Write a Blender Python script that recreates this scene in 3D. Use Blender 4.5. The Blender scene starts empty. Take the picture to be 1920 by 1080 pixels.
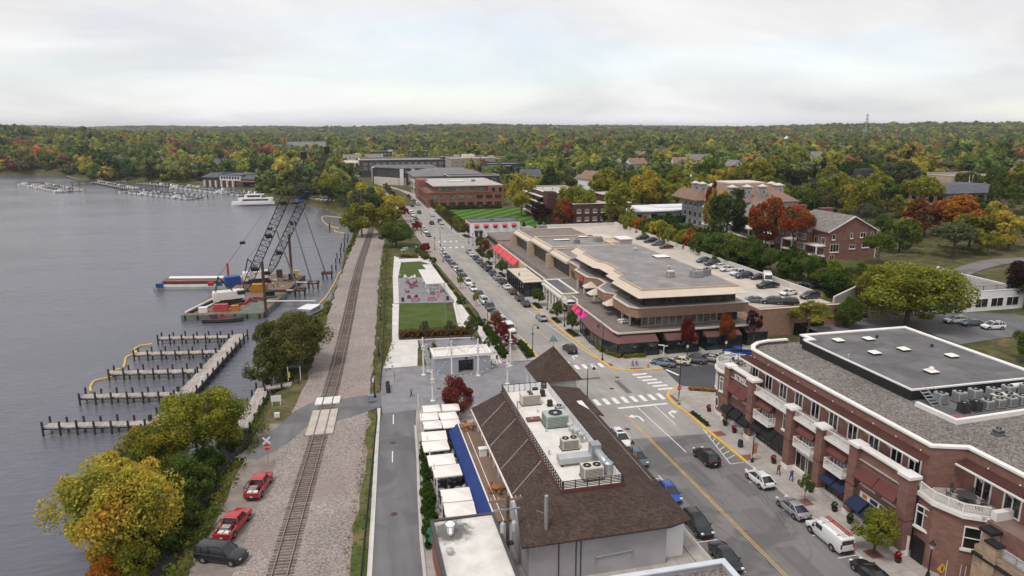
import bpy,bmesh,math,random
import numpy as np
from mathutils import Vector,Matrix,noise as mnoise
from mathutils.geometry import delaunay_2d_cdt
PI=math.pi
R=math.radians
random.seed(7)
scene=bpy.context.scene
C=scene.collection

# ---------------------------------------------------------------- camera, sky, sun, exposure
cam_d=bpy.data.cameras.new('camera')
cam=bpy.data.objects.new('camera',cam_d)
C.objects.link(cam)
cam.location=(0,0,44)
cam.rotation_euler=(R(90 - 13.078),0,R(-13.483))
cam_d.sensor_width=36
cam_d.lens=36 * 1300 / 1920
cam_d.clip_start=0.5
cam_d.clip_end=30000
scene.camera=cam

SUN_EL,SUN_AZ=R(62),R(-125)     # azimuth measured from +y towards +x
world=bpy.data.worlds.new('World')
scene.world=world
world.use_nodes=True
wn,wl=world.node_tree.nodes,world.node_tree.links
wn.clear()
def W(t,**k):
 n=wn.new(t)
 for a,b in k.items():
  setattr(n,a,b)
 return n
out=W('ShaderNodeOutputWorld')
sky=W('ShaderNodeTexSky',sky_type='NISHITA',sun_disc=False)
sky.sun_elevation=SUN_EL
sky.sun_rotation=SUN_AZ
sky.air_density=1.0
sky.dust_density=0.4
bg_sky=W('ShaderNodeBackground')
bg_sky.inputs[1].default_value=0.12
wl.new(sky.outputs[0],bg_sky.inputs[0])
tc=W('ShaderNodeTexCoord')
sep=W('ShaderNodeSeparateXYZ')
wl.new(tc.outputs['Generated'],sep.inputs[0])
zz=W('ShaderNodeMath',operation='MAXIMUM');zz.inputs[1].default_value=0.0
wl.new(sep.outputs[2],zz.inputs[0])
za=W('ShaderNodeMath',operation='ADD');za.inputs[1].default_value=0.22
wl.new(zz.outputs[0],za.inputs[0])
dv=W('ShaderNodeVectorMath',operation='DIVIDE')
cz=W('ShaderNodeCombineXYZ')
for i in range(3):
 wl.new(za.outputs[0],cz.inputs[i])
wl.new(tc.outputs['Generated'],dv.inputs[0]);wl.new(cz.outputs[0],dv.inputs[1])
mp=W('ShaderNodeMapping')
mp.inputs['Scale'].default_value=(0.8,1.0,0.0)
mp.inputs['Rotation'].default_value=(0,0,R(-28))
wl.new(dv.outputs[0],mp.inputs[0])
n1=W('ShaderNodeTexNoise');n1.inputs['Scale'].default_value=0.9;n1.inputs['Detail'].default_value=7
n1.inputs['Roughness'].default_value=0.55;n1.inputs['Distortion'].default_value=0.5
n2=W('ShaderNodeTexNoise');n2.inputs['Scale'].default_value=0.55;n2.inputs['Detail'].default_value=5
wl.new(mp.outputs[0],n1.inputs['Vector']);wl.new(mp.outputs[0],n2.inputs['Vector'])
shade=W('ShaderNodeValToRGB')
e=shade.color_ramp.elements
e[0].position=0.32;e[0].color=(0.58,0.582,0.605,1)
e[1].position=0.64;e[1].color=(0.82,0.81,0.805,1)
wl.new(n1.outputs[0],shade.inputs[0])
bg_cl=W('ShaderNodeBackground');bg_cl.inputs[1].default_value=0.87
wl.new(shade.outputs[0],bg_cl.inputs[0])
cover=W('ShaderNodeValToRGB')
e=cover.color_ramp.elements
e[0].position=0.36;e[0].color=(0.6,0.6,0.6,1)
e[1].position=0.50;e[1].color=(1,1,1,1)
wl.new(n2.outputs[0],cover.inputs[0])
mixw=W('ShaderNodeMixShader')
wl.new(cover.outputs[0],mixw.inputs[0]);wl.new(bg_sky.outputs[0],mixw.inputs[1]);wl.new(bg_cl.outputs[0],mixw.inputs[2])
wl.new(mixw.outputs[0],out.inputs[0])

sun_d=bpy.data.lights.new('sun','SUN')
sun_d.energy=1.5
sun_d.angle=R(14)
sun_d.color=(1.0,0.96,0.9)
sun=bpy.data.objects.new('sun',sun_d)
C.objects.link(sun)
sdir=Vector((math.sin(SUN_AZ) * math.cos(SUN_EL),math.cos(SUN_AZ) * math.cos(SUN_EL),math.sin(SUN_EL)))
sun.rotation_euler=sdir.to_track_quat('Z','Y').to_euler()
sun.location=(0,0,200)
scene.view_settings.view_transform='Standard'
scene.view_settings.look='None'
scene.view_settings.gamma=1
scene.view_settings.exposure=0.5
scene.view_settings.use_curve_mapping=False

# ---------------------------------------------------------------- mesh helpers
class MB:
 def __init__(s):
  s.v,s.f,s.m=[],[],[]
 def add(s,vs,fs,m=0):
  o=len(s.v)
  s.v += [tuple(p) for p in vs]
  s.f += [[i + o for i in f] for f in fs]
  s.m += [m] * len(fs)
  return s
 def box(s,x0,y0,z0,x1,y1,z1,m=0):
  return s.add([(x0,y0,z0),(x1,y0,z0),(x1,y1,z0),(x0,y1,z0),(x0,y0,z1),(x1,y0,z1),(x1,y1,z1),(x0,y1,z1)],
     [(3,2,1,0),(4,5,6,7),(0,1,5,4),(1,2,6,5),(2,3,7,6),(3,0,4,7)],m)
 def ob(s,cx,cy,z0,sx,sy,sz,rz=0,m=0):
  c,n=math.cos(rz),math.sin(rz)
  P=[]
  for z in (z0,z0 + sz):
   for a,b in ((-1,-1),(1,-1),(1,1),(-1,1)):
    x,y=a * sx / 2,b * sy / 2
    P.append((cx + x*c - y*n,cy + x*n + y*c,z))
  return s.add(P,[(3,2,1,0),(4,5,6,7),(0,1,5,4),(1,2,6,5),(2,3,7,6),(3,0,4,7)],m)
 def prism(s,poly,z0,z1,m=0,mt=None):
  n=len(poly)
  a=sum(poly[i][0]*poly[(i+1)%n][1] - poly[(i+1)%n][0]*poly[i][1] for i in range(n))
  if a < 0:
   poly=poly[::-1]
  P=[(p[0],p[1],z0) for p in poly] + [(p[0],p[1],z1) for p in poly]
  s.add(P,[tuple(range(n-1,-1,-1))] + [(i,(i+1)%n,n+(i+1)%n,n+i) for i in range(n)],m)
  s.f.append([len(s.v) - n + i for i in range(n)]);s.m.append(m if mt is None else mt)
  return s
 def poly(s,pts,m=0):
  return s.add(pts,[tuple(range(len(pts)))],m)
 def loft(s,rings,m=0,caps=True):
  n=len(rings[0]);o=len(s.v)
  for r in rings:
   s.v += [tuple(p) for p in r]
  for k in range(len(rings) - 1):
   for i in range(n):
    j=(i + 1) % n
    s.f.append([o+k*n+i,o+k*n+j,o+(k+1)*n+j,o+(k+1)*n+i]);s.m.append(m)
  if caps:
   s.f.append([o + i for i in range(n-1,-1,-1)]);s.m.append(m)
   s.f.append([o + (len(rings)-1)*n + i for i in range(n)]);s.m.append(m)
  return s
 def tube(s,a,b,r,r2=None,n=8,m=0,caps=True):
  a,b=Vector(a),Vector(b)
  d=b - a
  if d.length < 1e-6:
   return s
  d.normalize()
  u=d.orthogonal().normalized();w=d.cross(u)
  r2=r if r2 is None else r2
  rings=[]
  for p,q in ((a,r),(b,r2)):
   rings.append([p + (u*math.cos(2*PI*i/n) + w*math.sin(2*PI*i/n)) * q for i in range(n)])
  return s.loft(rings,m,caps)
 def pipe(s,pts,r,n=6,m=0):
  pts=[Vector(p) for p in pts]
  rings=[]
  up=Vector((0.13,0.21,1)).normalized()
  for i,p in enumerate(pts):
   d=(pts[min(i+1,len(pts)-1)] - pts[max(i-1,0)]).normalized()
   u=d.cross(up)
   if u.length < 1e-3:
    u=d.orthogonal()
   u.normalize();w=d.cross(u)
   rr=r[i] if isinstance(r,(list,tuple)) else r
   rings.append([p + (u*math.cos(2*PI*k/n) + w*math.sin(2*PI*k/n)) * rr for k in range(n)])
  return s.loft(rings,m)
 def lathe(s,prof,cx=0,cy=0,n=12,m=0):
  rings=[[(cx + r*math.cos(2*PI*i/n),cy + r*math.sin(2*PI*i/n),z) for i in range(n)] for r,z in prof]
  return s.loft(rings,m)
 def ball(s,c,r,m=0,n=8,k=5,sz=1.0):
  prof=[(max(1e-3,r*math.sin(PI*i/k)),c[2] - r*sz*math.cos(PI*i/k)) for i in range(k+1)]
  return s.lathe(prof,c[0],c[1],n,m)
 def mesh(s,name,mats,smooth=False):
  me=bpy.data.meshes.new(name)
  me.from_pydata(s.v,[],s.f)
  if not isinstance(mats,(list,tuple)):
   mats=[mats]
  for q in mats:
   me.materials.append(q)
  if len(mats) > 1:
   me.polygons.foreach_set('material_index',s.m)
  if smooth:
   me.polygons.foreach_set('use_smooth',[True] * len(me.polygons))
   me.set_sharp_from_angle(angle=R(38))
  me.update()
  return me

def link(name,me,parent=None,loc=(0,0,0),rz=0.0):
 o=bpy.data.objects.new(name,me)
 C.objects.link(o)
 o.location=loc
 if rz:
  o.rotation_euler=(0,0,rz)
 if parent is not None:
  o.parent=parent
 return o
def tag(o,label,cat,group=None):
 o['label']=label;o['category']=cat
 if group:
  o['group']=group
 return o
def thing(name,label,cat,loc=(0,0,0),rz=0.0,group=None):
 o=bpy.data.objects.new(name,None)
 o.empty_display_size=0.3
 C.objects.link(o)
 o.location=loc;o.rotation_euler=(0,0,rz)
 return tag(o,label,cat,group)
def solo(name,mb,mats,label,cat,loc=(0,0,0),rz=0.0,group=None,smooth=False):
 return tag(link(name,mb.mesh(name,mats,smooth),None,loc,rz),label,cat,group)
def part(root,name,mb,mats,smooth=False,loc=(0,0,0),rz=0.0):
 return link(name,mb.mesh(name,mats,smooth),root,loc,rz)
def wpart(root,name,mb,mats,smooth=False):
 L=root.location
 p=root
 off=Vector(L)
 while p.parent is not None:
  p=p.parent;off += Vector(p.location)
 mb.v=[(x - off.x,y - off.y,z - off.z) for x,y,z in mb.v]
 return link(name,mb.mesh(name,mats,smooth),root)
def struct(name,mb,mats,parent=None,smooth=False):
 o=link(name,mb.mesh(name,mats,smooth),parent)
 if parent is None:
  o['kind']='structure'
 return o
def dup(root,loc,rz,label=None,group=None):
 r=root.copy();C.objects.link(r)
 r.location=loc;r.rotation_euler=(0,0,rz)
 if label: r['label']=label
 if group: r['group']=group
 for ch in root.children:
  c=ch.copy();C.objects.link(c);c.parent=r
  for g in ch.children:
   d=g.copy();C.objects.link(d);d.parent=c
 return r
ORD=['first','second','third','fourth','fifth','sixth','seventh','eighth','ninth','tenth','eleventh','twelfth','thirteenth','fourteenth','fifteenth','sixteenth','seventeenth','eighteenth','nineteenth','twentieth']
def smooth(t):
 t=max(0.0,min(1.0,t))
 return t*t*(3 - 2*t)

# ---------------------------------------------------------------- materials
MATS={}
def newmat(name):
 m=bpy.data.materials.new(name)
 m.use_nodes=True
 nt=m.node_tree
 nt.nodes.clear()
 o=nt.nodes.new('ShaderNodeOutputMaterial')
 b=nt.nodes.new('ShaderNodeBsdfPrincipled')
 nt.links.new(b.outputs[0],o.inputs[0])
 MATS[name]=m
 return m,nt,b
def N(nt,t,**k):
 n=nt.nodes.new(t)
 for a,v in k.items():
  if a == 'ins':
   for kk,vv in v.items():
    n.inputs[kk].default_value=vv
  else:
   setattr(n,a,v)
 return n
def posn(nt,scale=(1,1,1),rot=(0,0,0),obj=False):
 if obj:
  s=N(nt,'ShaderNodeTexCoord').outputs['Object']
 else:
  s=N(nt,'ShaderNodeNewGeometry').outputs['Position']
 m=N(nt,'ShaderNodeMapping')
 m.inputs['Scale'].default_value=scale;m.inputs['Rotation'].default_value=rot
 nt.links.new(s,m.inputs[0])
 return m.outputs[0]
def ramp(nt,src,stops):
 r=N(nt,'ShaderNodeValToRGB')
 el=r.color_ramp.elements
 while len(el) < len(stops):
  el.new(0.5)
 for q,(p,c) in zip(el,stops):
  q.position=p;q.color=(*c,1) if len(c) == 3 else c
 nt.links.new(src,r.inputs[0])
 return r.outputs[0]
def mixc(nt,a,b,fac,mode='MIX'):
 m=N(nt,'ShaderNodeMix',data_type='RGBA',blend_type=mode)
 for s,v in ((0,fac),(6,a),(7,b)):
  if hasattr(v,'links'):
   nt.links.new(v,m.inputs[s])
  elif s == 0:
   m.inputs[0].default_value=v
  else:
   m.inputs[s].default_value=(*v,1)
 return m.outputs[2]
def nz(nt,vec,scale,detail=4,rough=0.55,dist=0.0):
 n=N(nt,'ShaderNodeTexNoise')
 n.inputs['Scale'].default_value=scale;n.inputs['Detail'].default_value=detail
 n.inputs['Roughness'].default_value=rough;n.inputs['Distortion'].default_value=dist
 nt.links.new(vec,n.inputs['Vector'])
 return n.outputs[0]
def bump(nt,b,h,strength=0.3,dist=0.05):
 n=N(nt,'ShaderNodeBump')
 n.inputs['Strength'].default_value=strength;n.inputs['Distance'].default_value=dist
 nt.links.new(h,n.inputs['Height']);nt.links.new(n.outputs[0],b.inputs['Normal'])
def mk(name,col,rough=0.75,var=0.18,scale=0.6,fine=6.0,metal=0.0,spec=0.35,bmp=0.0,coat=0.0):
 """painted / plain surface with two scales of unevenness"""
 if name in MATS:
  return MATS[name]
 m,nt,b=newmat(name)
 v=posn(nt)
 a=nz(nt,v,scale,5)
 f=nz(nt,v,fine,3)
 lo=tuple(c*(1-var) for c in col);hi=tuple(min(1,c*(1+var)) for c in col)
 c1=ramp(nt,a,[(0.3,lo),(0.7,hi)])
 c2=ramp(nt,f,[(0.3,(1-var*0.6,)*3),(0.7,(1,)*3)])
 nt.links.new(mixc(nt,c1,c2,1.0,'MULTIPLY'),b.inputs['Base Color'])
 b.inputs['Roughness'].default_value=rough
 b.inputs['Metallic'].default_value=metal
 b.inputs['Specular IOR Level'].default_value=spec
 if coat:
  b.inputs['Coat Weight'].default_value=coat
  b.inputs['Coat Roughness'].default_value=0.06
 if bmp:
  bump(nt,b,f,bmp,0.03)
 return m
def speckle(name,cols,scale=9.0,big=0.15,rough=0.95,bmp=0.6,bigvar=0.25,stain=None):
 """loose stone: gravel, ballast, chippings"""
 m,nt,b=newmat(name)
 v=posn(nt)
 vo=N(nt,'ShaderNodeTexVoronoi');vo.inputs['Scale'].default_value=scale
 nt.links.new(v,vo.inputs['Vector'])
 sp=N(nt,'ShaderNodeSeparateColor');nt.links.new(vo.outputs['Color'],sp.inputs[0])
 k=len(cols)
 c=ramp(nt,sp.outputs[0],[(i/(k-1),cc) for i,cc in enumerate(cols)])
 g=nz(nt,v,big,5)
 c=mixc(nt,c,ramp(nt,g,[(0.3,(1-bigvar,)*3),(0.7,(1,)*3)]),1.0,'MULTIPLY')
 if stain:
  c=mixc(nt,c,stain,ramp(nt,nz(nt,v,big*0.7,4,0.6,0.6),[(0.5,(0,)*3),(0.66,(0.75,)*3)]))
 nt.links.new(c,b.inputs['Base Color'])
 b.inputs['Roughness'].default_value=rough
 b.inputs['Specular IOR Level'].default_value=0.2
 bump(nt,b,vo.outputs['Distance'],bmp,0.04)
 return m
def brickmat(name,c1,c2,mortar,bw=0.21,bh=0.075,mottle=0.0):
 m,nt,b=newmat(name)
 g=N(nt,'ShaderNodeNewGeometry')
 s=N(nt,'ShaderNodeSeparateXYZ');nt.links.new(g.outputs['Position'],s.inputs[0])
 a=N(nt,'ShaderNodeMath',operation='ADD');nt.links.new(s.outputs[0],a.inputs[0]);nt.links.new(s.outputs[1],a.inputs[1])
 cv=N(nt,'ShaderNodeCombineXYZ');nt.links.new(a.outputs[0],cv.inputs[0]);nt.links.new(s.outputs[2],cv.inputs[1])
 t=N(nt,'ShaderNodeTexBrick')
 t.inputs['Scale'].default_value=1.0
 t.inputs['Brick Width'].default_value=bw;t.inputs['Row Height'].default_value=bh
 t.inputs['Mortar Size'].default_value=0.008;t.inputs['Bias'].default_value=0.0
 t.inputs['Color1'].default_value=(*c1,1);t.inputs['Color2'].default_value=(*c2,1);t.inputs['Mortar'].default_value=(*mortar,1)
 nt.links.new(cv.outputs[0],t.inputs['Vector'])
 n=nz(nt,posn(nt,(1,1,2.2)),0.8,5)
 c=mixc(nt,t.outputs['Color'],ramp(nt,n,[(0.3,(0.78,)*3),(0.7,(1.08,1.05,1.02))]),1.0,'MULTIPLY')
 if mottle:
  c=mixc(nt,c,(0.45,0.36,0.33),ramp(nt,nz(nt,posn(nt,(1,1,2.5)),2.2,3),[(0.58,(0,)*3),(0.72,(mottle,)*3)]))
 nt.links.new(c,b.inputs['Base Color'])
 b.inputs['Roughness'].default_value=0.88;b.inputs['Specular IOR Level'].default_value=0.25
 bump(nt,b,t.outputs['Fac'],0.25,-0.01)
 return m
def rowmat(name,col,axis='z',pitch=0.14,var=0.35,rough=0.92,wid=0.3):
 """courses of shingles, boards or siding: rows along one axis, each broken into pieces"""
 m,nt,b=newmat(name)
 g=N(nt,'ShaderNodeNewGeometry')
 s=N(nt,'ShaderNodeSeparateXYZ');nt.links.new(g.outputs['Position'],s.inputs[0])
 cv=N(nt,'ShaderNodeCombineXYZ')
 if axis == 'z':
  a=N(nt,'ShaderNodeMath',operation='ADD');nt.links.new(s.outputs[0],a.inputs[0]);nt.links.new(s.outputs[1],a.inputs[1])
  nt.links.new(a.outputs[0],cv.inputs[0]);nt.links.new(s.outputs[2],cv.inputs[1])
 elif axis == 'x':      # boards run along x, rows step in y
  nt.links.new(s.outputs[0],cv.inputs[0]);nt.links.new(s.outputs[1],cv.inputs[1])
 else:
  nt.links.new(s.outputs[1],cv.inputs[0]);nt.links.new(s.outputs[0],cv.inputs[1])
 t=N(nt,'ShaderNodeTexBrick')
 t.inputs['Scale'].default_value=1.0;t.inputs['Brick Width'].default_value=wid;t.inputs['Row Height'].default_value=pitch
 t.inputs['Mortar Size'].default_value=pitch*0.07
 t.inputs['Color1'].default_value=(*[c*(1+var) for c in col],1);t.inputs['Color2'].default_value=(*[c*(1-var) for c in col],1)
 t.inputs['Mortar'].default_value=(*[c*0.4 for c in col],1)
 nt.links.new(cv.outputs[0],t.inputs['Vector'])
 c=mixc(nt,t.outputs['Color'],ramp(nt,nz(nt,posn(nt),0.5,5),[(0.3,(0.8,)*3),(0.7,(1.1,)*3)]),1.0,'MULTIPLY')
 nt.links.new(c,b.inputs['Base Color'])
 b.inputs['Roughness'].default_value=rough;b.inputs['Specular IOR Level'].default_value=0.2
 bump(nt,b,t.outputs['Fac'],0.3,-0.015)
 return m
def asphaltmat(name,col,patch,crack=0.5,axis=0.0):
 m,nt,b=newmat(name)
 v=posn(nt,(1,1,1),(0,0,axis))
 st=posn(nt,(0.9,0.06,1))
 c=ramp(nt,nz(nt,v,0.12,6,0.6),[(0.25,tuple(x*0.8 for x in col)),(0.75,tuple(x*1.12 for x in col))])
 c=mixc(nt,c,ramp(nt,nz(nt,st,0.9,3),[(0.3,(0.8,)*3),(0.72,(1.06,)*3)]),0.8,'MULTIPLY')       # wheel tracks along the street
 c=mixc(nt,c,patch,ramp(nt,nz(nt,v,0.09,3,0.5,1.2),[(0.55,(0,)*3),(0.6,(0.75,)*3)]))
 vo=N(nt,'ShaderNodeTexVoronoi',feature='DISTANCE_TO_EDGE');vo.inputs['Scale'].default_value=0.11
 dis=N(nt,'ShaderNodeVectorMath',operation='ADD')
 nn=N(nt,'ShaderNodeTexNoise');nn.inputs['Scale'].default_value=0.6;nt.links.new(v,nn.inputs['Vector'])
 nt.links.new(v,dis.inputs[0]);nt.links.new(nn.outputs['Color'],dis.inputs[1]);nt.links.new(dis.outputs[0],vo.inputs['Vector'])
 c=mixc(nt,c,tuple(x*0.45 for x in col),ramp(nt,vo.outputs['Distance'],[(0.0015,(crack,)*3),(0.005,(0,)*3)]))
 f=nz(nt,v,14,2)
 c=mixc(nt,c,ramp(nt,f,[(0.3,(0.86,)*3),(0.7,(1.05,)*3)]),1.0,'MULTIPLY')
 nt.links.new(c,b.inputs['Base Color'])
 b.inputs['Roughness'].default_value=0.9;b.inputs['Specular IOR Level'].default_value=0.25
 bump(nt,b,f,0.15,0.02)
 return m
def jointmat(name,col,pitch=1.5,var=0.12,jw=0.025,jd=0.6):
 """poured concrete scored into squares"""
 m,nt,b=newmat(name)
 v=posn(nt)
 t=N(nt,'ShaderNodeTexBrick');t.offset=0.0
 t.inputs['Scale'].default_value=1.0;t.inputs['Brick Width'].default_value=pitch;t.inputs['Row Height'].default_value=pitch
 t.inputs['Mortar Size'].default_value=jw;t.inputs['Bias'].default_value=0
 t.inputs['Color1'].default_value=(*[c*(1+var*0.5) for c in col],1);t.inputs['Color2'].default_value=(*[c*(1-var*0.5) for c in col],1)
 t.inputs['Mortar'].default_value=(*[c*jd for c in col],1)
 nt.links.new(v,t.inputs['Vector'])
 c=mixc(nt,t.outputs['Color'],ramp(nt,nz(nt,v,0.35,6,0.62),[(0.3,(1-var*1.6,)*3),(0.7,(1.04,)*3)]),1.0,'MULTIPLY')
 c=mixc(nt,c,ramp(nt,nz(nt,v,9,2),[(0.3,(0.93,)*3),(0.7,(1.03,)*3)]),1.0,'MULTIPLY')
 nt.links.new(c,b.inputs['Base Color'])
 b.inputs['Roughness'].default_value=0.88;b.inputs['Specular IOR Level'].default_value=0.25
 return m
def grassmat(name,c1,c2,c3=None,stripe=0.0):
 m,nt,b=newmat(name)
 v=posn(nt)
 c=ramp(nt,nz(nt,v,0.5,6,0.65),[(0.3,c1),(0.7,c2)])
 c=mixc(nt,c,ramp(nt,nz(nt,v,11,3),[(0.25,(0.6,)*3),(0.75,(1.2,)*3)]),1.0,'MULTIPLY')
 if c3:
  c=mixc(nt,c,c3,ramp(nt,nz(nt,v,0.22,5,0.6,0.8),[(0.47,(0,)*3),(0.66,(1,)*3)]))
 if stripe:
  w=N(nt,'ShaderNodeTexWave',wave_type='BANDS',bands_direction='X');w.inputs['Scale'].default_value=stripe
  w.inputs['Distortion'].default_value=0.0
  nt.links.new(posn(nt,(1,1,1),(0,0,R(38))),w.inputs['Vector'])
  c=mixc(nt,c,ramp(nt,w.outputs[0],[(0.42,(0.62,0.66,0.55)),(0.58,(1.25,1.2,1.1))]),1.0,'MULTIPLY')
 nt.links.new(c,b.inputs['Base Color'])
 b.inputs['Roughness'].default_value=0.95;b.inputs['Specular IOR Level'].default_value=0.15
 bump(nt,b,nz(nt,v,7,3),0.5,0.06)
 return m
def glassmat(name,col,rough=0.08,var=0.5):
 """window glass seen from outside: dark room behind a reflecting pane, uneven from pane to pane"""
 m,nt,b=newmat(name)
 v=posn(nt)
 c=ramp(nt,nz(nt,v,0.5,2),[(0.35,tuple(x*(1-var) for x in col)),(0.7,tuple(x*(1+var) for x in col))])
 nt.links.new(c,b.inputs['Base Color'])
 b.inputs['Roughness'].default_value=rough
 b.inputs['Specular IOR Level'].default_value=0.7
 return m
def leafmat(name,c1,c2,c3=None,scale=0.35,inst=False):
 if name in MATS:
  return MATS[name]
 m,nt,b=newmat(name)
 nt.nodes.remove(b)
 o=nt.nodes['Material Output']
 g=N(nt,'ShaderNodeNewGeometry')
 if inst:
  a=N(nt,'ShaderNodeAttribute',attribute_type='INSTANCER',attribute_name='tint')
  base=a.outputs['Color']
 else:
  nn=nz(nt,g.outputs['Position'],scale,3,0.6)
  st=[(0.36,c1),(0.62,c2)]
  if c3:
   st=[(0.30,c1),(0.50,c2),(0.68,c3)]
  base=ramp(nt,nn,st)
 lo_,hi_=((0.82,)*3,(1.2,1.18,1.1)) if inst else ((0.6,0.62,0.56),(1.5,1.45,1.3))
 c=mixc(nt,base,ramp(nt,g.outputs['Random Per Island'],[(0.0,lo_),(0.5,(1.0,1.0,0.97)),(1.0,hi_)]),1.0,'MULTIPLY')
 d=N(nt,'ShaderNodeBsdfDiffuse');t=N(nt,'ShaderNodeBsdfTranslucent')
 nt.links.new(c,d.inputs[0]);nt.links.new(c,t.inputs[0])
 mx=N(nt,'ShaderNodeMixShader');mx.inputs[0].default_value=0.3 if inst else 0.5
 nt.links.new(d.outputs[0],mx.inputs[1]);nt.links.new(t.outputs[0],mx.inputs[2])
 nt.links.new(mx.outputs[0],o.inputs[0])
 return m
def emit(name,col,s):
 m,nt,b=newmat(name)
 b.inputs['Base Color'].default_value=(*col,1)
 b.inputs['Emission Color'].default_value=(*col,1);b.inputs['Emission Strength'].default_value=s
 return m

ASPH_OLD=asphaltmat('asphalt_pale',(0.345,0.32,0.30),(0.27,0.252,0.24),0.2)
ASPH_MID=asphaltmat('asphalt_mid',(0.20,0.188,0.182),(0.115,0.108,0.108),0.35)
ASPH_DARK=asphaltmat('asphalt_dark',(0.085,0.083,0.088),(0.06,0.06,0.065),0.3)
ASPH_ALLEY=asphaltmat('asphalt_alley',(0.175,0.168,0.172),(0.12,0.115,0.12),0.4)
PLAZA=jointmat('plaza_paving',(0.25,0.24,0.255),1.2,0.14,0.02,0.85)
CONC=jointmat('concrete_walk',(0.41,0.37,0.34),1.5,0.16)
CONC_W=jointmat('concrete_pale',(0.62,0.585,0.55),2.2,0.1,0.02,0.8)
PATHPINK=jointmat('path_paving',(0.33,0.28,0.255),1.6,0.12,0.02,0.85)
DECKCONC=jointmat('parking_concrete',(0.52,0.46,0.40),3.0,0.12,0.03,0.8)
KERB=mk('kerb_concrete',(0.5,0.47,0.44),0.9,0.15)
YELLOW=mk('yellow_paint',(0.72,0.42,0.04),0.7,0.16,0.8,5)
YELLOWFADE=mk('yellow_line_paint',(0.55,0.36,0.10),0.8,0.25,0.7,5)
WHITEPAINT=mk('white_road_paint',(0.72,0.70,0.68),0.75,0.14,1.2,6)
BALLAST=speckle('ballast_stone',[(0.17,0.138,0.125),(0.31,0.262,0.24),(0.43,0.37,0.34)],7.5,0.12,stain=(0.27,0.205,0.18))
DIRT=speckle('dirt_gravel',[(0.2,0.155,0.13),(0.3,0.24,0.2),(0.38,0.31,0.265)],5.0,0.2,bigvar=0.4)
TRACKDIRT=mk('packed_dirt',(0.24,0.2,0.175),0.95,0.3,0.35,4,bmp=0.3)
GRAVELROOF=speckle('roof_gravel',[(0.1,0.088,0.08),(0.19,0.166,0.15),(0.3,0.262,0.235)],5.2,0.1,bigvar=0.2)
SOIL=grassmat('ground_cover',(0.05,0.055,0.02),(0.10,0.10,0.035),(0.15,0.115,0.06))
ROUGHGRASS=grassmat('rough_grass',(0.05,0.075,0.018),(0.105,0.125,0.035),(0.17,0.13,0.06))
LAWN=grassmat('lawn_turf',(0.05,0.084,0.015),(0.074,0.112,0.022),(0.095,0.11,0.034))
STRIPED=grassmat('striped_turf',(0.06,0.14,0.02),(0.085,0.18,0.028),None,0.045)
MULCH=mk('mulch',(0.075,0.05,0.036),0.95,0.3,1.0,9,bmp=0.5)
BRICK=brickmat('red_brick',(0.265,0.132,0.105),(0.185,0.09,0.073),(0.22,0.155,0.13))
BRICK_TAN=brickmat('tan_brick',(0.31,0.185,0.13),(0.235,0.135,0.093),(0.34,0.24,0.18))
BRICK_DK=brickmat('dark_brick',(0.115,0.045,0.04),(0.08,0.034,0.032),(0.1,0.06,0.055))
BRICK_OR=brickmat('orange_brick',(0.29,0.12,0.085),(0.22,0.09,0.065),(0.24,0.14,0.11))
BRICK_MOT=brickmat('mottled_brick',(0.23,0.085,0.065),(0.15,0.06,0.05),(0.25,0.16,0.14),mottle=0.55)
STONE=brickmat('tan_ashlar',(0.46,0.34,0.235),(0.33,0.235,0.165),(0.27,0.2,0.15),0.42,0.14)
SHINGLE=rowmat('brown_shingle',(0.074,0.05,0.04),'z',0.1,0.3)
SHINGLE_G=rowmat('grey_shingle',(0.23,0.205,0.185),'z',0.16,0.3)
SHINGLE_R=rowmat('pinkish_shingle',(0.27,0.175,0.13),'z',0.2,0.22)
SHINGLE_S=rowmat('slate_shingle',(0.115,0.12,0.14),'z',0.2,0.25)
SIDING_W=rowmat('white_siding',(0.72,0.70,0.68),'z',0.2,0.05,0.7,4.0)
PLANKS=rowmat('weathered_planks',(0.40,0.355,0.32),'y',0.28,0.2,0.9,2.5)
PLANKS_X=rowmat('grey_deck_boards',(0.43,0.40,0.385),'x',0.3,0.12,0.85,4.0)
TERR=rowmat('brown_deck_boards',(0.205,0.135,0.10),'y',0.16,0.12,0.8,3.0)
RUSTWOOD=rowmat('barge_timber',(0.20,0.14,0.11),'x',0.35,0.3,0.9,2.5)
MEMB_W=mk('white_membrane',(0.70,0.655,0.60),0.6,0.12,0.35,2.5)
MEMB_G=jointmat('grey_membrane',(0.275,0.258,0.248),3.0,0.2,0.03,0.82)
MEMB_D=jointmat('dark_membrane',(0.16,0.152,0.158),3.1,0.26,0.03,0.8)
MEMB_B=mk('brown_roofing',(0.20,0.165,0.145),0.9,0.15,0.4,4)
TRIM=mk('white_trim',(0.74,0.70,0.67),0.55,0.07,0.8,5)
CREAM=mk('cream_fascia',(0.58,0.485,0.39),0.7,0.07,0.5,4)
STUCCO_T=mk('tan_stucco',(0.52,0.385,0.28),0.85,0.1,0.4,5)
STUCCO_G=mk('grey_stucco',(0.30,0.285,0.295),0.85,0.1,0.4,5)
WHITEWALL=mk('white_wall',(0.74,0.73,0.74),0.75,0.07,0.3,4)
GREYWALL=mk('grey_painted_block',(0.40,0.385,0.405),0.8,0.12,0.3,3)
GREYSIDE=rowmat('grey_siding',(0.33,0.32,0.33),'z',0.22,0.06,0.75,5)
DARKSIDE=rowmat('charcoal_siding',(0.062,0.06,0.068),'z',0.25,0.1,0.7,5)
CREAMWALL=mk('cream_stone',(0.55,0.49,0.41),0.8,0.12,0.5,4)
GLASS=glassmat('window_glass',(0.035,0.04,0.043))
GLASS_B=glassmat('window_glass_blinds',(0.16,0.165,0.15),0.15,0.45)
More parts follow.
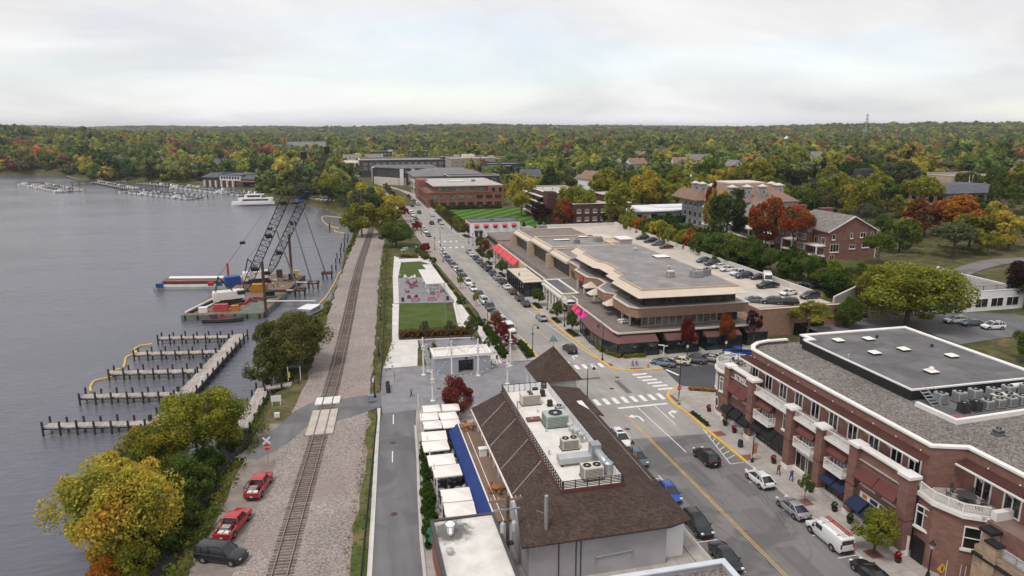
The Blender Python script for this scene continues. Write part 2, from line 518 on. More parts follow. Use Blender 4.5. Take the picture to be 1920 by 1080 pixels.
GLASS_DK=glassmat('dark_glass',(0.014,0.015,0.016),0.06)
CARGLASS=glassmat('car_glass',(0.018,0.021,0.024),0.04,0.2)
BLACK=mk('black_metal',(0.018,0.018,0.02),0.5,0.2)
DKGREY=mk('dark_grey_metal',(0.06,0.06,0.064),0.55,0.15)
STEEL=mk('galvanised_steel',(0.42,0.43,0.45),0.42,0.12,0.8,5,metal=0.7)
GALV=mk('grey_cabinet_metal',(0.42,0.425,0.42),0.55,0.12,0.7,4)
BEIGEMET=mk('beige_cabinet_metal',(0.58,0.53,0.45),0.6,0.1,0.7,4)
GREENMET=mk('pale_green_metal',(0.36,0.42,0.37),0.55,0.12,0.7,4)
RAILSTEEL=mk('rail_steel',(0.34,0.28,0.25),0.4,0.2,0.5,6,metal=0.6)
TIE=mk('tie_timber',(0.19,0.15,0.13),0.95,0.35,1.3,9,bmp=0.4)
RUBBER=mk('tyre_rubber',(0.02,0.02,0.021),0.85,0.1)
ALLOY=mk('wheel_alloy',(0.38,0.38,0.39),0.35,0.1,metal=0.7)
BARK=mk('bark',(0.10,0.078,0.062),0.95,0.3,1.5,9,bmp=0.6)
PILE=mk('pile_timber',(0.052,0.044,0.04),0.95,0.3,1.0,6,bmp=0.4)
MAROON=mk('maroon_canvas',(0.125,0.04,0.034),0.85,0.12)
MAROONROOF=mk('maroon_metal_roof',(0.13,0.062,0.058),0.7,0.1)
BLACKCANVAS=mk('black_canvas',(0.014,0.014,0.015),0.9,0.12)
NAVY=mk('navy_canvas',(0.016,0.024,0.062),0.85,0.12)
BLUECANVAS=mk('blue_canvas',(0.012,0.034,0.15),0.8,0.1)
WHITECANVAS=mk('white_canvas',(0.76,0.71,0.66),0.85,0.07,0.5,3)
PINK=mk('hot_pink_canvas',(0.75,0.03,0.27),0.8,0.08)
CORAL=mk('coral_canvas',(0.62,0.075,0.09),0.8,0.1)
REDM=mk('red_paint',(0.42,0.03,0.03),0.5,0.12)
REDSIGN=mk('red_sign',(0.55,0.02,0.025),0.45,0.06)
ORANGEM=mk('orange_paint',(0.50,0.17,0.03),0.65,0.2)
BLUEM=mk('blue_paint',(0.02,0.075,0.28),0.55,0.12)
GREENBARGE=mk('barge_green_paint',(0.14,0.17,0.135),0.8,0.22,0.4,3)
GREYPONT=mk('pontoon_grey_green',(0.34,0.36,0.33),0.8,0.15,0.4,3)
RUST=mk('rusty_steel',(0.10,0.055,0.042),0.9,0.3,0.8,6)
CRANEWHITE=mk('crane_white_paint',(0.70,0.66,0.62),0.5,0.12,0.9,5)
BOATWHITE=mk('boat_gelcoat',(0.76,0.74,0.72),0.3,0.06)
YELLOWBOOM=mk('yellow_float',(0.62,0.45,0.14),0.7,0.12)
WOODFURN=mk('orange_wood_furniture',(0.33,0.13,0.05),0.7,0.2)
TERRACOTTA=mk('tactile_paving',(0.21,0.085,0.065),0.9,0.15)
# ---------------------------------------------------------------- terrain and lake
SHORE=[(-900,640),(-600,720),(-420,770),(-322,772),(-298,781),(-262,758),(-232,700),(-205,676),(-174,648),(-150,640),(-128,612),(-109,594),(-92,560),(-77,532),
  (-60,490),(-42,462),(-24,438),(-11,405),(-2,378),(1,355),(2.5,330),(3,309),(1,285),(-1,262),(-2,240),(-3,215),(-5,192),
  (-8,175),(-11,158),(-12.5,146),(-14,134),(-15,121),(-17,110),(-17.5,98),(-19,88),(-20.5,76),(-22,60),(-24,40),(-28,0),(-40,-120)]
LAKE=SHORE + [(-1500,-120),(-2600,300),(-1700,560)]
def in_poly(px,py,poly):
 px,py=np.asarray(px,float),np.asarray(py,float)
 r=np.zeros(px.shape,bool)
 n=len(poly)
 for i in range(n):
  x0,y0=poly[i];x1,y1=poly[(i+1) % n]
  c=(y0 > py) != (y1 > py)
  if y0 != y1:
   r ^= c & (px < (x1-x0)*(py-y0)/(y1-y0) + x0)
 return r
def shore_dist(px,py):
 px,py=np.asarray(px,float),np.asarray(py,float)
 d=np.full(px.shape,1e9)
 n=len(LAKE)
 for i in range(n):
  x0,y0=LAKE[i];x1,y1=LAKE[(i+1) % n]
  dx,dy=x1-x0,y1-y0
  t=np.clip(((px-x0)*dx + (py-y0)*dy)/(dx*dx+dy*dy),0,1)
  d=np.minimum(d,np.hypot(px-x0-t*dx,py-y0-t*dy))
 return np.where(in_poly(px,py,LAKE),-d,d)
def sm(t):
 t=np.clip(t,0,1)
 return t*t*(3-2*t)
def height(x,y):
 x,y=np.asarray(x,float),np.asarray(y,float)
 d=np.hypot(x,y)
 z=-0.06 + 0*x
 up=5.0*sm((x-106.5)/3.0)*sm((y-137)/5.0)*sm((470-y)/120)
 z=z + up + 1.6*sm((x-92)/16)*sm((133-y)/4.0)
 z=z + 8.0*sm((x-150)/160)*sm((y-60)/140)
 z=z + 19.0*sm((d-520)/3300)
 z=z + 30*np.exp(-((x+900)**2+(y-1350)**2)/(2*380**2)) + sm((d-1500)/1200)*(13*np.sin(x/430+0.6)*np.cos(y/510) + 6*np.sin(x/171+y/223))
 z=z + sm((d-900)/1600)*(4.5*np.sin(x/610+1.3)*np.cos(y/770+0.4) + 3.0*np.sin(x/263+y/341)) + 2.0*sm((-x-150)/250)*sm((y-760)/200)
 s=shore_dist(x,y)
 w=np.where(x > -60,3.2,9.0)
 land=-2.35 + (z+2.35)*sm(s/w)
 return np.where(s > 0,land,-2.4 + np.maximum(s*0.35,-4.5))
def H(x,y):
 return float(height(np.array([x]),np.array([y]))[0])
def terrain():
 P=[]
 def grid(x0,x1,y0,y1,st,test):
  xs=np.arange(x0,x1 + 0.1,st);ys=np.arange(y0,y1 + 0.1,st)
  X,Y=np.meshgrid(xs,ys)
  X,Y=X.ravel(),Y.ravel()
  k=test(X,Y)
  P.extend(zip(X[k].tolist(),Y[k].tolist()))
 near=lambda x,y: (np.abs(shore_dist(x,y)) < 9) & (np.abs(shore_dist(x,y)) > 0.7) & (x > -60)
 grid(-60,12,-20,480,3.1,near)
 inb=lambda a,b,c,e: (lambda x,y: (x > a) & (x < b) & (y > c) & (y < e))
 plateau=inb(88,178,60,330)
 grid(88,178,60,330,4.3,plateau)
 mid=lambda x,y: ~near(x,y) & ~plateau(x,y)
 grid(-360,420,-60,860,19.7,mid)
 grid(-2600,2600,-200,2600,97.3,lambda x,y: ~((x > -360) & (x < 420) & (y > -60) & (y < 860)))
 grid(-9000,9000,-1000,11000,587.0,lambda x,y: ~((x > -2600) & (x < 2600) & (y > -200) & (y < 2600)))
 n0=len(P)
 V=[Vector(p) for p in P] + [Vector(p) for p in LAKE]
 E=[(n0+i,n0+(i+1) % len(LAKE)) for i in range(len(LAKE))]
 vo,eo,fo,*_=delaunay_2d_cdt(V,E,[],0,1e-4)
 x=np.array([v[0] for v in vo]);y=np.array([v[1] for v in vo])
 z=height(x,y)
 me=bpy.data.meshes.new('ground')
 me.from_pydata(list(zip(x.tolist(),y.tolist(),z.tolist())),[],[list(f) for f in fo])
 me.materials.append(SOIL)
 me.polygons.foreach_set('use_smooth',[True]*len(me.polygons))
 o=link('ground',me);o['kind']='structure'
terrain()
wm,nt,b=newmat('lake_water')
b.inputs['Base Color'].default_value=(0.105,0.105,0.13,1)
b.inputs['Roughness'].default_value=0.12
b.inputs['IOR'].default_value=1.33
wv=posn(nt,(0.35,1.0,1),(0,0,R(-20)))
hgt=N(nt,'ShaderNodeMath',operation='ADD')
nt.links.new(nz(nt,wv,1.1,5,0.6,0.4),hgt.inputs[0])
hs=N(nt,'ShaderNodeMath',operation='MULTIPLY');hs.inputs[1].default_value=1.6
nt.links.new(nz(nt,wv,0.16,4,0.55,0.3),hs.inputs[0]);nt.links.new(hs.outputs[0],hgt.inputs[1])
bump(nt,b,hgt.outputs[0],0.34,0.6)
nt.links.new(ramp(nt,nz(nt,posn(nt,(.25,1,1),(0,0,R(-24))),.022,4,.6,.8),[(.35,(.07,)*3),(.62,(.26,)*3)]),b.inputs['Roughness'])
struct('lake_water',MB().poly([(p[0],p[1],-2.0) for p in
 [(-2700,-150),(30,-150),(30,300),(10,500),(-120,700),(-250,800),(-420,800),(-2700,800)]]),wm)

# ---------------------------------------------------------------- street plan (y runs along the main street)
def catmull(pts,step):
 pts=[Vector((*p,0)) if len(p) == 2 else Vector(p) for p in pts]
 o=[]
 for i in range(len(pts)-1):
  p0,p1,p2,p3=pts[max(i-1,0)],pts[i],pts[i+1],pts[min(i+2,len(pts)-1)]
  n=max(1,int((p2-p1).length/step))
  for k in range(n):
   t=k/n
   o.append(0.5*((2*p1) + (p2-p0)*t + (2*p0-5*p1+4*p2-p3)*t*t + (3*p1-p0-3*p2+p3)*t**3))
 o.append(pts[-1])
 return o
TRACK=catmull([(-12.2,22),(-9.9,48),(-8.35,66),(-7.4,77.3),(-5.5,98.4),(-4.6,110),(-3.4,124.7),(-1.2,156.6),(3.3,225.5),(9.2,294.4),(12.8,347),(13.2,398),(9.0,440),(-2,490),(-30,560)],4.0)
TX=np.array([p.x for p in TRACK]);TY=np.array([p.y for p in TRACK])
def tx(y):
 return float(np.interp(y,TY,TX))
def strip(l,r,z,mats,name,y0,y1,st=6.0,zb=None,parent=None,wob=0.0):
 """flat sheet between two edges x=l(y), x=r(y)"""
 mb=MB()
 ys=np.linspace(y0,y1,max(2,int((y1-y0)/st)+1))
 L=[(l(y) + wob*mnoise.noise(Vector((y*0.35,1.7,0))),y,z) for y in ys]
 Rr=[(r(y) + wob*mnoise.noise(Vector((y*0.35,9.7,0))),y,z) for y in ys]
 n=len(ys)
 mb.v=L + Rr
 mb.f=[[i,n+i,n+i+1,i+1] for i in range(n-1)]
 mb.m=[0]*(n-1)
 return struct(name,mb,mats,parent)
def sheet(name,poly,z,mat,thick=None,parent=None):
 mb=MB()
 if thick:
  mb.prism(poly,z-thick,z)
 else:
  a=sum(poly[i][0]*poly[(i+1) % len(poly)][1] - poly[(i+1) % len(poly)][0]*poly[i][1] for i in range(len(poly)))
  mb.poly([(p[0],p[1],z) for p in (poly if a > 0 else poly[::-1])])
 return struct(name,mb,mat,parent)
strip(lambda y: tx(y)-4.9,lambda y: tx(y)+6.6,-0.012,BALLAST,'ballast_bed',24,556,3,wob=0.7)
strip(lambda y: tx(y)-9.2-0.4*max(0,(75-y)/20),lambda y: tx(y)-4.2,-0.022,TRACKDIRT,'dirt_track',24,104,3,wob=0.8)
strip(lambda y: tx(y)+6.2,lambda y: tx(y)+8.6,-0.03,ROUGHGRASS,'grass_verge',24,104,3,wob=0.5)
strip(lambda y: tx(y)+3.6,lambda y: tx(y)+7.0,-0.018,DIRT,'dirt_patch',60,104,3,wob=0.8)
# level crossing pavement
sheet('crossing_pavement',[(-16.5,93.5),(-13.5,92.3),(-10,96),(-7.5,101.5),(-4.0,102.3),(-1,103.6),(4.2,107),(4.2,113),(-2.6,111.5),(-7,111.3),(-9.5,108.3),(-12.5,100.5)],0.004,ASPH_ALLEY)
# alley beside the tracks, plaza, restaurant court
sheet('alley',[(-1.8,24),(4.0,24),(5.7,62),(6.3,71),(7.6,85),(8.6,100),(9.2,104),(4.0,104),(2.9,98),(1.4,80),(0.4,62)],0.006,ASPH_ALLEY)
sheet('plaza',[(3.9,104.04),(35.0,104.04),(35.0,124.5),(5.0,125.0),(4.2,115)],0.010,PLAZA)
sheet('restaurant_court',[(8.7,100),(7.65,85),(6.35,71),(5.75,62),(5.2,46),(35.0,46),(35.0,104.0),(9.25,104.0)],0.012,CONC)
sheet('patio_floor',[(9.0,66.5),(14.2,66.5),(14.2,99.5),(9.6,99.5)],0.020,mk('patio_dark_paving',(0.035,0.035,0.038),0.8,0.2))
# main street
road=[(35.2,24),(35.2,124.4),(35.2,137),(34.4,146),(32.2,152),(31.6,245),(33.4,252),(33.4,272),(31.4,278),(31.0,430),(28,470),(18,530),(0,600),(-30,680),
  (-20,690),(8,612),(24,560),(38,500),(42.3,450),(42.4,380),(44.2,350),(44.4,290),(45.5,276),(52,270),(52,256),(45.5,250),(44.2,244),(44.0,170),(44.4,164),(45.0,150.6),(45.2,138),(46.0,126),(46.3,118),
  (46.8,114.8),(49.8,113.0),(56.1,112.6),(55.2,103.9),(52.0,102.3),(50.6,100.0),(50.15,96.5),(50.5,92.5),(50.5,24)]
sheet('main_street',road,0.004,ASPH_OLD)
sheet('street_resurfacing',[(35.25,24),(35.25,86.5),(50.45,85.2),(50.45,24)],0.008,ASPH_MID)
sheet('side_street',[(56.1,112.6),(56.1,118.4),(118,118.4),(150,122),(240,122),(240,106),(112,103),(88,103),(88,94),(63,94),(55.3,103.9)],0.005,ASPH_DARK)
# pavements and kerbs
sheet('pavement_restaurant_side',[(33.4,46),(35.0,46),(35.0,98),(33.4,98)],0.14,CONC,0.2)
sheet('pavement_brick_block',[(50.72,24),(58.5,24),(58.5,95),(64,97),(63.0,99.0),(55.2,103.6),(52.2,102.0),(50.85,99.8),(50.4,96.5),(50.72,92.5)],0.14,CONC,0.2)
sheet('pavement_bistro',[(44.25,170),(44.65,164),(45.25,150.6),(45.45,138),(46.25,126),(46.55,118),(47.0,115.0),(49.9,113.25),(56.0,112.85),(56.0,118.3),(86,118.3),(86,126),(49,131),(56,170),(56,240),(52,250),(45.6,249.7),(44.45,244)],0.14,CONC,0.2)
sheet('pavement_lawn_side',[(44.65,290),(45.7,276.3),(52,270.3),(52,290),(50,374),(46.5,382),(46.5,470),(30,556),(24.3,560),(38.2,500.2),(42.55,450),(42.65,380),(44.45,350)],0.14,CONC,0.2)
sheet('pavement_park_side',[(27.5,122.9),(35.0,122.9),(35.0,137),(34.2,145.8),(32.0,151.8),(31.4,245),(33.2,252.2),(33.2,271.8),(31.2,277.8),(30.8,430),(27.8,470),(17.8,530),(14.5,526),(24.4,468),(27,430),(27.6,300),(28.0,230),(30,160),(28.6,140)],0.13,PATHPINK,0.2)
sheet('kerb_ramp_walk',[(31.2,122.95),(34.9,122.95),(34.9,136),(32.6,136)],0.136,CONC,0.05)
def kerb(name,pts,z1=0.145,w=0.2,mat=KERB):
 mb=MB()
 P=[Vector((p[0],p[1],0)) for p in pts]
 rings=[]
 for i,p in enumerate(P):
  d=(P[min(i+1,len(P)-1)] - P[max(i-1,0)]).normalized()
  nrm=Vector((-d.y,d.x,0))*w/2
  rings.append([(p.x-nrm.x,p.y-nrm.y,-0.08),(p.x+nrm.x,p.y+nrm.y,-0.08),(p.x+nrm.x,p.y+nrm.y,z1),(p.x-nrm.x,p.y-nrm.y,z1)])
 mb.loft(rings)
 return struct(name,mb,mat)
kerb('kerb_brick_block',[(50.6,24),(50.6,76)])
kerb('yellow_kerb_brick_block',[(50.6,76.02),(50.6,92.5),(50.26,96.5),(50.7,99.9),(52.1,102.15),(55.2,103.75)],0.147,0.34,YELLOW)
kerb('yellow_kerb_bistro',[(44.3,166),(44.5,164),(45.1,150.6),(45.3,138),(46.1,126),(46.4,118),(46.9,114.9),(49.85,113.1),(56.0,112.7)],0.147,0.34,YELLOW)
kerb('kerb_shops',[(45.5,250),(44.3,244),(44.1,170),(44.28,166.02)])
kerb('kerb_lawn_side',[(52,270.1),(45.6,276.1),(44.5,290),(44.3,350),(42.5,380),(42.4,450),(38.1,500),(24.1,560)])
kerb('kerb_park_side',[(35.1,137.02),(34.3,146),(32.1,152),(31.5,245),(33.3,252),(33.3,272),(31.3,278),(30.9,430),(27.9,470),(17.9,530),(0,600)])
kerb('yellow_kerb_park_side',[(35.1,123),(35.1,137)],0.147,0.3,YELLOW)
kerb('kerb_restaurant',[(35.1,46),(35.1,98)])
kerb('kerb_alley_track_side',[(tx(y)+9.0 if y < 62 else 0.3+(y-62)*0.0724,y) for y in range(26,107,5)],0.12,0.5,CONC_W)
kerb('kerb_alley_patio_side',[(5.6,58),(6.1,68),(6.9,78),(7.7,87),(8.5,98)],0.15,0.35,KERB)
# painted markings: each stripe its own piece on the street
street=bpy.data.objects['main_street']
def mark(name,poly,mat=WHITEPAINT,z=0.013):
 return sheet(name,poly,z,mat,None,street)
def line(name,a,b,w,mat=WHITEPAINT,z=0.013):
 a,b=Vector((*a,0)),Vector((*b,0))
 d=(b-a).normalized();n=Vector((-d.y,d.x,0))*w/2
 return mark(name,[(a.x-n.x,a.y-n.y),(b.x-n.x,b.y-n.y),(b.x+n.x,b.y+n.y),(a.x+n.x,a.y+n.y)],mat,z)
for dx in (-0.14,0.14):
 line('centre_line',(41.2+dx,24),(41.0+dx,94.5),0.11,YELLOWFADE,0.014)
line('centre_line',(40.6,128),(40.0,146),0.16,YELLOWFADE)
line('centre_line',(40.0,146.2),(39.2,170),0.16,YELLOWFADE)
for a,bb in ((170.2,205),(205.5,244),(278,350),(351,430)):
 line('centre_line',(39.2-1.3*min(1,(a-170)/40),a),(39.2-1.3*min(1,(bb-170)/40),bb),0.2,YELLOWFADE)
for k in range(8):
 mark('crosswalk_stripe',[(38.0+k*1.62,99.0),(38.75+k*1.62,99.0),(38.75+k*1.62,101.6),(38.0+k*1.62,101.6)])
for k in range(5):
 mark('crosswalk_stripe',[(38.7+k*1.6,116.2),(39.45+k*1.6,116.2),(39.45+k*1.6,118.6),(38.7+k*1.6,118.6)])
for k in range(6):
 mark('crosswalk_stripe',[(49.2+k*0.28,111.4-k*1.55),(52.0+k*0.28,111.4-k*1.55),(52.0+k*0.28,110.7-k*1.55),(49.2+k*0.28,110.7-k*1.55)])
for yy in (253.5,268):
 for k in range(4):
  mark('crosswalk_stripe',[(34.6+k*2.3,yy),(35.5+k*2.3,yy),(35.5+k*2.3,yy+2.2),(34.6+k*2.3,yy+2.2)])
line('stop_line',(40.8,97.2),(49.4,97.2),0.55)
line('stop_line',(37.2,120.2),(40.2,120.2),0.5)
line('lane_line',(44.0,96.8),(44.2,80.5),0.13)
line('lane_line',(47.0,96.8),(46.9,89.2),0.13)
line('lane_line',(56.4,112.2),(57.3,108.9),0.5,WHITEPAINT,0.012)
def arrow(cx,cy,s,mir):
 """turn arrow: shaft coming from below, bent to one side"""
 pts=[(0.0,-1.4),(0.28,-1.4),(0.28,0.1),(0.05,0.5),(-0.5,0.62),(-0.5,1.05),(-1.35,0.42),(-0.5,-0.2),(-0.5,0.22),(-0.1,0.12),(0.0,-0.1)]
 return mark('turn_arrow',[(cx + (-x if mir else x)*s,cy + y*s) for x,y in pts])
arrow(42.6,93.2,1.15,False)
arrow(48.1,93.4,1.15,True)
arrow(41.9,123.2,1.0,True)
for yy,x0,x1 in ((71.0,50.45,48.0),(64.2,50.45,48.2),(58.8,50.45,48.2),(54.6,50.45,48.2),(76.0,50.4,48.3)):
 line('parking_line',(x0,yy),(x1,yy),0.11)
for yy in (74.6,67.2,60.6,54.8):
 line('parking_line',(35.3,yy),(37.6,yy),0.11)
line('parking_line',(37.6,75.4),(37.6,70.8),0.11)
line('hatch_edge',(48.3,76.0),(50.2,86.8),0.11)
for k in range(7):
 line('hatch_stripe',(48.55+k*0.25,77.4+k*1.35),(50.3,78.2+k*1.35),0.11)
line('hatch_edge',(42.2,160.0),(45.9,122),0.12)
for k in range(11):
 if k not in (4,):
  line('hatch_stripe',(42.35+k*0.26,158.6-k*2.6),(44.55+k*0.13,157.8-k*2.6),0.11)
for k in range(5):
 line('parking_line',(56.6+k*3.4,117.9),(59.6+k*3.4,112.6),0.11,WHITEPAINT,0.0135)
prn=random.Random(12)
PATCH=asphaltmat('asphalt_patch',(0.16,0.15,0.148),(0.13,0.122,0.122),0.2)
for cx,cy,rx,ry in ((43.2,81.8,1.6,2.6),(42.6,74.6,1.2,3.4),(46.8,70.6,1.1,3.0),(39.0,67.5,.9,4.2),(44.6,62.0,1.5,3.6),(38.6,78.5,.8,3.0),(47.4,84.0,1.3,1.4),(43.8,54,1.2,4),(40.5,111,2.4,.5),(45.2,106,.5,3.2)):
 mark('asphalt_patch',[(cx+sx*rx*prn.uniform(.85,1),cy+sy*ry*prn.uniform(.9,1)) for sx,sy in ((-1,-1),(0,-1),(1,-1),(1,0),(1,1),(.2,1),(-1,1),(-1,.1))],PATCH,.0105)
for x,y in ((43.0,105.5),(39.2,89.5),(46.0,110.5),(38.2,140),(41.0,187),(4.8,93),(3.6,74),(14,112.5)):
 mark('manhole_cover',[(x+.42*math.cos(2*PI*i/12),y+.42*math.sin(2*PI*i/12)) for i in range(12)],RUST,.0155)
for k in range(9):
 x,y=prn.uniform(36.5,49.5),prn.uniform(50,84);P_=[(x,y)]
 for q in range(7): P_.append((P_[-1][0]+prn.uniform(-.5,.5),P_[-1][1]+prn.uniform(.8,1.8)))
 mark('crack_sealant',[(a+.025,b) for a,b in P_]+[(a-.025,b) for a,b in P_[::-1]],BLACK,.0115)
line('alley_dash',(4.3,87),(4.55,90.4),0.14,WHITEPAINT,0.0135)
line('alley_dash',(5.3,99.5),(5.55,103),0.14,WHITEPAINT,0.0135)
for p in ([(49.9,113.5),(52.4,113.3),(52.4,114.0),(49.9,114.2)],[(46.9,116),(47.6,116),(47.6,117.6),(46.9,117.6)],[(50.95,97.2),(51.5,97.2),(51.7,100.2),(51.15,100.0)]):
 sheet('tactile_paving',p,0.146,TERRACOTTA)
for p in ((51.6,84.6),(51.6,76.9),(51.7,64.9),(52.2,54.2)):
 sheet('tree_grate',[(p[0]-0.75,p[1]-0.75),(p[0]+0.75,p[1]-0.75),(p[0]+0.75,p[1]+0.75),(p[0]-0.75,p[1]+0.75)],0.147,TERRACOTTA)

# ---------------------------------------------------------------- park surfaces
sheet('park_path',[(5.2,125.05),(11.6,125.05),(13.4,141.4),(25.4,140.3),(25.4,140.9),(9.7,142.3),(9.9,149.3),(11.95,173.3),(10.3,173.8),(8.0,141.8)],0.016,CONC_W)
sheet('park_path',[(12.4,174),(14.2,206),(17.0,229.6),(17.0,238),(15.6,242),(12.6,206),(10.6,174)],0.0165,CONC_W)
sheet('park_path',[(17.05,229.7),(23.4,230),(26.3,224),(27.2,230),(25,262),(23.6,236),(17.05,236)],0.0165,CONC_W)
sheet('promenade',[(25.7,122.95),(27.6,122.95),(28.9,146),(27.5,152),(26.9,224),(23.3,224),(26.2,174),(23.4,150),(27.0,146.5)],0.018,CONC_W)
sheet('park_terrace',[(12.0,173.9),(23.4,172.0),(26.4,172.0),(26.0,204.6),(14.1,205.2)],0.017,PLAZA)
sheet('planting_court',[(13.4,125.05),(25.5,125.05),(25.6,140.2),(13.6,141.3)],0.0125,PLAZA)
sheet('lawn_flagpole',[(12.2,173.3),(23.2,171.6),(23.3,149.8),(10.1,149.6)],0.06,LAWN,0.06)
sheet('lawn_pergola',[(17.0,229.5),(22.9,229.6),(23.4,205.6),(14.6,206)],0.06,LAWN,0.06)
sheet('lawn_picnic',[(17.6,243),(21.0,243),(23.6,262),(19.6,266)],0.06,LAWN,0.06)
sheet('promenade_bench_wall',[(23.4,151),(24.0,151),(25.9,170),(25.3,170)],0.40,CONC_W,0.4)
for p in ([(26.5,222.9),(27.3,222.7),(28.0,195),(26.9,194.6)],[(27.0,192.4),(28.1,192.2),(28.2,186),(27.1,186)],[(27.2,182.7),(28.3,182.5),(28.3,174),(27.3,174)],[(27.7,165.5),(28.5,165.4),(28.5,154.5),(27.7,154.5)],
  [(28.2,145.6),(30.0,146.2),(30.9,138),(29.4,125.8),(27.9,124)],[(32.9,134.5),(34.7,134.5),(34.7,124.8),(32.6,123.6)],[(9.7,147.0),(9.5,142.6),(25.1,141.2),(25.2,146.0)],
  [(45.6,151.3),(47.1,151.4),(47.1,146.4),(45.6,146.2)],[(45.75,141.2),(47.3,141.2),(48.0,135.6),(45.9,135.2)],[(44.8,166),(46.4,166),(46.4,160),(44.9,160)],[(44.6,205),(45.8,205),(45.8,198),(44.6,198)],[(44.6,224),(45.8,224),(45.8,217),(44.6,217)],[(45,248),(48.5,248),(46.5,232),(44.8,232)],
  [(46.5,276),(50,274),(50.4,280),(46.2,285)],[(45.6,290),(50.6,290),(50,372),(46,372)],[(50.95,93),(51.8,93),(51.8,87.2),(50.95,87.2)],[(55.4,101.2),(60,99.2),(60.5,100.0),(55.8,102.6)]):
 sheet('planting_bed',p,0.155,MULCH,0.2)
sheet('striped_lawn',[(51.6,374),(98,374),(92,300),(66,276),(52.6,276)],0.05,STRIPED,0.08)
sheet('shore_lawn',[(-40,468),(-8,420),(2,440),(-12,490),(-36,500)],0.02,LAWN)
sheet('car_park_right',[(96,118.6),(118,118.6),(120,134),(110,139),(96,131)],1.62,ASPH_ALLEY)
sheet('car_park_white_house',[(118,108),(150,112),(150,124),(132,132),(126,146),(119,140)],1.63,ASPH_ALLEY)
hp=catmull([(158,150),(185,160),(215,152),(250,148),(310,152)],4.0)
m=MB();m.v=[(p.x,p.y+s*3.2,max(H(p.x,p.y-3.2),H(p.x,p.y),H(p.x,p.y+3.2))+.12) for s in (-1,1) for p in hp];n=len(hp)
m.f=[[i,i+1,n+i+1,n+i] for i in range(n-1)];m.m=[0]*(n-1)
struct('hill_road',m,ASPH_MID)

# ---------------------------------------------------------------- railway
rw=thing('railway_track','single railway track with brown timber ties curving along the lake shore','railway',(TRACK[2].x,TRACK[2].y,0))
def off(p,i,o):
 a,bq=TRACK[max(i-1,0)],TRACK[min(i+1,len(TRACK)-1)]
 d=(bq-a).normalized()
 return Vector((p.x + d.y*o,p.y - d.x*o,0))
for o in (-0.76,0.76):
 mb=MB()
 rings=[]
 for i,p in enumerate(TRACK):
  q=off(p,i,o)
  d=(TRACK[min(i+1,len(TRACK)-1)] - TRACK[max(i-1,0)]).normalized()
  nrm=Vector((d.y,-d.x,0))
  rings.append([tuple(q - nrm*0.05 + Vector((0,0,0.075))),tuple(q + nrm*0.05 + Vector((0,0,0.075))),tuple(q + nrm*0.05 + Vector((0,0,0.24))),tuple(q - nrm*0.05 + Vector((0,0,0.24)))])
 mb.loft(rings)
 wpart(rw,'rail',mb,RAILSTEEL)
tie_me=[MB().box(-1.3 + random.uniform(-0.06,0.02),-0.125,-0.06,1.3,0.125,0.07).mesh('tie',mk('tie_timber_%d' % k,c,0.95,0.3,1.3,9,bmp=0.4)) for k,c in enumerate([(0.16,0.124,0.104),(0.125,0.094,0.08),(0.2,0.158,0.13),(0.15,0.104,0.082)])]
cum=[0.0]
for i in range(1,len(TRACK)):
 cum.append(cum[-1] + (TRACK[i]-TRACK[i-1]).length)
rest=MB()
s,k=8.0,0
while s < cum[-1]-4:
 x=float(np.interp(s,cum,TX));y=float(np.interp(s,cum,TY))
 x2=float(np.interp(s+1,cum,TX));y2=float(np.interp(s+1,cum,TY))
 a=math.atan2(y2-y,x2-x) - PI/2 + random.uniform(-0.03,0.03)
 if y > 48:
  if k < 290:
   o=link('tie',tie_me[random.randrange(4)],rw,(x-rw.location.x,y-rw.location.y,random.uniform(-0.02,0)),a)
  else:
   rest.ob(x,y,-0.05,2.6,0.25,0.11,a)
  k += 1
 s += 0.54
o=wpart(rw,'tie_row',rest,TIE);o['kind']='stuff'
# concrete crossing panels, one object each
for (ya,yb,m,kk) in ((98.0,107.2,mk('crossing_panel_concrete',(0.47,0.415,0.365),0.85,0.15,0.7,5),4),(109.6,112.6,mk('crossing_panel_pale',(0.66,0.63,0.6),0.85,0.1),1)):
 for q in range(kk):
  y0=ya + (yb-ya)*q/kk;y1=ya + (yb-ya)*(q+1)/kk - 0.05
  for a,c in ((-1.95,-0.86),(-0.66,0.66),(0.86,1.95)):
   z=0.225
   x0,x1=tx(y0),tx(y1)
   mb=MB().prism([(x0+a,y0),(x0+c,y0),(x1+c,y1),(x1+a,y1)],0.01,z)
   wpart(rw,'crossing_panel',mb,m)
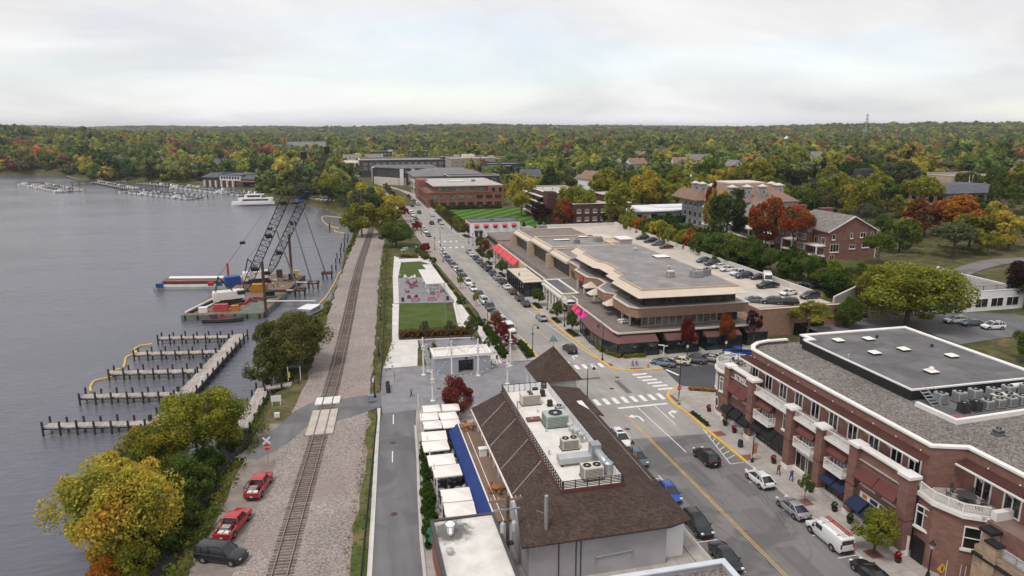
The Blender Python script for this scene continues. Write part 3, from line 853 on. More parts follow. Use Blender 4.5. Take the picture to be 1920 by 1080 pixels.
# ---------------------------------------------------------------- vegetation builders
def leaf_cloud(name,seed,n,leaf,clumps,shape='round',flat=1.0,mat=None,tilt=0.95):
 """many small leaf-sized faces spread over clumps in a unit crown"""
 rg=np.random.default_rng(seed)
 K=clumps
 u=rg.normal(size=(K,3));u /= np.linalg.norm(u,axis=1)[:,None]
 if shape == 'cone':
  t=rg.random(K)**0.8
  ang=rg.random(K)*2*PI
  rr=(1-t)*0.78 + 0.04
  c=np.stack([np.cos(ang)*rr,np.sin(ang)*rr,t*2-1],1)
  cr=0.14 + 0.22*(1-t)
 elif shape == 'vase':
  u[:,2]=np.abs(u[:,2])*0.9 - 0.25
  u /= np.linalg.norm(u,axis=1)[:,None]
  rr=0.35 + 0.55*rg.random(K)
  c=u*rr[:,None];c[:,2] += 0.1
  cr=0.14 + 0.24*rg.random(K)
 elif shape == 'box':
  c=(rg.random((K,3))*2-1)*0.78
  cr=0.3 + 0.12*rg.random(K)
 else:
  rr=0.3 + 0.58*rg.random(K)**0.7
  c=u*rr[:,None]
  cr=0.15 + 0.27*rg.random(K)**1.4
 idx=rg.integers(0,K,n)
 d=rg.normal(size=(n,3));d /= np.linalg.norm(d,axis=1)[:,None]
 cn=c[idx]/np.maximum(np.linalg.norm(c[idx],axis=1),0.05)[:,None]
 d=d + cn*0.75;d /= np.linalg.norm(d,axis=1)[:,None]
 p=c[idx] + d*(cr[idx]*(0.45+0.75*rg.random(n)**0.8))[:,None]
 p[:,2] *= flat
 nr=d + rg.normal(size=(n,3))*tilt;nr /= np.linalg.norm(nr,axis=1)[:,None]
 a=np.cross(nr,rg.normal(size=(n,3)));a /= np.maximum(np.linalg.norm(a,axis=1),1e-6)[:,None]
 b2=np.cross(nr,a)
 s=leaf*(0.6+0.8*rg.random(n))[:,None]
 V=np.stack([p-a*s*0.75,p-b2*s*0.42,p+a*s*0.75,p+b2*s*0.42],1).reshape(-1,3)
 me=bpy.data.meshes.new(name)
 me.vertices.add(4*n);me.vertices.foreach_set('co',V.astype(np.float32).ravel())
 me.loops.add(4*n);me.loops.foreach_set('vertex_index',np.arange(4*n,dtype=np.int32))
 me.polygons.add(n);me.polygons.foreach_set('loop_start',np.arange(0,4*n,4,dtype=np.int32))
 me.update(calc_edges=True)
 me.materials.append(mat)
 return me,c
def trunk_mesh(name,cl,seed,r=0.07,spread=0.85,n=7):
 """tapered trunk from z=0 up to the crown centre at z=1, with limbs into the clumps (crown units around z=1)"""
 rg=random.Random(seed)
 mb=MB()
 bend=[(0,0,-0.06),(rg.uniform(-.03,.03),rg.uniform(-.03,.03),0.3),(rg.uniform(-.05,.05),rg.uniform(-.05,.05),0.62),(rg.uniform(-.05,.05),rg.uniform(-.05,.05),1.05)]
 mb.pipe(bend,[r*1.35,r,r*0.8,r*0.4],n)
 order=sorted(range(len(cl)),key=lambda i: -abs(cl[i][0])-abs(cl[i][1]))[:7]
 for i in order:
  e=Vector((cl[i][0]*spread,cl[i][1]*spread,1.0+cl[i][2]*0.42))
  s0=Vector((bend[2][0],bend[2][1],0.55+rg.random()*0.3))
  mid=s0.lerp(e,0.5) + Vector((0,0,0.05))
  mb.pipe([s0,mid,e],[r*0.5,r*0.3,r*0.1],5)
 return mb.mesh(name,BARK,True)
BASELEAF=leafmat('leaves_mid_green',(0.078,0.117,0.026),(0.1365,0.182,0.039))
LM={
 'green': BASELEAF,
 'dark': leafmat('leaves_dark_green',(0.0442,0.0715,0.0234),(0.078,0.1105,0.0325)),
 'olive': leafmat('leaves_olive',(0.104,0.117,0.039),(0.1755,0.169,0.0585)),
 'grey': leafmat('leaves_grey_green',(0.0975,0.117,0.0585),(0.156,0.169,0.091)),
 'lime': leafmat('leaves_yellow_green',(0.17,0.2,0.034),(0.32,0.31,0.05)),
 'yellow': leafmat('leaves_yellow',(0.312,0.26,0.039),(0.468,0.364,0.052)),
 'mixed': leafmat('leaves_green_and_yellow',(0.117,0.1495,0.0312),(0.234,0.234,0.039),(0.442,0.351,0.052),0.364),
 'gold': leafmat('leaves_green_gold_orange',(0.23,0.25,0.05),(0.48,0.42,0.07),(0.58,0.37,0.07),0.24),
 'orange': leafmat('leaves_orange',(0.338,0.13,0.0234),(0.468,0.2015,0.0364)),
 'rust': leafmat('leaves_rust',(0.169,0.0715,0.0286),(0.26,0.104,0.039)),
 'redgreen': leafmat('leaves_red_over_green',(0.104,0.117,0.0325),(0.312,0.091,0.0286),(0.442,0.0715,0.0286),0.286),
 'crimson': leafmat('leaves_crimson',(0.169,0.0286,0.026),(0.286,0.0455,0.039)),
 'plum': leafmat('leaves_plum',(0.0364,0.0156,0.0208),(0.065,0.026,0.0286)),
 'maroon': leafmat('leaves_maroon',(0.17,0.045,0.038),(0.3,0.08,0.06)),
 'hedge': leafmat('leaves_hedge',(0.0455,0.0845,0.0156),(0.0715,0.1235,0.0208)),
 'grassy': leafmat('plume_grass',(0.156,0.0975,0.039),(0.26,0.156,0.065)),
 'flower': leafmat('flower_petals',(0.4,0.039,0.039),(0.55,0.429,0.039),(0.39,0.052,0.26),3.0),
 'redflower': leafmat('red_flowers',(0.39,0.0195,0.039),(0.45,0.026,0.052)),
 'weeds': leafmat('weeds',(0.078,0.13,0.0195),(0.143,0.182,0.0325),(0.221,0.182,0.039),0.5),
}
PROTO={}
def proto(kind):
 if kind in PROTO:
  return PROTO[kind]
 spec={'near': (11,30000,0.045,76,'round',1.0),'near2': (13,27000,0.048,64,'round',1.0),
   'mid0': (21,6500,0.095,34,'round',1.0),'mid1': (22,6500,0.095,26,'round',1.0),'mid2': (23,6500,0.095,38,'vase',1.0),'mid3': (24,6500,0.095,22,'round',1.0),
   'cone': (25,5200,0.09,60,'cone',1.0),'nearsmall': (26,11000,0.07,30,'round',1.0),'nearthin': (27,3200,0.08,18,'vase',1.0),'bush': (28,2600,0.13,14,'round',1.0),'hedge': (29,4200,0.12,26,'box',1.0),
   'far0': (31,620,0.27,11,'round',1.0)}[kind]
 me,c=leaf_cloud('crown_' + kind,spec[0],spec[1],spec[2],spec[3],spec[4],spec[5],BASELEAF)
 tm=trunk_mesh('trunk_' + kind,c,spec[0],0.05 if kind.startswith('near') else 0.045)
 PROTO[kind]=(me,tm)
 return PROTO[kind]
def setmat(o,m):
 o.material_slots[0].link='OBJECT'
 o.material_slots[0].material=m
def tree(kind,x,y,r,h,leaf,label,group=None,clear=0.28,z=None,name='tree',rz=None):
 me,tm=proto(kind)
 z=H(x,y) if z is None else z
 t=thing(name,label,'tree',(x,y,z),random.uniform(0,6.28) if rz is None else rz,group)
 zr=h*(1-clear)/2
 zc=h - zr
 tr=link('trunk',tm,t);tr.scale=(r,r,zc)
 cr=link('crown',me,t,(0,0,zc));cr.scale=(r,r,zr)
 setmat(cr,LM[leaf])
 return t
def bush(x,y,r,h,leaf,label,cat='shrub',group=None,kind='bush',z=None,name='shrub',sy=None,rz=None):
 me,tm=proto(kind)
 z=H(x,y) if z is None else z
 o=link(name,me,None,(x,y,z + h*0.42),random.uniform(0,6.28) if rz is None else rz)
 o.scale=(r,sy or r,h*0.58)
 setmat(o,LM[leaf])
 return tag(o,label,cat,group)
def leafmass(name,pts,size,leaf,label,cat,seed=1,kind='stuff',group=None):
 """low ground cover: loose leaves over a set of points (x, y, z, radius, height)"""
 rg=np.random.default_rng(seed)
 P,Nn=[],[]
 for (x,y,z,r,h) in pts:
  n=max(6,int(26*r*r*max(0.6,h)/(size*size)*0.045))
  d=rg.normal(size=(n,3));d /= np.linalg.norm(d,axis=1)[:,None]
  d[:,2]=np.abs(d[:,2])
  q=d*np.array([r,r,h])*(0.6+0.45*rg.random((n,1))) + np.array([x,y,z])
  P.append(q);Nn.append(d)
 p=np.concatenate(P);d=np.concatenate(Nn);n=len(p)
 nr=d + rg.normal(size=(n,3))*0.6;nr /= np.linalg.norm(nr,axis=1)[:,None]
 a=np.cross(nr,rg.normal(size=(n,3)));a /= np.maximum(np.linalg.norm(a,axis=1),1e-6)[:,None]
 b2=np.cross(nr,a)
 s=size*(0.6+0.8*rg.random(n))[:,None]
 V=np.stack([p-a*s*0.75,p-b2*s*0.42,p+a*s*0.75,p+b2*s*0.42],1).reshape(-1,3)
 me=bpy.data.meshes.new(name)
 me.vertices.add(4*n);me.vertices.foreach_set('co',V.astype(np.float32).ravel())
 me.loops.add(4*n);me.loops.foreach_set('vertex_index',np.arange(4*n,dtype=np.int32))
 me.polygons.add(n);me.polygons.foreach_set('loop_start',np.arange(0,4*n,4,dtype=np.int32))
 me.update(calc_edges=True);me.materials.append(LM[leaf])
 o=link(name,me)
 if kind:
  o['kind']=kind
 return tag(o,label,cat,group)

# ---------------------------------------------------------------- trees placed one by one
rnd=random.Random(3)
tree('near',-25.6,75.6,6.0,12.0,'gold','big tree turning gold and orange on the lake bank by the parked black SUV',clear=0.02,z=-1.6,rz=0.4)
tree('nearsmall',-25.6,70.8,1.9,3.2,'orange','small orange and red bush-like tree under the big golden tree',clear=0.05,z=-1.9)
tree('near2',-21.0,97.0,5.6,10.6,'lime','leaning yellow-green willow on the bank behind the golden tree',clear=0.14,z=-1.6,rz=1.2)
for x,y,r,h,lf in ((-22.4,75.0,3.2,5.2,'green'),(-23.5,71.5,2.6,4.2,'lime'),(-21.0,79.5,2.6,4.4,'green'),(-20.6,88.0,2.6,4.6,'lime'),(-19.4,92.0,2.4,4.2,'hedge'),(-18.4,101.0,1.8,3.2,'lime'),(-27.5,84.0,3.2,5.5,'mixed')):
 bush(x,y,r,h,lf,'%s bush under the trees on the lake bank' % {'green': 'mid green','lime': 'yellow-green','hedge': 'deep green','mixed': 'yellowing'}[lf],group='bushes under the bank trees',z=-1.9,kind='nearsmall')
tree('near2',-25.5,92.5,4.4,8.4,'mixed','yellowing willow half hidden behind the golden tree on the bank',clear=0.12,z=-1.8,rz=2.9)
tree('nearsmall',-21.3,84.5,3.4,5.6,'green','low green tree on the bank beside the dirt track',clear=0.05,z=-1.2)
tree('near',-11.4,128.5,6.3,12.2,'olive','dark olive tree on the shore beside the railway, near the timber docks',clear=0.08,z=-0.6,rz=2.2)
tree('nearsmall',-15.2,124.5,3.6,8.2,'olive','smaller olive tree leaning over the water beside the timber docks',clear=0.05,z=-1.0)
tree('near2',17.8,262,6.6,9.0,'green','spreading green tree over the picnic lawn at the far end of the park',clear=0.16)
tree('mid1',20.2,318,4.6,8.6,'dark','dark round tree below the golden tree beside the railway curve',clear=0.10)
tree('mid2',20.6,330,6.0,13.5,'gold','golden tree beside the railway curve above the dark round tree',clear=0.22)
tree('mid1',0.5,404,7.6,12.5,'green','wide green tree arching over the end of the railway curve',clear=0.2)
tree('mid0',-9.0,452,8.0,15,'mixed','yellowing tree on the shore lawn beside the railway bend',clear=0.2)
tree('mid3',-27.0,478,8.2,19,'dark','tall dark tree on the shore behind the crane booms',clear=0.08)
tree('mid0',-42,500,9.0,14,'olive','olive tree on the shore between the marina building and the dark tree',clear=0.1)
tree('mid2',-33,520,7.0,12,'mixed','yellowish tree on the shore behind the white cruise boat',clear=0.1)
tree('nearsmall',15.4,100.6,2.5,6.0,'maroon','dark red maple at the corner of the restaurant patio',clear=0.12)
for x,y,lab in ((64.2,118.9,'slim red maple before the bistro, beside the white signpost'),(73.0,119.5,'slim red maple before the bistro, between two maroon roofs')):
 tree('nearsmall',x,y,1.7,7.2,'redgreen' if x > 70 else 'crimson',lab,clear=0.32,z=0.14)
tree('nearthin',79.5,120.2,1.7,7.6,'plum','nearly bare young tree before the bistro wing next to the brick garage',clear=0.3,z=0.14)
tree('near',117.6,121.5,10.6,14.6,'lime','big spreading yellow-green tree in the car park island',clear=0.17,z=1.5,rz=0.8)
tree('near2',124.5,136.5,7.4,12.5,'mixed','yellow-green tree behind the big car park tree',clear=0.2,rz=1.9)
tree('nearsmall',104.6,123.5,3.0,6.8,'green','round green tree at the garage corner of the car park',clear=0.1,z=1.5)
tree('nearthin',94.5,123.5,4.6,7.6,'mixed','thin yellowing tree in front of the brick garage wall',clear=0.3,z=0.1)
tree('nearsmall',121.2,96.5,2.5,6.6,'green','young green street tree behind the dark flat roof, by the white railing',clear=0.2,z=1.5)
tree('nearsmall',131.6,96.0,2.7,7.0,'green','second young green street tree along the white railing',clear=0.2,z=1.5)
tree('near2',158.5,127.0,6.4,10.5,'plum','dark plum-coloured tree beside the low white house',clear=0.1,z=3)
for x,y,r,h in ((112.5,135,3.0,4.0),(107.8,131.5,2.0,2.6)):
 bush(x,y,r,h,'hedge','dark green shrub mass by the car park ramp',group='shrubs by the car park ramp')
# street trees
for x,y,r,h,lf,lab in ((51.6,64.9,0.85,3.8,'green','sapling in a grate beside the parked silver car'),(52.2,54.2,2.1,5.0,'lime','yellow-green street tree in a grate beside the brick block, over the black car'),
       (46.7,138.4,1.5,4.6,'green','young street tree in the planting bed nearest the bistro corner'),(46.4,148.8,1.6,4.4,'green','young street tree in the second bed from the bistro corner'),
       (46.0,163,1.6,4.2,'green','young street tree beside the black glass pavilion end'),(45.2,201,1.9,4.6,'green','street tree between parked cars before the coral awnings'),(45.3,221,1.5,4.4,'green','street tree by the far coral awning'),
       (46.8,236,2.0,5.0,'rust','browning street tree on the corner bed by the pale shops'),(46.6,243,2.1,5.4,'olive','olive street tree on the corner bed nearest the far crosswalk'),
       (47.8,279,1.9,5.2,'green','street tree in the bed past the far crosswalk'),(14.6,139.0,1.1,4.6,'grey','slim young tree at the plume grass bed, nearest the concrete pad'),(19.9,138.8,1.1,4.6,'grey','slim young tree in the middle behind the metal kiosk'),(24.4,138.8,1.4,4.8,'olive','slim young tree behind the metal kiosk, nearest the promenade'),
       (14.9,126.4,1.1,3.6,'green','leafy young tree at the corner of the metal kiosk'),(25.8,128.6,1.0,3.4,'grey','thin young tree at the promenade end of the kiosk'),
       (31.2,146.2,1.7,3.2,'rust','small russet tree at the lamp post beside the promenade'),(31.0,137.6,1.6,3.6,'crimson','small bright red maple in the promenade bed'),(30.8,130.6,1.4,3.2,'maroon','small dull red maple in the promenade bed near the plaza'),
       (30.5,166,0.9,3.6,'lime','thin young tree in the path beside the promenade'),(29.9,186,0.9,3.6,'lime','second thin young tree along the path beside the promenade'),(26.8,246,2.0,3.4,'crimson','small red tree before the far crosswalk'),(29.5,302,2.3,3.6,'crimson','bright red low tree beside the parked cars past the far crosswalk')):
 tree('nearthin' if lf in ('grey',) or r < 1 else 'nearsmall',x,y,r,h,lf,lab,clear=0.3 if h > 4 else 0.18,z=0.14 if x > 27 else 0.02)
k=0
for y in np.arange(292,372,9.0):
 tree('mid%d' % (k % 4),47.9+rnd.uniform(-.5,.5),float(y),1.6,5.0,rnd.choice(['green','olive','lime']),'young street tree in the long bed beside the striped lawn','street trees beside the striped lawn',clear=0.25,z=0.14);k += 1
for y in np.arange(350,520,16.0):
 tree('mid%d' % (k % 4),29.0+rnd.uniform(-.5,.5),float(y),1.9,4.6,rnd.choice(['crimson','rust','green']),'small reddish street tree along the far lakeside pavement','street trees along the far lakeside pavement',clear=0.2,z=0.1);k += 1
 tree('mid%d' % (k % 4),46.8+rnd.uniform(-.5,.5),float(y)+6,1.7,5.2,rnd.choice(['green','olive','lime']),'small street tree before the far shopfronts','street trees before the far shopfronts',clear=0.2,z=0.1);k += 1
# clipped tree row and thicket behind the parking deck
for i,y in enumerate(np.arange(178,262,5.0)):
 far=y > 198
 tree('mid%d' % (i % 4),108.6+rnd.uniform(-.3,.3),float(y),3.1 if far else 3.6,7.4 if far else 8.2+rnd.uniform(-.6,.8),(['lime','lime','gold','lime','green','orange','lime','lime'][i % 8] if far else 'green'),
  'clipped round-headed tree behind the parking deck wall' if far else 'bushy green tree behind the parking deck wall','clipped tree row behind the parking deck' if far else 'bushy trees behind the parking deck',clear=0.05)
for i in range(22):
 y=140 + i*2.4 + rnd.uniform(-1,1);x=109.8 + rnd.uniform(0,8) + max(0,(158-y)*0.25)
 tree('mid%d' % (i % 4),x,y,rnd.uniform(2.6,3.6),rnd.uniform(5.5,8.6),(lf_ := rnd.choice(['green','green','hedge','lime'])),'%s tree in the thicket before the brick townhouses' % {'green': 'mid green','hedge': 'deep green','lime': 'yellow-green'}[lf_],'thicket before the brick townhouses',clear=0.04)
for i in range(16):
 y=186 + i*4.4;x=117 + rnd.uniform(-2,6)
 tree('mid%d' % (i % 4),x,y,rnd.uniform(2.4,3.4),rnd.uniform(4,6),rnd.choice(['dark','hedge','green']),'dark understorey tree before the grey mansion block','understorey before the grey mansion block',clear=0.04)
for x,y,r,h,lf,lab,kd in ((126.5,212,7.2,18,'dark','tall dark green tree in front of the grey mansion block','mid1'),(131,196,5.6,18.5,'redgreen','tall tree with red and green leaves in front of the pinkish roof','mid0'),(133.4,185,5.2,16.5,'redgreen','red-topped tree standing before the brick townhouses','mid2'),
        (127.5,221,4.2,19,'yellow','yellow tree rising behind the dark tree by the mansion block','mid3'),(131.0,232,2.6,19,'crimson','narrow crimson tree top against the pinkish mansion roof','mid1'),
        (150,168,4.4,9.5,'green','bright green tree at the brick townhouse corner','mid2'),(205,196,8.5,15,'orange','large orange tree behind the brick gable end','mid0'),(196,200,6.0,13,'rust','rust-coloured tree against the brick gable end','mid1'),(190,176,7.5,12,'mixed','yellow-green tree right of the brick gable end','mid3'),(178,170,6.0,11,'grey','grey-green tree right of the brick townhouses','mid2'),(201,172,6.8,11.5,'gold','gold-tinged tree on the slope above the low white house','mid1'),
        (222,168,6.2,13,'orange','orange tree on the grassy slope','mid0'),(232,152,6.4,12,'orange','orange tree beside the hill road','mid2'),(214,196,4.5,9.5,'dark','dark shrub-like tree on the grassy slope','mid3'),
        (100.5,296,7.8,19.5,'lime','big bright green tree before the brick apartments','mid2'),(92.5,287,5.2,14.5,'redgreen','red and green tree beside the brick apartments','mid0'),(86,302,5.2,9.5,'plum','plum tree at the end of the striped lawn','mid1'),(86,338,6.8,21.0,'gold','tall browning tree between the brick office and the brick apartments','mid3'),(90,318,4.0,10,'plum','dark plum tree beside the brick apartment stair tower','mid1'),
        (134,300,9.5,19,'yellow','big yellow-green tree right of the brick apartments','mid1'),(141,308,8.0,17,'lime','yellow-green tree behind the low white-roofed building','mid2')):
 tree(kd,x,y,r,h,lf,lab,clear=0.2)
for x,y,h in ((79.5,281,6.5),(82.5,279,7.5),(73,283,4.5)):
 tree('cone',x,y,1.7,h,'dark','small dark spruce at the edge of the striped lawn','small spruces at the striped lawn',clear=0.03)
for i,(x,y,h) in enumerate(((262,232,15),(272,214,16),(281,232,17),(288,205,15),(297,222,16),(257,214,13))):
 tree('mid2' if i % 2 else 'cone',x,y,7.5 if i % 2 else 6.0,h,'green','green tree before the dark-roofed hall on the hill','trees before the dark-roofed hall',clear=0.05)
# hedges, shrubs and beds
def hedge(x0,y0,x1,y1,w,h,label,leaf='hedge',z=0.0,step=2.2,group=None):
 L=math.hypot(x1-x0,y1-y0);n=max(1,round(L/step))
 a=math.atan2(y1-y0,x1-x0)
 t=thing('hedge',label,'hedge',((x0+x1)/2,(y0+y1)/2,z),a,group)
 for i in range(n):
  o=link('shrub',proto('hedge')[0],t,((i+0.5)/n*L - L/2,0,h*0.5))
  o.scale=(L/n*0.52,w*0.5,h*0.5)
  o.rotation_euler=(0,0,PI*(i % 2))
  setmat(o,LM[leaf])
 return t
hedge(7.0,66,8.0,78.5,1.7,1.5,'clipped hedge between the alley and the white patio umbrellas')
hedge(8.1,79.5,8.9,90,1.4,1.3,'clipped hedge along the alley at the far patio umbrellas')
hedge(51.8,275.5,51.3,373,1.8,2.6,'tall dark hedge between pavement and striped lawn','hedge',0,5)
hedge(51.6,375.4,84,375.4,1.8,2.4,'dark hedge at the far edge of the striped lawn before parked cars','dark',0,5)
hedge(9.7,144.6,25.1,143.4,3.4,1.5,'bed of russet plume grass behind the flagpole lawn','grassy',0.1,1.6)
hedge(18.0,241,23.2,236.0,2.0,0.8,'bed of russet plume grass before the picnic lawn','grassy',0.05,1.6)
for a,bq,c,d in ((26.9,222,27.5,195.5),(27.5,192,27.7,186.3),(27.8,182,27.8,174.4),(28.1,165,28.1,155)):
 hedge(a,bq,c,d,0.8,0.45,'low dark planting strip between promenade and path','hedge',0.1,2.2,'low planting strips along the promenade')
hedge(29.0,145.4,28.6,125.2,1.7,1.3,'leafy green border along the plaza end of the promenade','hedge',0.1,1.7)
hedge(24.6,250,25.6,232,2.2,1.5,'green and gold border along the promenade by the far crosswalk','olive',0.05,2.2)
hedge(33.8,134,33.7,124.6,1.6,0.9,'low shrub bed at the plaza kerb by the tall lamp','hedge',0.13,1.8)
for x,y,r in ((28.2,150.4,1.5),(27.6,170.2,1.4),(27.2,228,1.5)):
 bush(x,y,r,1.5,'hedge','rounded green shrub at the end of a promenade bed',group='rounded shrubs along the promenade',z=0.1)
for x0,y0,x1,y1 in ((46.3,150.8,46.3,146.6),(46.5,140.8,46.9,136.0),(45.6,165.5,45.7,160.5),(45.2,204.6,45.2,198.4),(45.2,223.6,45.2,217.4),(46.2,247,45.4,233),(47.5,284,48.6,275.5)):
 hedge(x0,y0,x1,y1,1.2,0.4,'low green planting in a pavement bed on the shop side','hedge',0.13,2.0,'low pavement beds on the shop side')
hedge(51.4,92.6,51.4,87.6,0.6,0.45,'low dark planting in the narrow kerb bed at the brick block corner','hedge',0.13,1.3)
hedge(55.7,101.9,60.0,99.7,0.9,0.5,'bed of yellow and red flowers at the brick block corner','flower',0.13,1.2)
hedge(47.9,291,47.9,371,2.6,1.0,'long green planting bed beside the striped lawn pavement','olive',0.1,5)
bush(112,284,6,2.2,'hedge','low clipped hedge block beside the white-roofed building',z=5,name='hedge',cat='hedge')
hedge(126,268,150,262,3.0,3.0,'tall clipped hedge beside the green garden of the mansion','hedge',5,4)
sheet('mansion_lawn',[(124,266),(136,262),(134,240),(122,246)],5.05,LAWN,0.2)
# weeds: fence strip, lake bank, verge
pts=[]
for y in np.arange(124,300,0.8):
 for q in range(2):
  pts.append((tx(y) + 8.5 + rnd.uniform(-1.6,1.6),float(y),0.0,rnd.uniform(0.4,0.9),rnd.uniform(0.3,1.1)))
leafmass('weed_strip',pts,0.22,'weeds','weedy green strip along the fence between railway and park','weeds',5)
pts=[]
for y in np.arange(62,104,0.7):
 for q in range(2):
  pts.append((tx(y) + 7.4 + rnd.uniform(-1.1,1.1),float(y),-0.05,rnd.uniform(0.2,0.45),rnd.uniform(0.1,0.4)))
leafmass('verge_weeds',pts,0.14,'olive','dry weedy verge between ballast and alley fence','weeds',6)
pts=[]
for i in range(len(SHORE)-1):
 (xa,ya),(xb,yb)=SHORE[i],SHORE[i+1]
 if ya > 520 or ya < 55:
  continue
 L=math.hypot(xb-xa,yb-ya)
 for q in range(int(L*(5 if ya < 135 else 2.6))):
  t=rnd.random()
  x=xa+(xb-xa)*t;y=ya+(yb-ya)*t
  o=rnd.uniform(0.0,3.8) if y < 140 else rnd.uniform(0.4,min(6.0,max(1.2,tx(y)-5.4-x)))
  x += o
  if 104 < y < 122 and x > -14.5:
   continue
  pts.append((x,y,H(x,y)-0.1,rnd.uniform(0.5,1.2),rnd.uniform(0.5,1.6)))
leafmass('bank_scrub',pts,0.26,'weeds','green scrub growing along the lake bank beside the railway','scrub',7)
pts=[]
for q in range(900):
 x,y=rnd.uniform(160,330),rnd.uniform(95,245)
 if 136 < y < 170: continue
 pts.append((x,y,H(x,y)-.1,rnd.uniform(.8,2.2),rnd.uniform(.4,1.6)))
leafmass('slope_scrub',pts,.55,'olive','olive scrub covering the slope right of the brick townhouses','scrub',9)
for q in range(46):
 y=140 + q*5.2 + rnd.uniform(-2,2);xs_=float(np.interp(y,[p[1] for p in SHORE[::-1]],[p[0] for p in SHORE[::-1]]));xe=tx(y)-6.0
 if 160 < y < 180 or xe < xs_+1.2: continue
 r=rnd.uniform(.9,min(2.4,.5+(xe-xs_)*.4));lf_=rnd.choice(('green','lime','hedge','weeds'))
 bush(rnd.uniform(xs_+.8,xe),y,r,r*rnd.uniform(1.2,1.9),lf_,'%s shrub on the stony shore beside the railway' % {'green': 'mid green','lime': 'yellow-green','hedge': 'deep green','weeds': 'mottled green'}[lf_],group='shrubs on the stony shore')
# riprap stones
rock=MB()
for i in range(len(SHORE)-1):
 (xa,ya),(xb,yb)=SHORE[i],SHORE[i+1]
 if ya > 480 or ya < 130:
  continue
 L=math.hypot(xb-xa,yb-ya)
 for q in range(int(L*3)):
  t=rnd.random();x=xa+(xb-xa)*t+rnd.uniform(-0.6,1.6);y=ya+(yb-ya)*t
  r=rnd.uniform(0.25,0.6)
  rock.ob(x,y,H(x,y)-0.15,r*1.3,r,r*0.8,rnd.uniform(0,3))
o=struct('riprap',rock,mk('shore_stone',(0.33,0.29,0.26),0.9,0.3,0.8,4));o['kind']='stuff';tag(o,'loose grey stones lining the lake shore beside the railway','stones')
# ---------------------------------------------------------------- building helpers
WC={}
def winmesh(w,h,nx,nz_,ft=0.09,dep=0.07):
 key=(round(w,2),round(h,2),nx,nz_,ft,dep)
 if key in WC:
  return WC[key]
 f,g=MB(),MB()
 y0,y1=-dep,0.03
 f.box(-w/2,y0,0,-w/2+ft,y1,h);f.box(w/2-ft,y0,0,w/2,y1,h)
 f.box(-w/2+ft,y0,h-ft,w/2-ft,y1,h);f.box(-w/2+ft,y0,0,w/2-ft,y1,ft)
 for i in range(1,nx):
  x=-w/2 + w*i/nx
  f.box(x-ft*0.35,y0+0.015,ft,x+ft*0.35,y1,h-ft)
 for j in range(1,nz_):
  z=h*j/nz_ if nz_ > 2 or nx == 1 else h*0.68
  for i in range(nx):
   f.box(-w/2 + w*i/nx + ft*0.36,y0+0.02,z-ft*0.3,-w/2 + w*(i+1)/nx - ft*0.36,y1,z+ft*0.3)
 g.add([(-w/2+0.02,-0.02,0.02),(w/2-0.02,-0.02,0.02),(w/2-0.02,-0.02,h-0.02),(-w/2+0.02,-0.02,h-0.02)],[(0,1,2,3)])
 WC[key]=(f,g,{})
 return WC[key]
ROT={'S': 0.0,'W': -PI/2,'E': PI/2,'N': PI}
def win(root,side,u,z,w,h,plane,nx=1,nz_=1,fm=None,gm=None,sill=False,name='window',ft=0.09,rz=None,dep=0.07):
 fm=fm or TRIM;gm=gm or GLASS
 f,g,cache=winmesh(w,h,nx,nz_,ft,dep)
 if fm.name not in cache:
  cache[fm.name]=f.mesh('window',fm)
 if ('g',gm.name) not in cache:
  cache[('g',gm.name)]=g.mesh('pane',gm)
 L=root.location
 p=(u - L.x,plane - L.y,z - L.z) if side in 'SN' else (plane - L.x,u - L.y,z - L.z)
 o=link(name,cache[fm.name],root,p,ROT[side] if rz is None else rz)
 link('pane',cache[('g',gm.name)],o)
 if sill:
  key=('s',round(w,2),fm.name)
  if key not in cache:
   cache[key]=MB().box(-w/2-0.12,-0.2,-0.22,w/2+0.12,0.02,0.0).mesh('sill',TRIM)
  link('sill',cache[key],o)
 return o
def block(root,x0,y0,x1,y1,z0,zr,zp,wall,roof,cop=None,pt=0.3,cw=0.42,ch=0.14,parts=True):
 wpart(root,'wall',MB().box(x0,y0,z0,x1,y1,zr),wall)
 wpart(root,'roof',MB().box(x0+pt,y0+pt,zr-0.02,x1-pt,y1-pt,zr+0.03),roof)
 if zp > zr:
  m=MB()
  m.box(x0,y0,zr,x1,y0+pt,zp);m.box(x0,y1-pt,zr,x1,y1,zp)
  m.box(x0,y0+pt,zr,x0+pt,y1-pt,zp);m.box(x1-pt,y0+pt,zr,x1,y1-pt,zp)
  wpart(root,'parapet',m,wall)
  m=MB();e=(cw-pt)/2
  m.box(x0-e,y0-e,zp,x1+e,y0+pt+e,zp+ch);m.box(x0-e,y1-pt-e,zp,x1+e,y1+e,zp+ch)
  m.box(x0-e,y0+pt+e,zp,x0+pt+e,y1-pt-e,zp+ch);m.box(x1-pt-e,y0+pt+e,zp,x1+e,y1-pt-e,zp+ch)
  wpart(root,'coping',m,cop or TRIM)
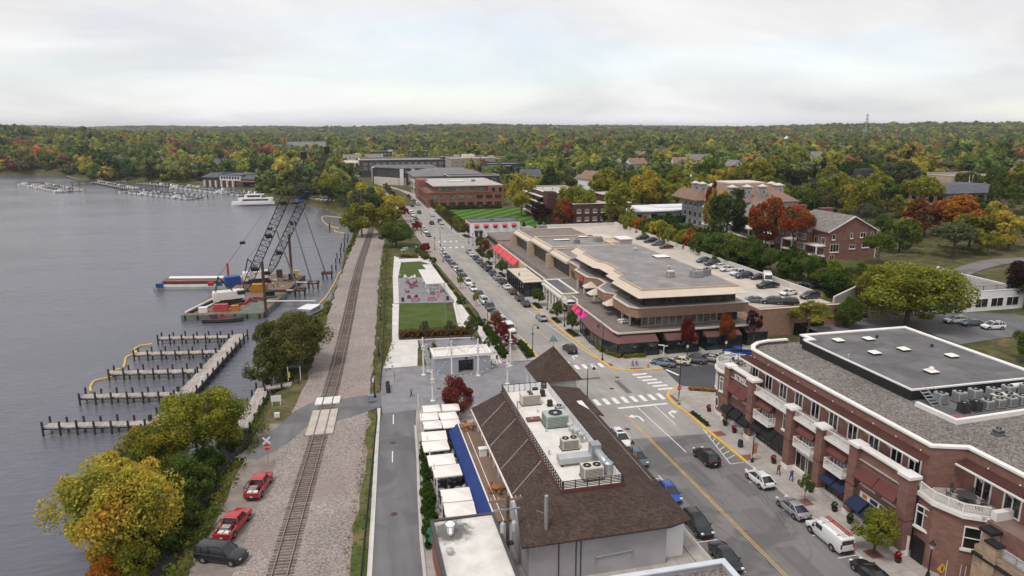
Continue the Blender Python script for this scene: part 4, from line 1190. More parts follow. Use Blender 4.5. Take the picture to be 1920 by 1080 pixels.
def awning(root,side,u,z,w,h,d,plane,mat,name='awning',val=0.18):
 """shed awning: slope out and down from the wall, with cheeks and a valance"""
 m=MB()
 t=0.04
 m.add([(-w/2,0,h),(w/2,0,h),(w/2,-d,0),(-w/2,-d,0),(-w/2,0,h-t),(w/2,0,h-t),(w/2,-d,-t),(-w/2,-d,-t)],
  [(0,3,2,1),(4,5,6,7),(3,7,6,2),(0,1,5,4)])
 for s in (-1,1):
  x=s*w/2
  m.add([(x,0,h-t),(x,-d,-t),(x,-d,-val),(x,0,-val)],[(0,1,2,3) if s < 0 else (3,2,1,0)])
 m.add([(-w/2,-d,-t),(w/2,-d,-t),(w/2,-d,-val),(-w/2,-d,-val)],[(3,2,1,0)])
 L=root.location
 p=(u - L.x,plane - L.y,z - L.z) if side in 'SN' else (plane - L.x,u - L.y,z - L.z)
 return part(root,name,m,mat,loc=p,rz=ROT[side])
def railing(root,pts,h,mat,name='railing',pitch=0.16,post=1.6,r=0.02):
 """balustrade along a polyline of world points (x, y, z)"""
 m=MB()
 for a,b in zip(pts[:-1],pts[1:]):
  a,b=Vector(a),Vector(b);L=(b-a).length
  up=Vector((0,0,h))
  m.tube(a+up,b+up,r*2.0,n=4);m.tube(a+Vector((0,0,0.08)),b+Vector((0,0,0.08)),r*1.3,n=4)
  for i in range(int(L/pitch)):
   p=a.lerp(b,(i+.5)*pitch/L)
   m.tube(p+Vector((0,0,0.08)),p+up,r*0.75,n=3,caps=False)
  n=max(1,round(L/post))
  for i in range(n+1 if tuple(b) == tuple(pts[-1]) else n):
   p=a.lerp(b,i/n)
   m.tube(p,p+up+Vector((0,0,0.08)),r*2.6,n=4)
 return wpart(root,name,m,mat)
def hvac(x,y,z,sx,sy,sz,label,mat=None,fans=1,rz=0.0,group=None):
 """rooftop condenser: cabinet, louvre grilles and round fan guards"""
 mat=mat or GALV
 t=thing('air_conditioner',label,'air conditioner',(x,y,z),rz,group)
 part(t,'cabinet',MB().box(-sx/2,-sy/2,0.12,sx/2,sy/2,sz),mat)
 part(t,'base',MB().box(-sx/2-0.08,-sy/2-0.08,0,sx/2+0.08,sy/2+0.08,0.119),DKGREY)
 for k in range(fans):
  cx=-sx/2 + sx*(k+0.5)/fans;r=min(sx/fans,sy)*0.4
  f=part(t,'fan',MB().lathe([(r,sz),(r,sz+0.1),(r*0.86,sz+0.1),(r*0.84,sz+0.03)],cx,0,14),BLACK)
  part(f,'fan_hub',MB().lathe([(r*0.3,sz+0.03),(r*0.25,sz+0.09)],cx,0,8),GALV)
 g=MB()
 for k in range(7):
  zz_=0.25 + (sz-0.4)*k/6.5
  g.box(-sx/2*0.9,-sy/2-0.025,zz_,sx/2*0.9,-sy/2-0.003,zz_+0.045)
  g.box(-sx/2-0.025,-sy/2*0.9,zz_,-sx/2-0.003,sy/2*0.9,zz_+0.045)
 part(t,'grille',g,DKGREY)
 return t
def skylight(x,y,z,s,label,group=None,dome=False,s2=None):
 t=thing('skylight',label,'skylight',(x,y,z),0,group)
 s2=s2 or s
 part(t,'curb',MB().box(-s/2,-s2/2,0,s/2,s2/2,0.28),BLACK)
 part(t,'lid',MB().loft([[(-s/2-.06,-s2/2-.06,.281),(s/2+.06,-s2/2-.06,.281),(s/2+.06,s2/2+.06,.281),(-s/2-.06,s2/2+.06,.281)],
       [(-s/2*.8,-s2/2*.8,.42),(s/2*.8,-s2/2*.8,.42),(s/2*.8,s2/2*.8,.42),(-s/2*.8,s2/2*.8,.42)]]),WHITECANVAS)
 if dome:
  part(t,'dome',MB().ball((0,0,0.52),0.36),WHITECANVAS,True)
 return t
def vent(x,y,z,h,r,label,group=None,mat=None):
 t=thing('roof_vent',label,'vent',(x,y,z),0,group)
 part(t,'pipe',MB().tube((0,0,0),(0,0,h),r,n=8),mat or GALV,True)
 part(t,'cap',MB().lathe([(r*1.8,h),(r*1.8,h+r*0.8),(r*0.4,h+r*1.6)],n=8),mat or GALV)
 return t
def chairset(x,y,z,n,rad,label,tmat,cmat,cat='table',chair_label=None,group=None,tr=0.5,oval=1.0):
 """a round table and the chairs round it: table and each chair a thing of its own"""
 t=thing('table',label,cat,(x,y,z))
 part(t,'table_top',MB().lathe([(tr,0.7),(tr,0.74)],n=14),tmat)
 part(t,'leg',MB().lathe([(0.25,0),(0.22,0.03),(0.04,0.05),(0.04,0.7)],n=8),cmat)
 for ch in t.children:
  ch.scale=(1,oval,1)
 for k in range(n):
  a=2*PI*k/n + 0.4
  chair(x+rad*math.cos(a),y+rad*oval*math.sin(a),z,a+PI,cmat,chair_label,group)
CHAIR={}
def chair(x,y,z,rz,mat,label,group):
 """chair facing local +x"""
 if mat.name not in CHAIR:
  s=MB().box(-0.23,-0.23,0.42,0.23,0.23,0.47).mesh('seat',mat)
  b=MB().loft([[(-0.23,-0.22,0.47),(-0.18,-0.22,0.47),(-0.18,0.22,0.47),(-0.23,0.22,0.47)],[(-0.32,-0.2,0.95),(-0.28,-0.2,0.95),(-0.28,0.2,0.95),(-0.32,0.2,0.95)]]).mesh('backrest',mat)
  l=MB().tube((0,0,0),(0,0,0.42),0.022,n=4).mesh('leg',mat)
  CHAIR[mat.name]=(s,b,l)
 s,b,l=CHAIR[mat.name]
 t=thing('chair',label,'chair',(x,y,z),rz,group)
 link('seat',s,t);link('backrest',b,t)
 for a in (-0.2,0.2):
  for c in (-0.2,0.2):
   link('leg',l,t,(a,c,0))
 return t

# ---------------------------------------------------------------- red brick corner block
def brick_block():
 t=thing('brick_block','three-storey red brick commercial block with white balconies and maroon awnings','building',(70,70,0))
 y0,y1=38.0,90.0
 m=MB()
 m.box(55.6,54.0,0,86,88,7.5)                      # lower two floors
 m.box(58.0,y0,0,86,53.98,7.5)
 wpart(t,'wall',m,BRICK)
 m=MB().prism([(57.0,53.6),(57.0,86.2),(58.4,88.4),(61.5,89.6),(86,89.6),(86,y0),(60.4,y0),(60.4,52.4)],7.52,11.5)
 wpart(t,'upper_wall',m,BRICK)
 wpart(t,'terrace_floor',MB().prism([(54.8,54.2),(54.8,88.9),(60,89.5),(60,54.2)],7.50,7.60).box(57.6,47.3,7.505,60.4,53.9,7.63),CONC)
 outl=[(57.0,53.6),(57.0,86.2),(57.9,87.9),(59.6,89.2),(61.5,89.6),(64.9,89.6),(64.9,87.0),(66.2,87.0),(66.2,90),(86,90),(86,y0),(60.4,y0),(60.4,52.4)]
 wpart(t,'gravel_roof',MB().prism([(57.3,53.5),(57.3,86.3),(58.6,88.3),(61.5,89.3),(85.8,89.3),(85.8,y0+.2),(60.7,y0+.2),(60.7,52.6)],11.51,11.62),GRAVELROOF)
 def ring(path,w,z0,z1,mat,name):
  mb=MB();rr=[]
  P=[Vector((p[0],p[1],0)) for p in path]
  for i,p in enumerate(P):
   d1=(P[i]-P[max(i-1,0)]);d2=(P[min(i+1,len(P)-1)]-P[i])
   if d1.length < 1e-6: d1=d2
   if d2.length < 1e-6: d2=d1
   d1.normalize();d2.normalize()
   n=Vector((-(d1+d2).y,(d1+d2).x,0)).normalized()
   k=w/2/max(0.4,n.dot(Vector((-d2.y,d2.x,0))))
   a,b=p+n*k,p-n*k
   rr.append([(a.x,a.y,z0),(b.x,b.y,z0),(b.x,b.y,z1),(a.x,a.y,z1)])
  mb.loft(rr)
  return wpart(t,name,mb,mat)
 front=[(60.55,y0),(60.55,52.55),(57.15,53.75),(57.15,86.3),(58.1,87.8),(59.7,89.0),(61.5,89.45),(65.0,89.45)]
 ring(front,0.3,11.5,12.05,BRICK,'parapet')
 ring(front,0.62,12.05,12.28,TRIM,'coping')
 # raised dark roof over the rear part
 wpart(t,'penthouse_wall',MB().prism([(65.4,65.4),(65.4,86.4),(66.6,86.4),(66.6,88.6),(85.6,88.6),(85.6,65.4)],11.6,12.9),BLACK)
 wpart(t,'membrane_roof',MB().prism([(65.6,65.6),(65.6,86.2),(66.8,86.2),(66.8,88.4),(85.4,88.4),(85.4,65.6)],12.9,12.98),MEMB_D)
 ring([(85.3,65.4),(85.3,88.3),(66.9,88.3),(66.9,86.1),(65.5,86.1)],0.75,12.9,13.12,TRIM,'coping')
 ring([(65.5,86.0),(65.5,65.5),(85.2,65.5)],0.26,12.9,13.08,TRIM,'roof_edging')
 ring([(64.9,64.0),(65.2,58.6),(85.6,59.6)],0.45,11.6,12.15,TRIM,'well_kerb')
 wpart(t,'well_floor',MB().prism([(65.2,58.8),(65.4,65.35),(85.4,65.35),(85.4,59.8)],11.63,11.68),MEMB_D)
 wpart(t,'walkway_pad',MB().box(66.0,59.4,11.685,67.8,60.6,11.70),mk('red_roof_pad',(0.3,0.1,0.09),0.9))
 st=MB()
 for k in range(5):
  st.box(66.4+k*0.02,64.8-k*0.42,12.7-k*0.24,67.6,65.1-k*0.42,12.75-k*0.24)
 st.tube((66.4,65.2,12.9),(66.4,62.9,11.65),0.05,n=4);st.tube((67.6,65.2,12.9),(67.6,62.9,11.65),0.05,n=4)
 st.tube((66.4,65.2,13.9),(66.4,62.9,12.65),0.025,n=4);st.tube((67.6,65.2,13.9),(67.6,62.9,12.65),0.025,n=4)
 wpart(t,'roof_ladder',st,STEEL)
 # pergola shading ledge along the top floor
 def pergola(a,b):
  a,b=Vector((*a,0)),Vector((*b,0));d=(b-a);L=d.length;d.normalize();n=Vector((d.y,-d.x,0))
  if n.x > 0: n=-n
  sl=MB();k=0.0
  while k < L:
   p=a + d*k
   for q in range(1):
    sl.add([(p.x,p.y,10.95),(p.x+d.x*.09,p.y+d.y*.09,10.95),(p.x+d.x*.09+n.x*1.25,p.y+d.y*.09+n.y*1.25,10.55),(p.x+n.x*1.25,p.y+n.y*1.25,10.55),
      (p.x,p.y,11.09),(p.x+d.x*.09,p.y+d.y*.09,11.09),(p.x+d.x*.09+n.x*1.25,p.y+d.y*.09+n.y*1.25,10.69),(p.x+n.x*1.25,p.y+n.y*1.25,10.69)],
     [(3,2,1,0),(4,5,6,7),(0,1,5,4),(1,2,6,5),(2,3,7,6),(3,0,4,7)])
   k += 0.2
  wpart(t,'pergola_slats',sl,mk('pergola_brown',(0.11,0.045,0.036),0.8))
  e=MB();A=a+n*1.3;B=b+n*1.3
  e.tube((A.x,A.y,10.6),(B.x,B.y,10.6),0.12,n=4)
  wpart(t,'pergola_fascia',e,TRIM)
  k=1.5
  while k < L-0.8:
   p=a + d*k
   br=MB().add([(p.x,p.y,10.45),(p.x+n.x*1.1,p.y+n.y*1.1,10.45),(p.x,p.y,9.4),(p.x+d.x*.1,p.y+d.y*.1,10.45),(p.x+n.x*1.1+d.x*.1,p.y+n.y*1.1+d.y*.1,10.45),(p.x+d.x*.1,p.y+d.y*.1,9.4)],
      [(0,1,2),(5,4,3),(0,3,4,1),(1,4,5,2),(2,5,3,0)])
   wpart(t,'bracket',br,TRIM)
   k += 3.4
  k=1.0
  while k < L:
   p=a + d*k + n*0.16
   wpart(t,'lamp_bead',MB().ball((p.x,p.y,11.25),0.09,n=6,k=4),TRIM)
   k += 3.4
 pergola((57.0,53.7),(57.0,87.4))
 pergola((60.3,42.0),(60.3,52.4))
 # french doors of the top floor
 for y in (85.0,81.6,78.2,74.8,71.4,68.0,64.6,61.2,57.8,55.3):
  win(t,'W',y,7.62,1.7,2.5,57.0,2,1,TRIM,GLASS_DK,name='french_door',ft=0.16)
 for y in (50.2,47.0,43.5):
  win(t,'W',y,7.62,1.9,2.5,60.4,2,1,TRIM,GLASS_DK,name='french_door',ft=0.16)
 win(t,'S',58.6,7.62,1.1,2.4,53.6,1,1,TRIM,GLASS,name='terrace_door',ft=0.16,rz=R(-20))
 # projecting piers and bays
 def pier(a,b,zt=8.5,x0=54.5,x1=55.62,cap=True):
  wpart(t,'pier',MB().box(x0,a,0,x1,b,zt),BRICK)
  wpart(t,'pier_base',MB().box(x0-.06,a-.06,0.14,x1,b+.06,0.75),TRIM)
  wpart(t,'pier_band',MB().box(x0-.025,a-.025,4.1,x1,b+.025,4.25),mk('brick_band',(0.13,0.045,0.036),0.9))
  if cap:
   wpart(t,'pier_cap',MB().box(x0-.28,a-.28,zt,x1+.1,b+.28,zt+.24).box(x0-.12,a-.12,zt+.24,x1,b+.12,zt+.36),TRIM)
 def front_block(a,b):
  """two-storey projecting front with piers at both ends"""
  pier(a,a+1.3,8.9,cap=False);pier(b-1.3,b,8.9,cap=False)
  wpart(t,'bay_wall',MB().box(55.0,a+1.3,3.0,55.62,b-1.3,4.55).box(55.0,a+1.3,6.6,55.62,b-1.3,8.9).box(55.0,(a+b)/2-.35,4.55,55.62,(a+b)/2+.35,6.6),BRICK)
  wpart(t,'parapet_cap',MB().box(54.3,a-.15,8.9,55.9,a+1.5,9.22).box(54.3,b-1.5,8.9,55.9,b+.15,9.22).box(54.72,a+1.5,8.9,55.75,b-1.5,9.12),TRIM)
  wpart(t,'bay_base',MB().box(54.9,a+1.3,0.14,55.62,b-1.3,0.7),TRIM)
  for q in (0,1):
   yc=a+1.3+(b-a-2.6)*(0.25+0.5*q)
   win(t,'W',yc,4.6,(b-a-2.6)/2-0.5,1.9,55.25,4,2,TRIM,GLASS_B,sill=True)
   awning(t,'W',yc,5.7,(b-a-2.6)/2-0.1,1.1,0.9,54.98,MAROON)
   win(t,'W',yc,0.75,(b-a-2.6)/2-0.4,2.2,55.4,2,1,DKGREY,GLASS_DK,name='shop_window')
 front_block(81.6,89.2)
 front_block(53.2,62.0)
 for k,y in enumerate((87.9,85.4,82.9)):
  awning(t,'W',y-0.2,2.3,2.1,1.0,1.1,54.9,BLACKCANVAS)
 for y in (59.8,57.2):
  awning(t,'W',y,2.2,2.2,1.0,1.2,54.9,NAVY)
 wpart(t,'sign_band',MB().box(54.86,55.2,3.3,54.97,60.0,4.0),TRIM)
 for k,(ya,yb) in enumerate(((59.6,58.9),(58.4,57.3),(57.0,56.5),(56.3,55.5))):
  wpart(t,'sign_lettering',MB().box(54.83,yb,3.42,54.855,ya,3.88),ORANGEM if k == 0 else NAVY)
 pier(72.6,73.8,8.5);pier(66.6,67.8,8.5)
 bays=((73.8,81.6,'black'),(67.8,72.6,None),(62.0,66.6,'navy'))
 for a,b,kind in bays:
  c=(a+b)/2;w=b-a
  # shop front
  wpart(t,'shop_base',MB().box(55.35,a,0.14,55.6,b,0.65),TRIM)
  n=3 if w > 6 else 2
  for q in range(n):
   win(t,'W',a+w*(q+.5)/n,0.66,w/n-0.35,2.6,55.6,2,1,TRIM if kind is None else DKGREY,GLASS_DK,name='shop_window')
  if kind == 'black':
   for q in range(3):
    awning(t,'W',a+w*(q+.5)/3,2.5,w/3-0.15,1.1,1.2,55.55,BLACKCANVAS)
  elif kind == 'navy':
   awning(t,'W',a+1.2,2.4,1.9,0.9,1.2,55.55,NAVY);awning(t,'W',b-1.3,2.4,1.9,0.9,1.2,55.55,NAVY)
  else:
   wpart(t,'shop_fascia',MB().box(55.3,a+.4,3.0,55.6,b-.4,3.75),TRIM)
  # first floor balcony, door and awning
  bw=min(3.6,w-1.4);bc=b-0.6-bw/2 if w > 6 else c
  wpart(t,'balcony_slab',MB().box(54.45,bc-bw/2,3.95,55.62,bc+bw/2,4.2),TRIM)
  railing(t,[(55.55,bc-bw/2+.05,4.2),(54.52,bc-bw/2+.05,4.2),(54.52,bc+bw/2-.05,4.2),(55.55,bc+bw/2-.05,4.2)],1.0,TRIM,'balcony_railing',.15,1.6,.03)
  win(t,'W',bc,4.22,2.4,2.2,55.6,4,1,TRIM,GLASS_B,name='french_door')
  awning(t,'W',bc,6.1,min(3.2,bw),1.1,1.0,55.6,MAROON)
  if w > 6:
   win(t,'W',a+1.3,4.5,1.3,2.3,55.6,2,2,TRIM,GLASS_B,sill=True)
  # terrace railing above
  wpart(t,'terrace_edge',MB().box(54.7,a+.05,7.3,55.65,b-.05,7.62),TRIM)
  railing(t,[(54.8,a+.15,7.6),(54.8,b-.15,7.6)],1.05,TRIM,'terrace_railing',.16,1.6,.03)
 # rounded corner turret towards the side street
 cx,cy,rr=58.2,91.0,3.3
 arc=lambda r,a0,a1,n: [(cx+r*math.cos(R(a0+(a1-a0)*i/n)),cy+r*math.sin(R(a0+(a1-a0)*i/n))) for i in range(n+1)]
 wpart(t,'turret_wall',MB().prism(arc(rr,-20,250,26),0,7.3),BRICK)
 wpart(t,'turret_cornice',MB().prism(arc(rr+.45,-20,250,26),7.3,7.6),TRIM)
 wpart(t,'turret_floor',MB().prism(arc(rr,-20,250,26),7.6,7.62),CONC)
 wpart(t,'turret_base',MB().prism(arc(rr+.07,-20,250,26),0.14,0.7),TRIM)
 railing(t,[(p[0],p[1],7.62) for p in arc(rr+.2,20,235,16)],1.05,TRIM,'turret_railing',.16,1.6,.03)
 for a_,wz,wh in ((195,4.3,2.3),(160,4.3,2.3),(125,4.3,2.3)):
  p=(cx+(rr+.0)*math.cos(R(a_)),cy+(rr+.0)*math.sin(R(a_)))
  o=win(t,'S',p[0],wz,1.3,wh,p[1],2,2,TRIM,GLASS_B,sill=True,rz=R(a_+90),dep=0.16)
 for a_ in (175,):
  p=(cx+rr*math.cos(R(a_)),cy+rr*math.sin(R(a_)))
  ov=MB()
  for q in range(20):
   b0,b1=2*PI*q/20,2*PI*(q+1)/20
   f=lambda s,b: (s*0.62*math.cos(b),-0.12,2.2+s*0.95*math.sin(b))
   ov.add([f(.7,b0),f(1,b0),f(1,b1),f(.7,b1)],[(0,1,2,3)])
  ov.add([(0.45*math.cos(2*PI*q/20),-0.10,2.2+0.68*math.sin(2*PI*q/20)) for q in range(20)],[tuple(range(20))],1)
  L=t.location
  part(t,'oval_window',ov,[TRIM,GLASS_DK],loc=(p[0]-L.x,p[1]-L.y,0),rz=R(a_+90))
 # street corner terrace over the bowed bay
 bow=[(55.9,53.2),(55.6,51.0),(56.6,48.6),(58.2,47.4),(58.2,53.2)]
 wpart(t,'bow_wall',MB().prism(bow,0,7.2),BRICK)
 wpart(t,'bow_floor',MB().prism([(56.0,53.1),(55.8,51.0),(56.7,48.8),(58.2,47.7),(58.2,53.1)],7.62,7.64),CONC)
 wpart(t,'bow_cornice',MB().prism([(p[0]-(0.3 if p[0] < 58 else 0),p[1]-(0.3 if p[1] < 50 else 0)) for p in bow],7.2,7.62),TRIM)
 railing(t,[(55.75,53.0,7.62),(55.45,51.0,7.62),(56.4,48.5,7.62),(58.3,47.25,7.62)],1.05,TRIM,'terrace_railing',0.12,1.6,0.036)
 wpart(t,'terrace_parapet',MB().box(58.35,46.7,7.5,64.5,47.3,8.4),TRIM)
 wpart(t,'corner_wall',MB().box(58.2,46.72,0,64.5,47.28,7.5),BRICK)
 win(t,'W',52.1,3.9,1.7,2.4,55.75,2,2,TRIM,GLASS_DK,sill=True,rz=R(-82),dep=0.16)
 win(t,'S',57.4,3.9,1.5,2.4,48.0,1,2,TRIM,GLASS_DK,sill=True,rz=R(-37),dep=0.16)
 wpart(t,'gate_opening',MB().box(55.55,51.4,0.14,55.9,52.9,2.7),BLACK)
 wpart(t,'gate',MB().box(55.2,52.9,0.2,55.26,54.0,2.5),TRIM)
 g=MB()
 for k in range(6):
  g.tube((56.3+k*.22,49.2-k*.33,0.14),(56.3+k*.22,49.2-k*.33,2.1),0.03,n=4)
 wpart(t,'iron_gate',g,TRIM)
 return t
BB=brick_block()
# lettering STIFEL on the parapet front
def lettering(txt,loc,rot,size,mat,parent,name='lettering',ext=0.04):
 cu=bpy.data.curves.new(name,'FONT')
 cu.body=txt;cu.size=size;cu.extrude=ext;cu.align_x='CENTER'
 tmp=bpy.data.objects.new(name,cu)
 C.objects.link(tmp)
 dg=bpy.context.evaluated_depsgraph_get();dg.update()
 me=bpy.data.meshes.new_from_object(tmp.evaluated_get(dg))
 bpy.data.objects.remove(tmp)
 me.materials.clear();me.materials.append(mat)
 o=link(name,me,parent,loc);o.rotation_euler=rot
 return o
lettering('STIFEL',(54.90-70,85.4-70,7.55),(PI/2,0,-PI/2),1.15,TRIM,BB,'sign_lettering')
# things on the brick block roof and terraces
k=0
for x,y in ((70.0,84.4),(74.9,84.0),(71.0,78.2),(76.2,78.6),(80.4,74.6)):
 skylight(x,y,12.98,1.25,'flat white skylight with black kerb on the dark membrane roof','skylights on the dark membrane roof')
skylight(72.6,70.0,12.98,1.3,'domed white roof hatch on the dark membrane roof near the ladder',None,True)
for i in range(6):
 hvac(68.2+i*2.5,63.9-(i % 2)*0.2,11.68,1.1,1.1,1.35,'grey square condenser in the back row of the roof well',GALV,1,group='back row condensers in the roof well')
for i in range(7):
 hvac(68.6+i*1.75,61.0+0.07*i,11.68,1.0,1.0,1.15,'dark-sided condenser in the front row of the roof well',BLACK if i < 2 else GALV,1,group='front row condensers in the roof well')
hvac(76.2,62.7,11.68,3.0,1.1,0.9,'long low beige unit among the condensers in the roof well',BEIGEMET,2)
solo('exhaust_duct',MB().tube((79,64.7,12.5),(86,64.7,12.5),0.35,n=10).box(79.5,64.4,11.69,79.7,65.0,12.2).box(84.5,64.4,11.69,84.7,65.0,12.2),TRIM,'white round duct along the back of the roof well','duct')
hvac(67.2,55.2,11.62,0.9,0.7,0.7,'small grey fan unit alone on the gravel roof',STEEL,1)
vent(66.2,77.5,12.98,0.5,0.08,'thin white pipe vent on the dark membrane roof');vent(76.9,84.6,12.98,0.25,0.14,'short black vent on the dark membrane roof near two skylights',mat=BLACK);vent(81.4,79.0,12.98,0.25,0.14,'short black vent on the dark membrane roof, far side',mat=BLACK)
chairset(58.4,92.0,7.62,5,0.95,'round dark table on the turret terrace',DKGREY,DKGREY,chair_label='dark mesh chair around the turret terrace table',group='turret terrace chairs',tr=0.65)
chairset(58.6,50.3,7.62,6,1.35,'oval dark table on the corner terrace of the brick block',DKGREY,DKGREY,chair_label='dark mesh chair around the corner terrace table',group='corner terrace chairs',tr=0.8,oval=1.25)
chair(56.1,83.6,7.62,2.6,DKGREY,'dark lounge chair on the terrace above the black awnings','terrace lounge chairs')
chair(56.1,82.2,7.62,3.4,DKGREY,'dark lounge chair on the terrace above the black awnings','terrace lounge chairs')

# ---------------------------------------------------------------- tan stone building at the corner of the picture
t=thing('stone_building','tan stone building with roof deck, dark copings and black arched awnings','building',(64,40,0))
wpart(t,'wall',MB().box(56.2,28,0,76,46.6,5.6),STONE)
wpart(t,'deck_floor',MB().box(56.6,28,5.61,76,45.6,5.7),PLANKS_X)
wpart(t,'rear_wall',MB().box(56.9,45.7,5.6,66,46.58,6.9),STONE)
wpart(t,'rear_coping',MB().box(56.7,45.5,6.9,66.2,46.9,7.2),BLACK)
for k in range(4):
 y=45.4 - k*4.4
 wpart(t,'pier',MB().box(55.95,y-1.2,0,56.75,y,6.6),STONE)
 wpart(t,'pier_coping',MB().box(55.85,y-1.3,6.6,56.85,y+.1,6.8),BLACK)
 railing(t,[(56.35,y-1.3,5.7),(56.35,y-4.3,5.7)],0.85,STEEL,'deck_railing',0.13)
 m=MB();n=10;rr=1.35
 pr_=[(rr*math.cos(PI*i/n),rr*math.sin(PI*i/n)) for i in range(n+1)]
 for i in range(n):
  (a,b),(c,d)=pr_[i],pr_[i+1]
  m.add([(56.2,y-2.8+a,2.6+b),(56.2,y-2.8+c,2.6+d),(54.9,y-2.8+c*.98,2.6+d*.45),(54.9,y-2.8+a*.98,2.6+b*.45)],[(0,1,2,3)])
 m.add([(54.9,y-2.8-rr*.98,2.6),(54.9,y-2.8+rr*.98,2.6),(54.9,y-2.8+rr*.98,2.2),(54.9,y-2.8-rr*.98,2.2)],[(0,1,2,3)])
 wpart(t,'awning',m,BLACKCANVAS)
 wpart(t,'shop_window',MB().box(56.1,y-4.0,0.5,56.18,y-1.6,2.7),GLASS_DK)
wpart(t,'ledge',MB().box(55.9,28,4.7,56.19,46.6,4.95),BLACK)

# ---------------------------------------------------------------- lakeside restaurant with brown shingle roof
t=thing('restaurant','long restaurant with brown shingle roof, fenced rooftop deck and grey end wall','restaurant',(24,75,0))
ex0,ex1,ey0,ey1,ze=15.4,33.0,57.2,91.0,4.9
dx0,dx1,dy0,dy1,zd=20.0,26.8,61.6,90.2,7.3
m=MB()
m.box(16.6,66.0,0,32.2,90.4,4.9);wpart(t,'wall',m,SIDING_W)
wpart(t,'end_wall',MB().box(15.6,58.0,0,30.2,65.98,4.8),GREYWALL)
wpart(t,'corner_wall',MB().box(30.22,58.9,0,32.6,65.98,4.7),WHITEWALL)
m=MB()
A=[(16.0,66.2,ze),(14.9,65.6,ze),(14.6,ey0,ze),(30.0,ey0,ze),(30.0,58.2,ze),(ex1,58.2,ze),(ex1,ey1,ze),(15.8,ey1,ze)]
D=[(dx0,dy0,zd),(dx1,dy0,zd),(dx1,dy1,zd),(dx0,dy1,zd)]
th=0.18
def slope(mb,pts):
 up=[Vector(p) for p in pts]
 n=len(up)
 lo=[p - Vector((0,0,th)) for p in up]
 mb.add(up+lo,[tuple(range(n)),tuple(range(2*n-1,n-1,-1))] + [(i,n+i,n+(i+1) % n,(i+1) % n) for i in range(n)])
w_=MB();slope(w_,[(15.9,91.2,ze),(16.0,64.9,ze),(dx0,dy0,zd),(dx0,dy1,zd)]);wpart(t,'roof_slope',w_,SHINGLE)
w_=MB();slope(w_,[(15.98,64.9,ze),(14.7,57.2,4.75),(30.0,57.2,4.75),(dx1,dy0,zd),(dx0,dy0,zd)]);wpart(t,'roof_slope',w_,SHINGLE)
w_=MB();slope(w_,[(30.02,57.2,4.72),(ex1,58.2,4.6),(ex1,86.0,4.6),(28.6,91.2,6.2),(dx1,dy1,zd),(dx1,dy0,zd)]);wpart(t,'roof_slope',w_,SHINGLE)
w_=MB();slope(w_,[(28.6,91.25,6.2),(15.9,91.25,ze),(dx0,dy1,zd),(dx1,dy1,zd)]);wpart(t,'roof_slope',w_,SHINGLE)
wpart(t,'roof_deck',MB().box(dx0+.02,dy0+.02,zd-.4,dx1-.02,dy1-.02,zd+.02),MEMB_W)
wpart(t,'deck_curb',MB().box(dx0-.06,dy0-.08,zd-.1,dx1+.06,dy0+.12,zd+.42).box(dx0-.06,dy0+.12,zd-.1,dx0+.1,dy1,zd+.3),mk('maroon_flashing',(0.11,0.04,0.038),0.7))
# rails of the deck screen; each run one railing
def slatfence(a,b,z,h,n,mat,name,posts=1.2,back=None):
 a,b=Vector((*a,z)),Vector((*b,z));L=(b-a).length;d=(b-a).normalized();ang=math.atan2(d.y,d.x)
 q=MB()
 for i in range(n):
  c=(a+b)/2;q.ob(c.x,c.y,z+0.14+(h-0.2)*i/max(1,n-1),L,0.05,0.09,ang)
 k=0.0
 while k <= L+.01:
  p=a + d*k;q.ob(p.x,p.y,z,0.09,0.09,h+.06,ang);k += posts
 return wpart(t,name,q,mat)
DKBROWN=mk('dark_brown_fence',(0.045,0.034,0.03),0.8)
slatfence((dx0+.1,dy0+.1),(dx0+.1,dy1-.1),zd+.3,0.95,3,DKBROWN,'deck_fence',0.62)
slatfence((dx0+.2,dy0+.05),(dx1,dy0+.05),zd+.42,0.9,5,DKBROWN,'deck_fence',1.3)
slatfence((dx1-.06,dy0+.2),(dx1-.06,dy1-.2),zd,1.25,2,BLACK,'deck_fence',0.8)
slatfence((dx0+.2,dy1-.06),(dx1-.2,dy1-.06),zd,1.15,2,BLACK,'deck_fence',0.8)
for a,b in (((dx1-.12,dy0+.3),(dx1-.12,dy1-.3)),):
 k=a[1]
 while k < b[1]-.75:
  wpart(t,'screen_panel',MB().box(dx1-.16,k+.06,zd+.1,dx1-.12,k+.7,zd+1.15),WHITEWALL);k += 0.8
k=dx0+.3
while k < dx1-.9:
 wpart(t,'screen_panel',MB().box(k+.06,dy1-.16,zd+.1,k+.72,dy1-.12,zd+1.1),WHITEWALL);k += 0.8
# hip lines of metal flashing on the west slope
for y in (86.6,80.6,74.4,68.6):
 wpart(t,'roof_batten',MB().tube((16.05,y-1.9,ze+.06),(dx0-.05,y+.4,zd+.02),0.055,n=4),mk('batten_grey',(0.36,0.32,0.3),0.7))
for k in range(11):
 y=64.5 + k*2.4
 wpart(t,'roof_snow_guard',MB().ob(dx0-.75,y,6.8,0.22,0.3,0.22),MAROONROOF)
wpart(t,'eave_board',MB().box(15.82,65.0,4.62,15.98,91.2,4.86),TRIM)
for k in range(10):
 y=66.6+k*2.6
 wpart(t,'eave_post',MB().tube((16.2,y,2.9),(16.0,y,4.75),0.06,n=4),TRIM)
wpart(t,'terrace',MB().box(14.0,65.2,2.6,16.58,91.0,2.82),TERR)
wpart(t,'terrace_wall',MB().box(14.3,65.3,0,16.58,90.9,2.59),WHITEWALL)
wpart(t,'terrace_edge',MB().box(13.85,65.2,2.55,13.99,91.0,2.95).box(14.7,65.2,2.83,14.78,91,2.86),TRIM)
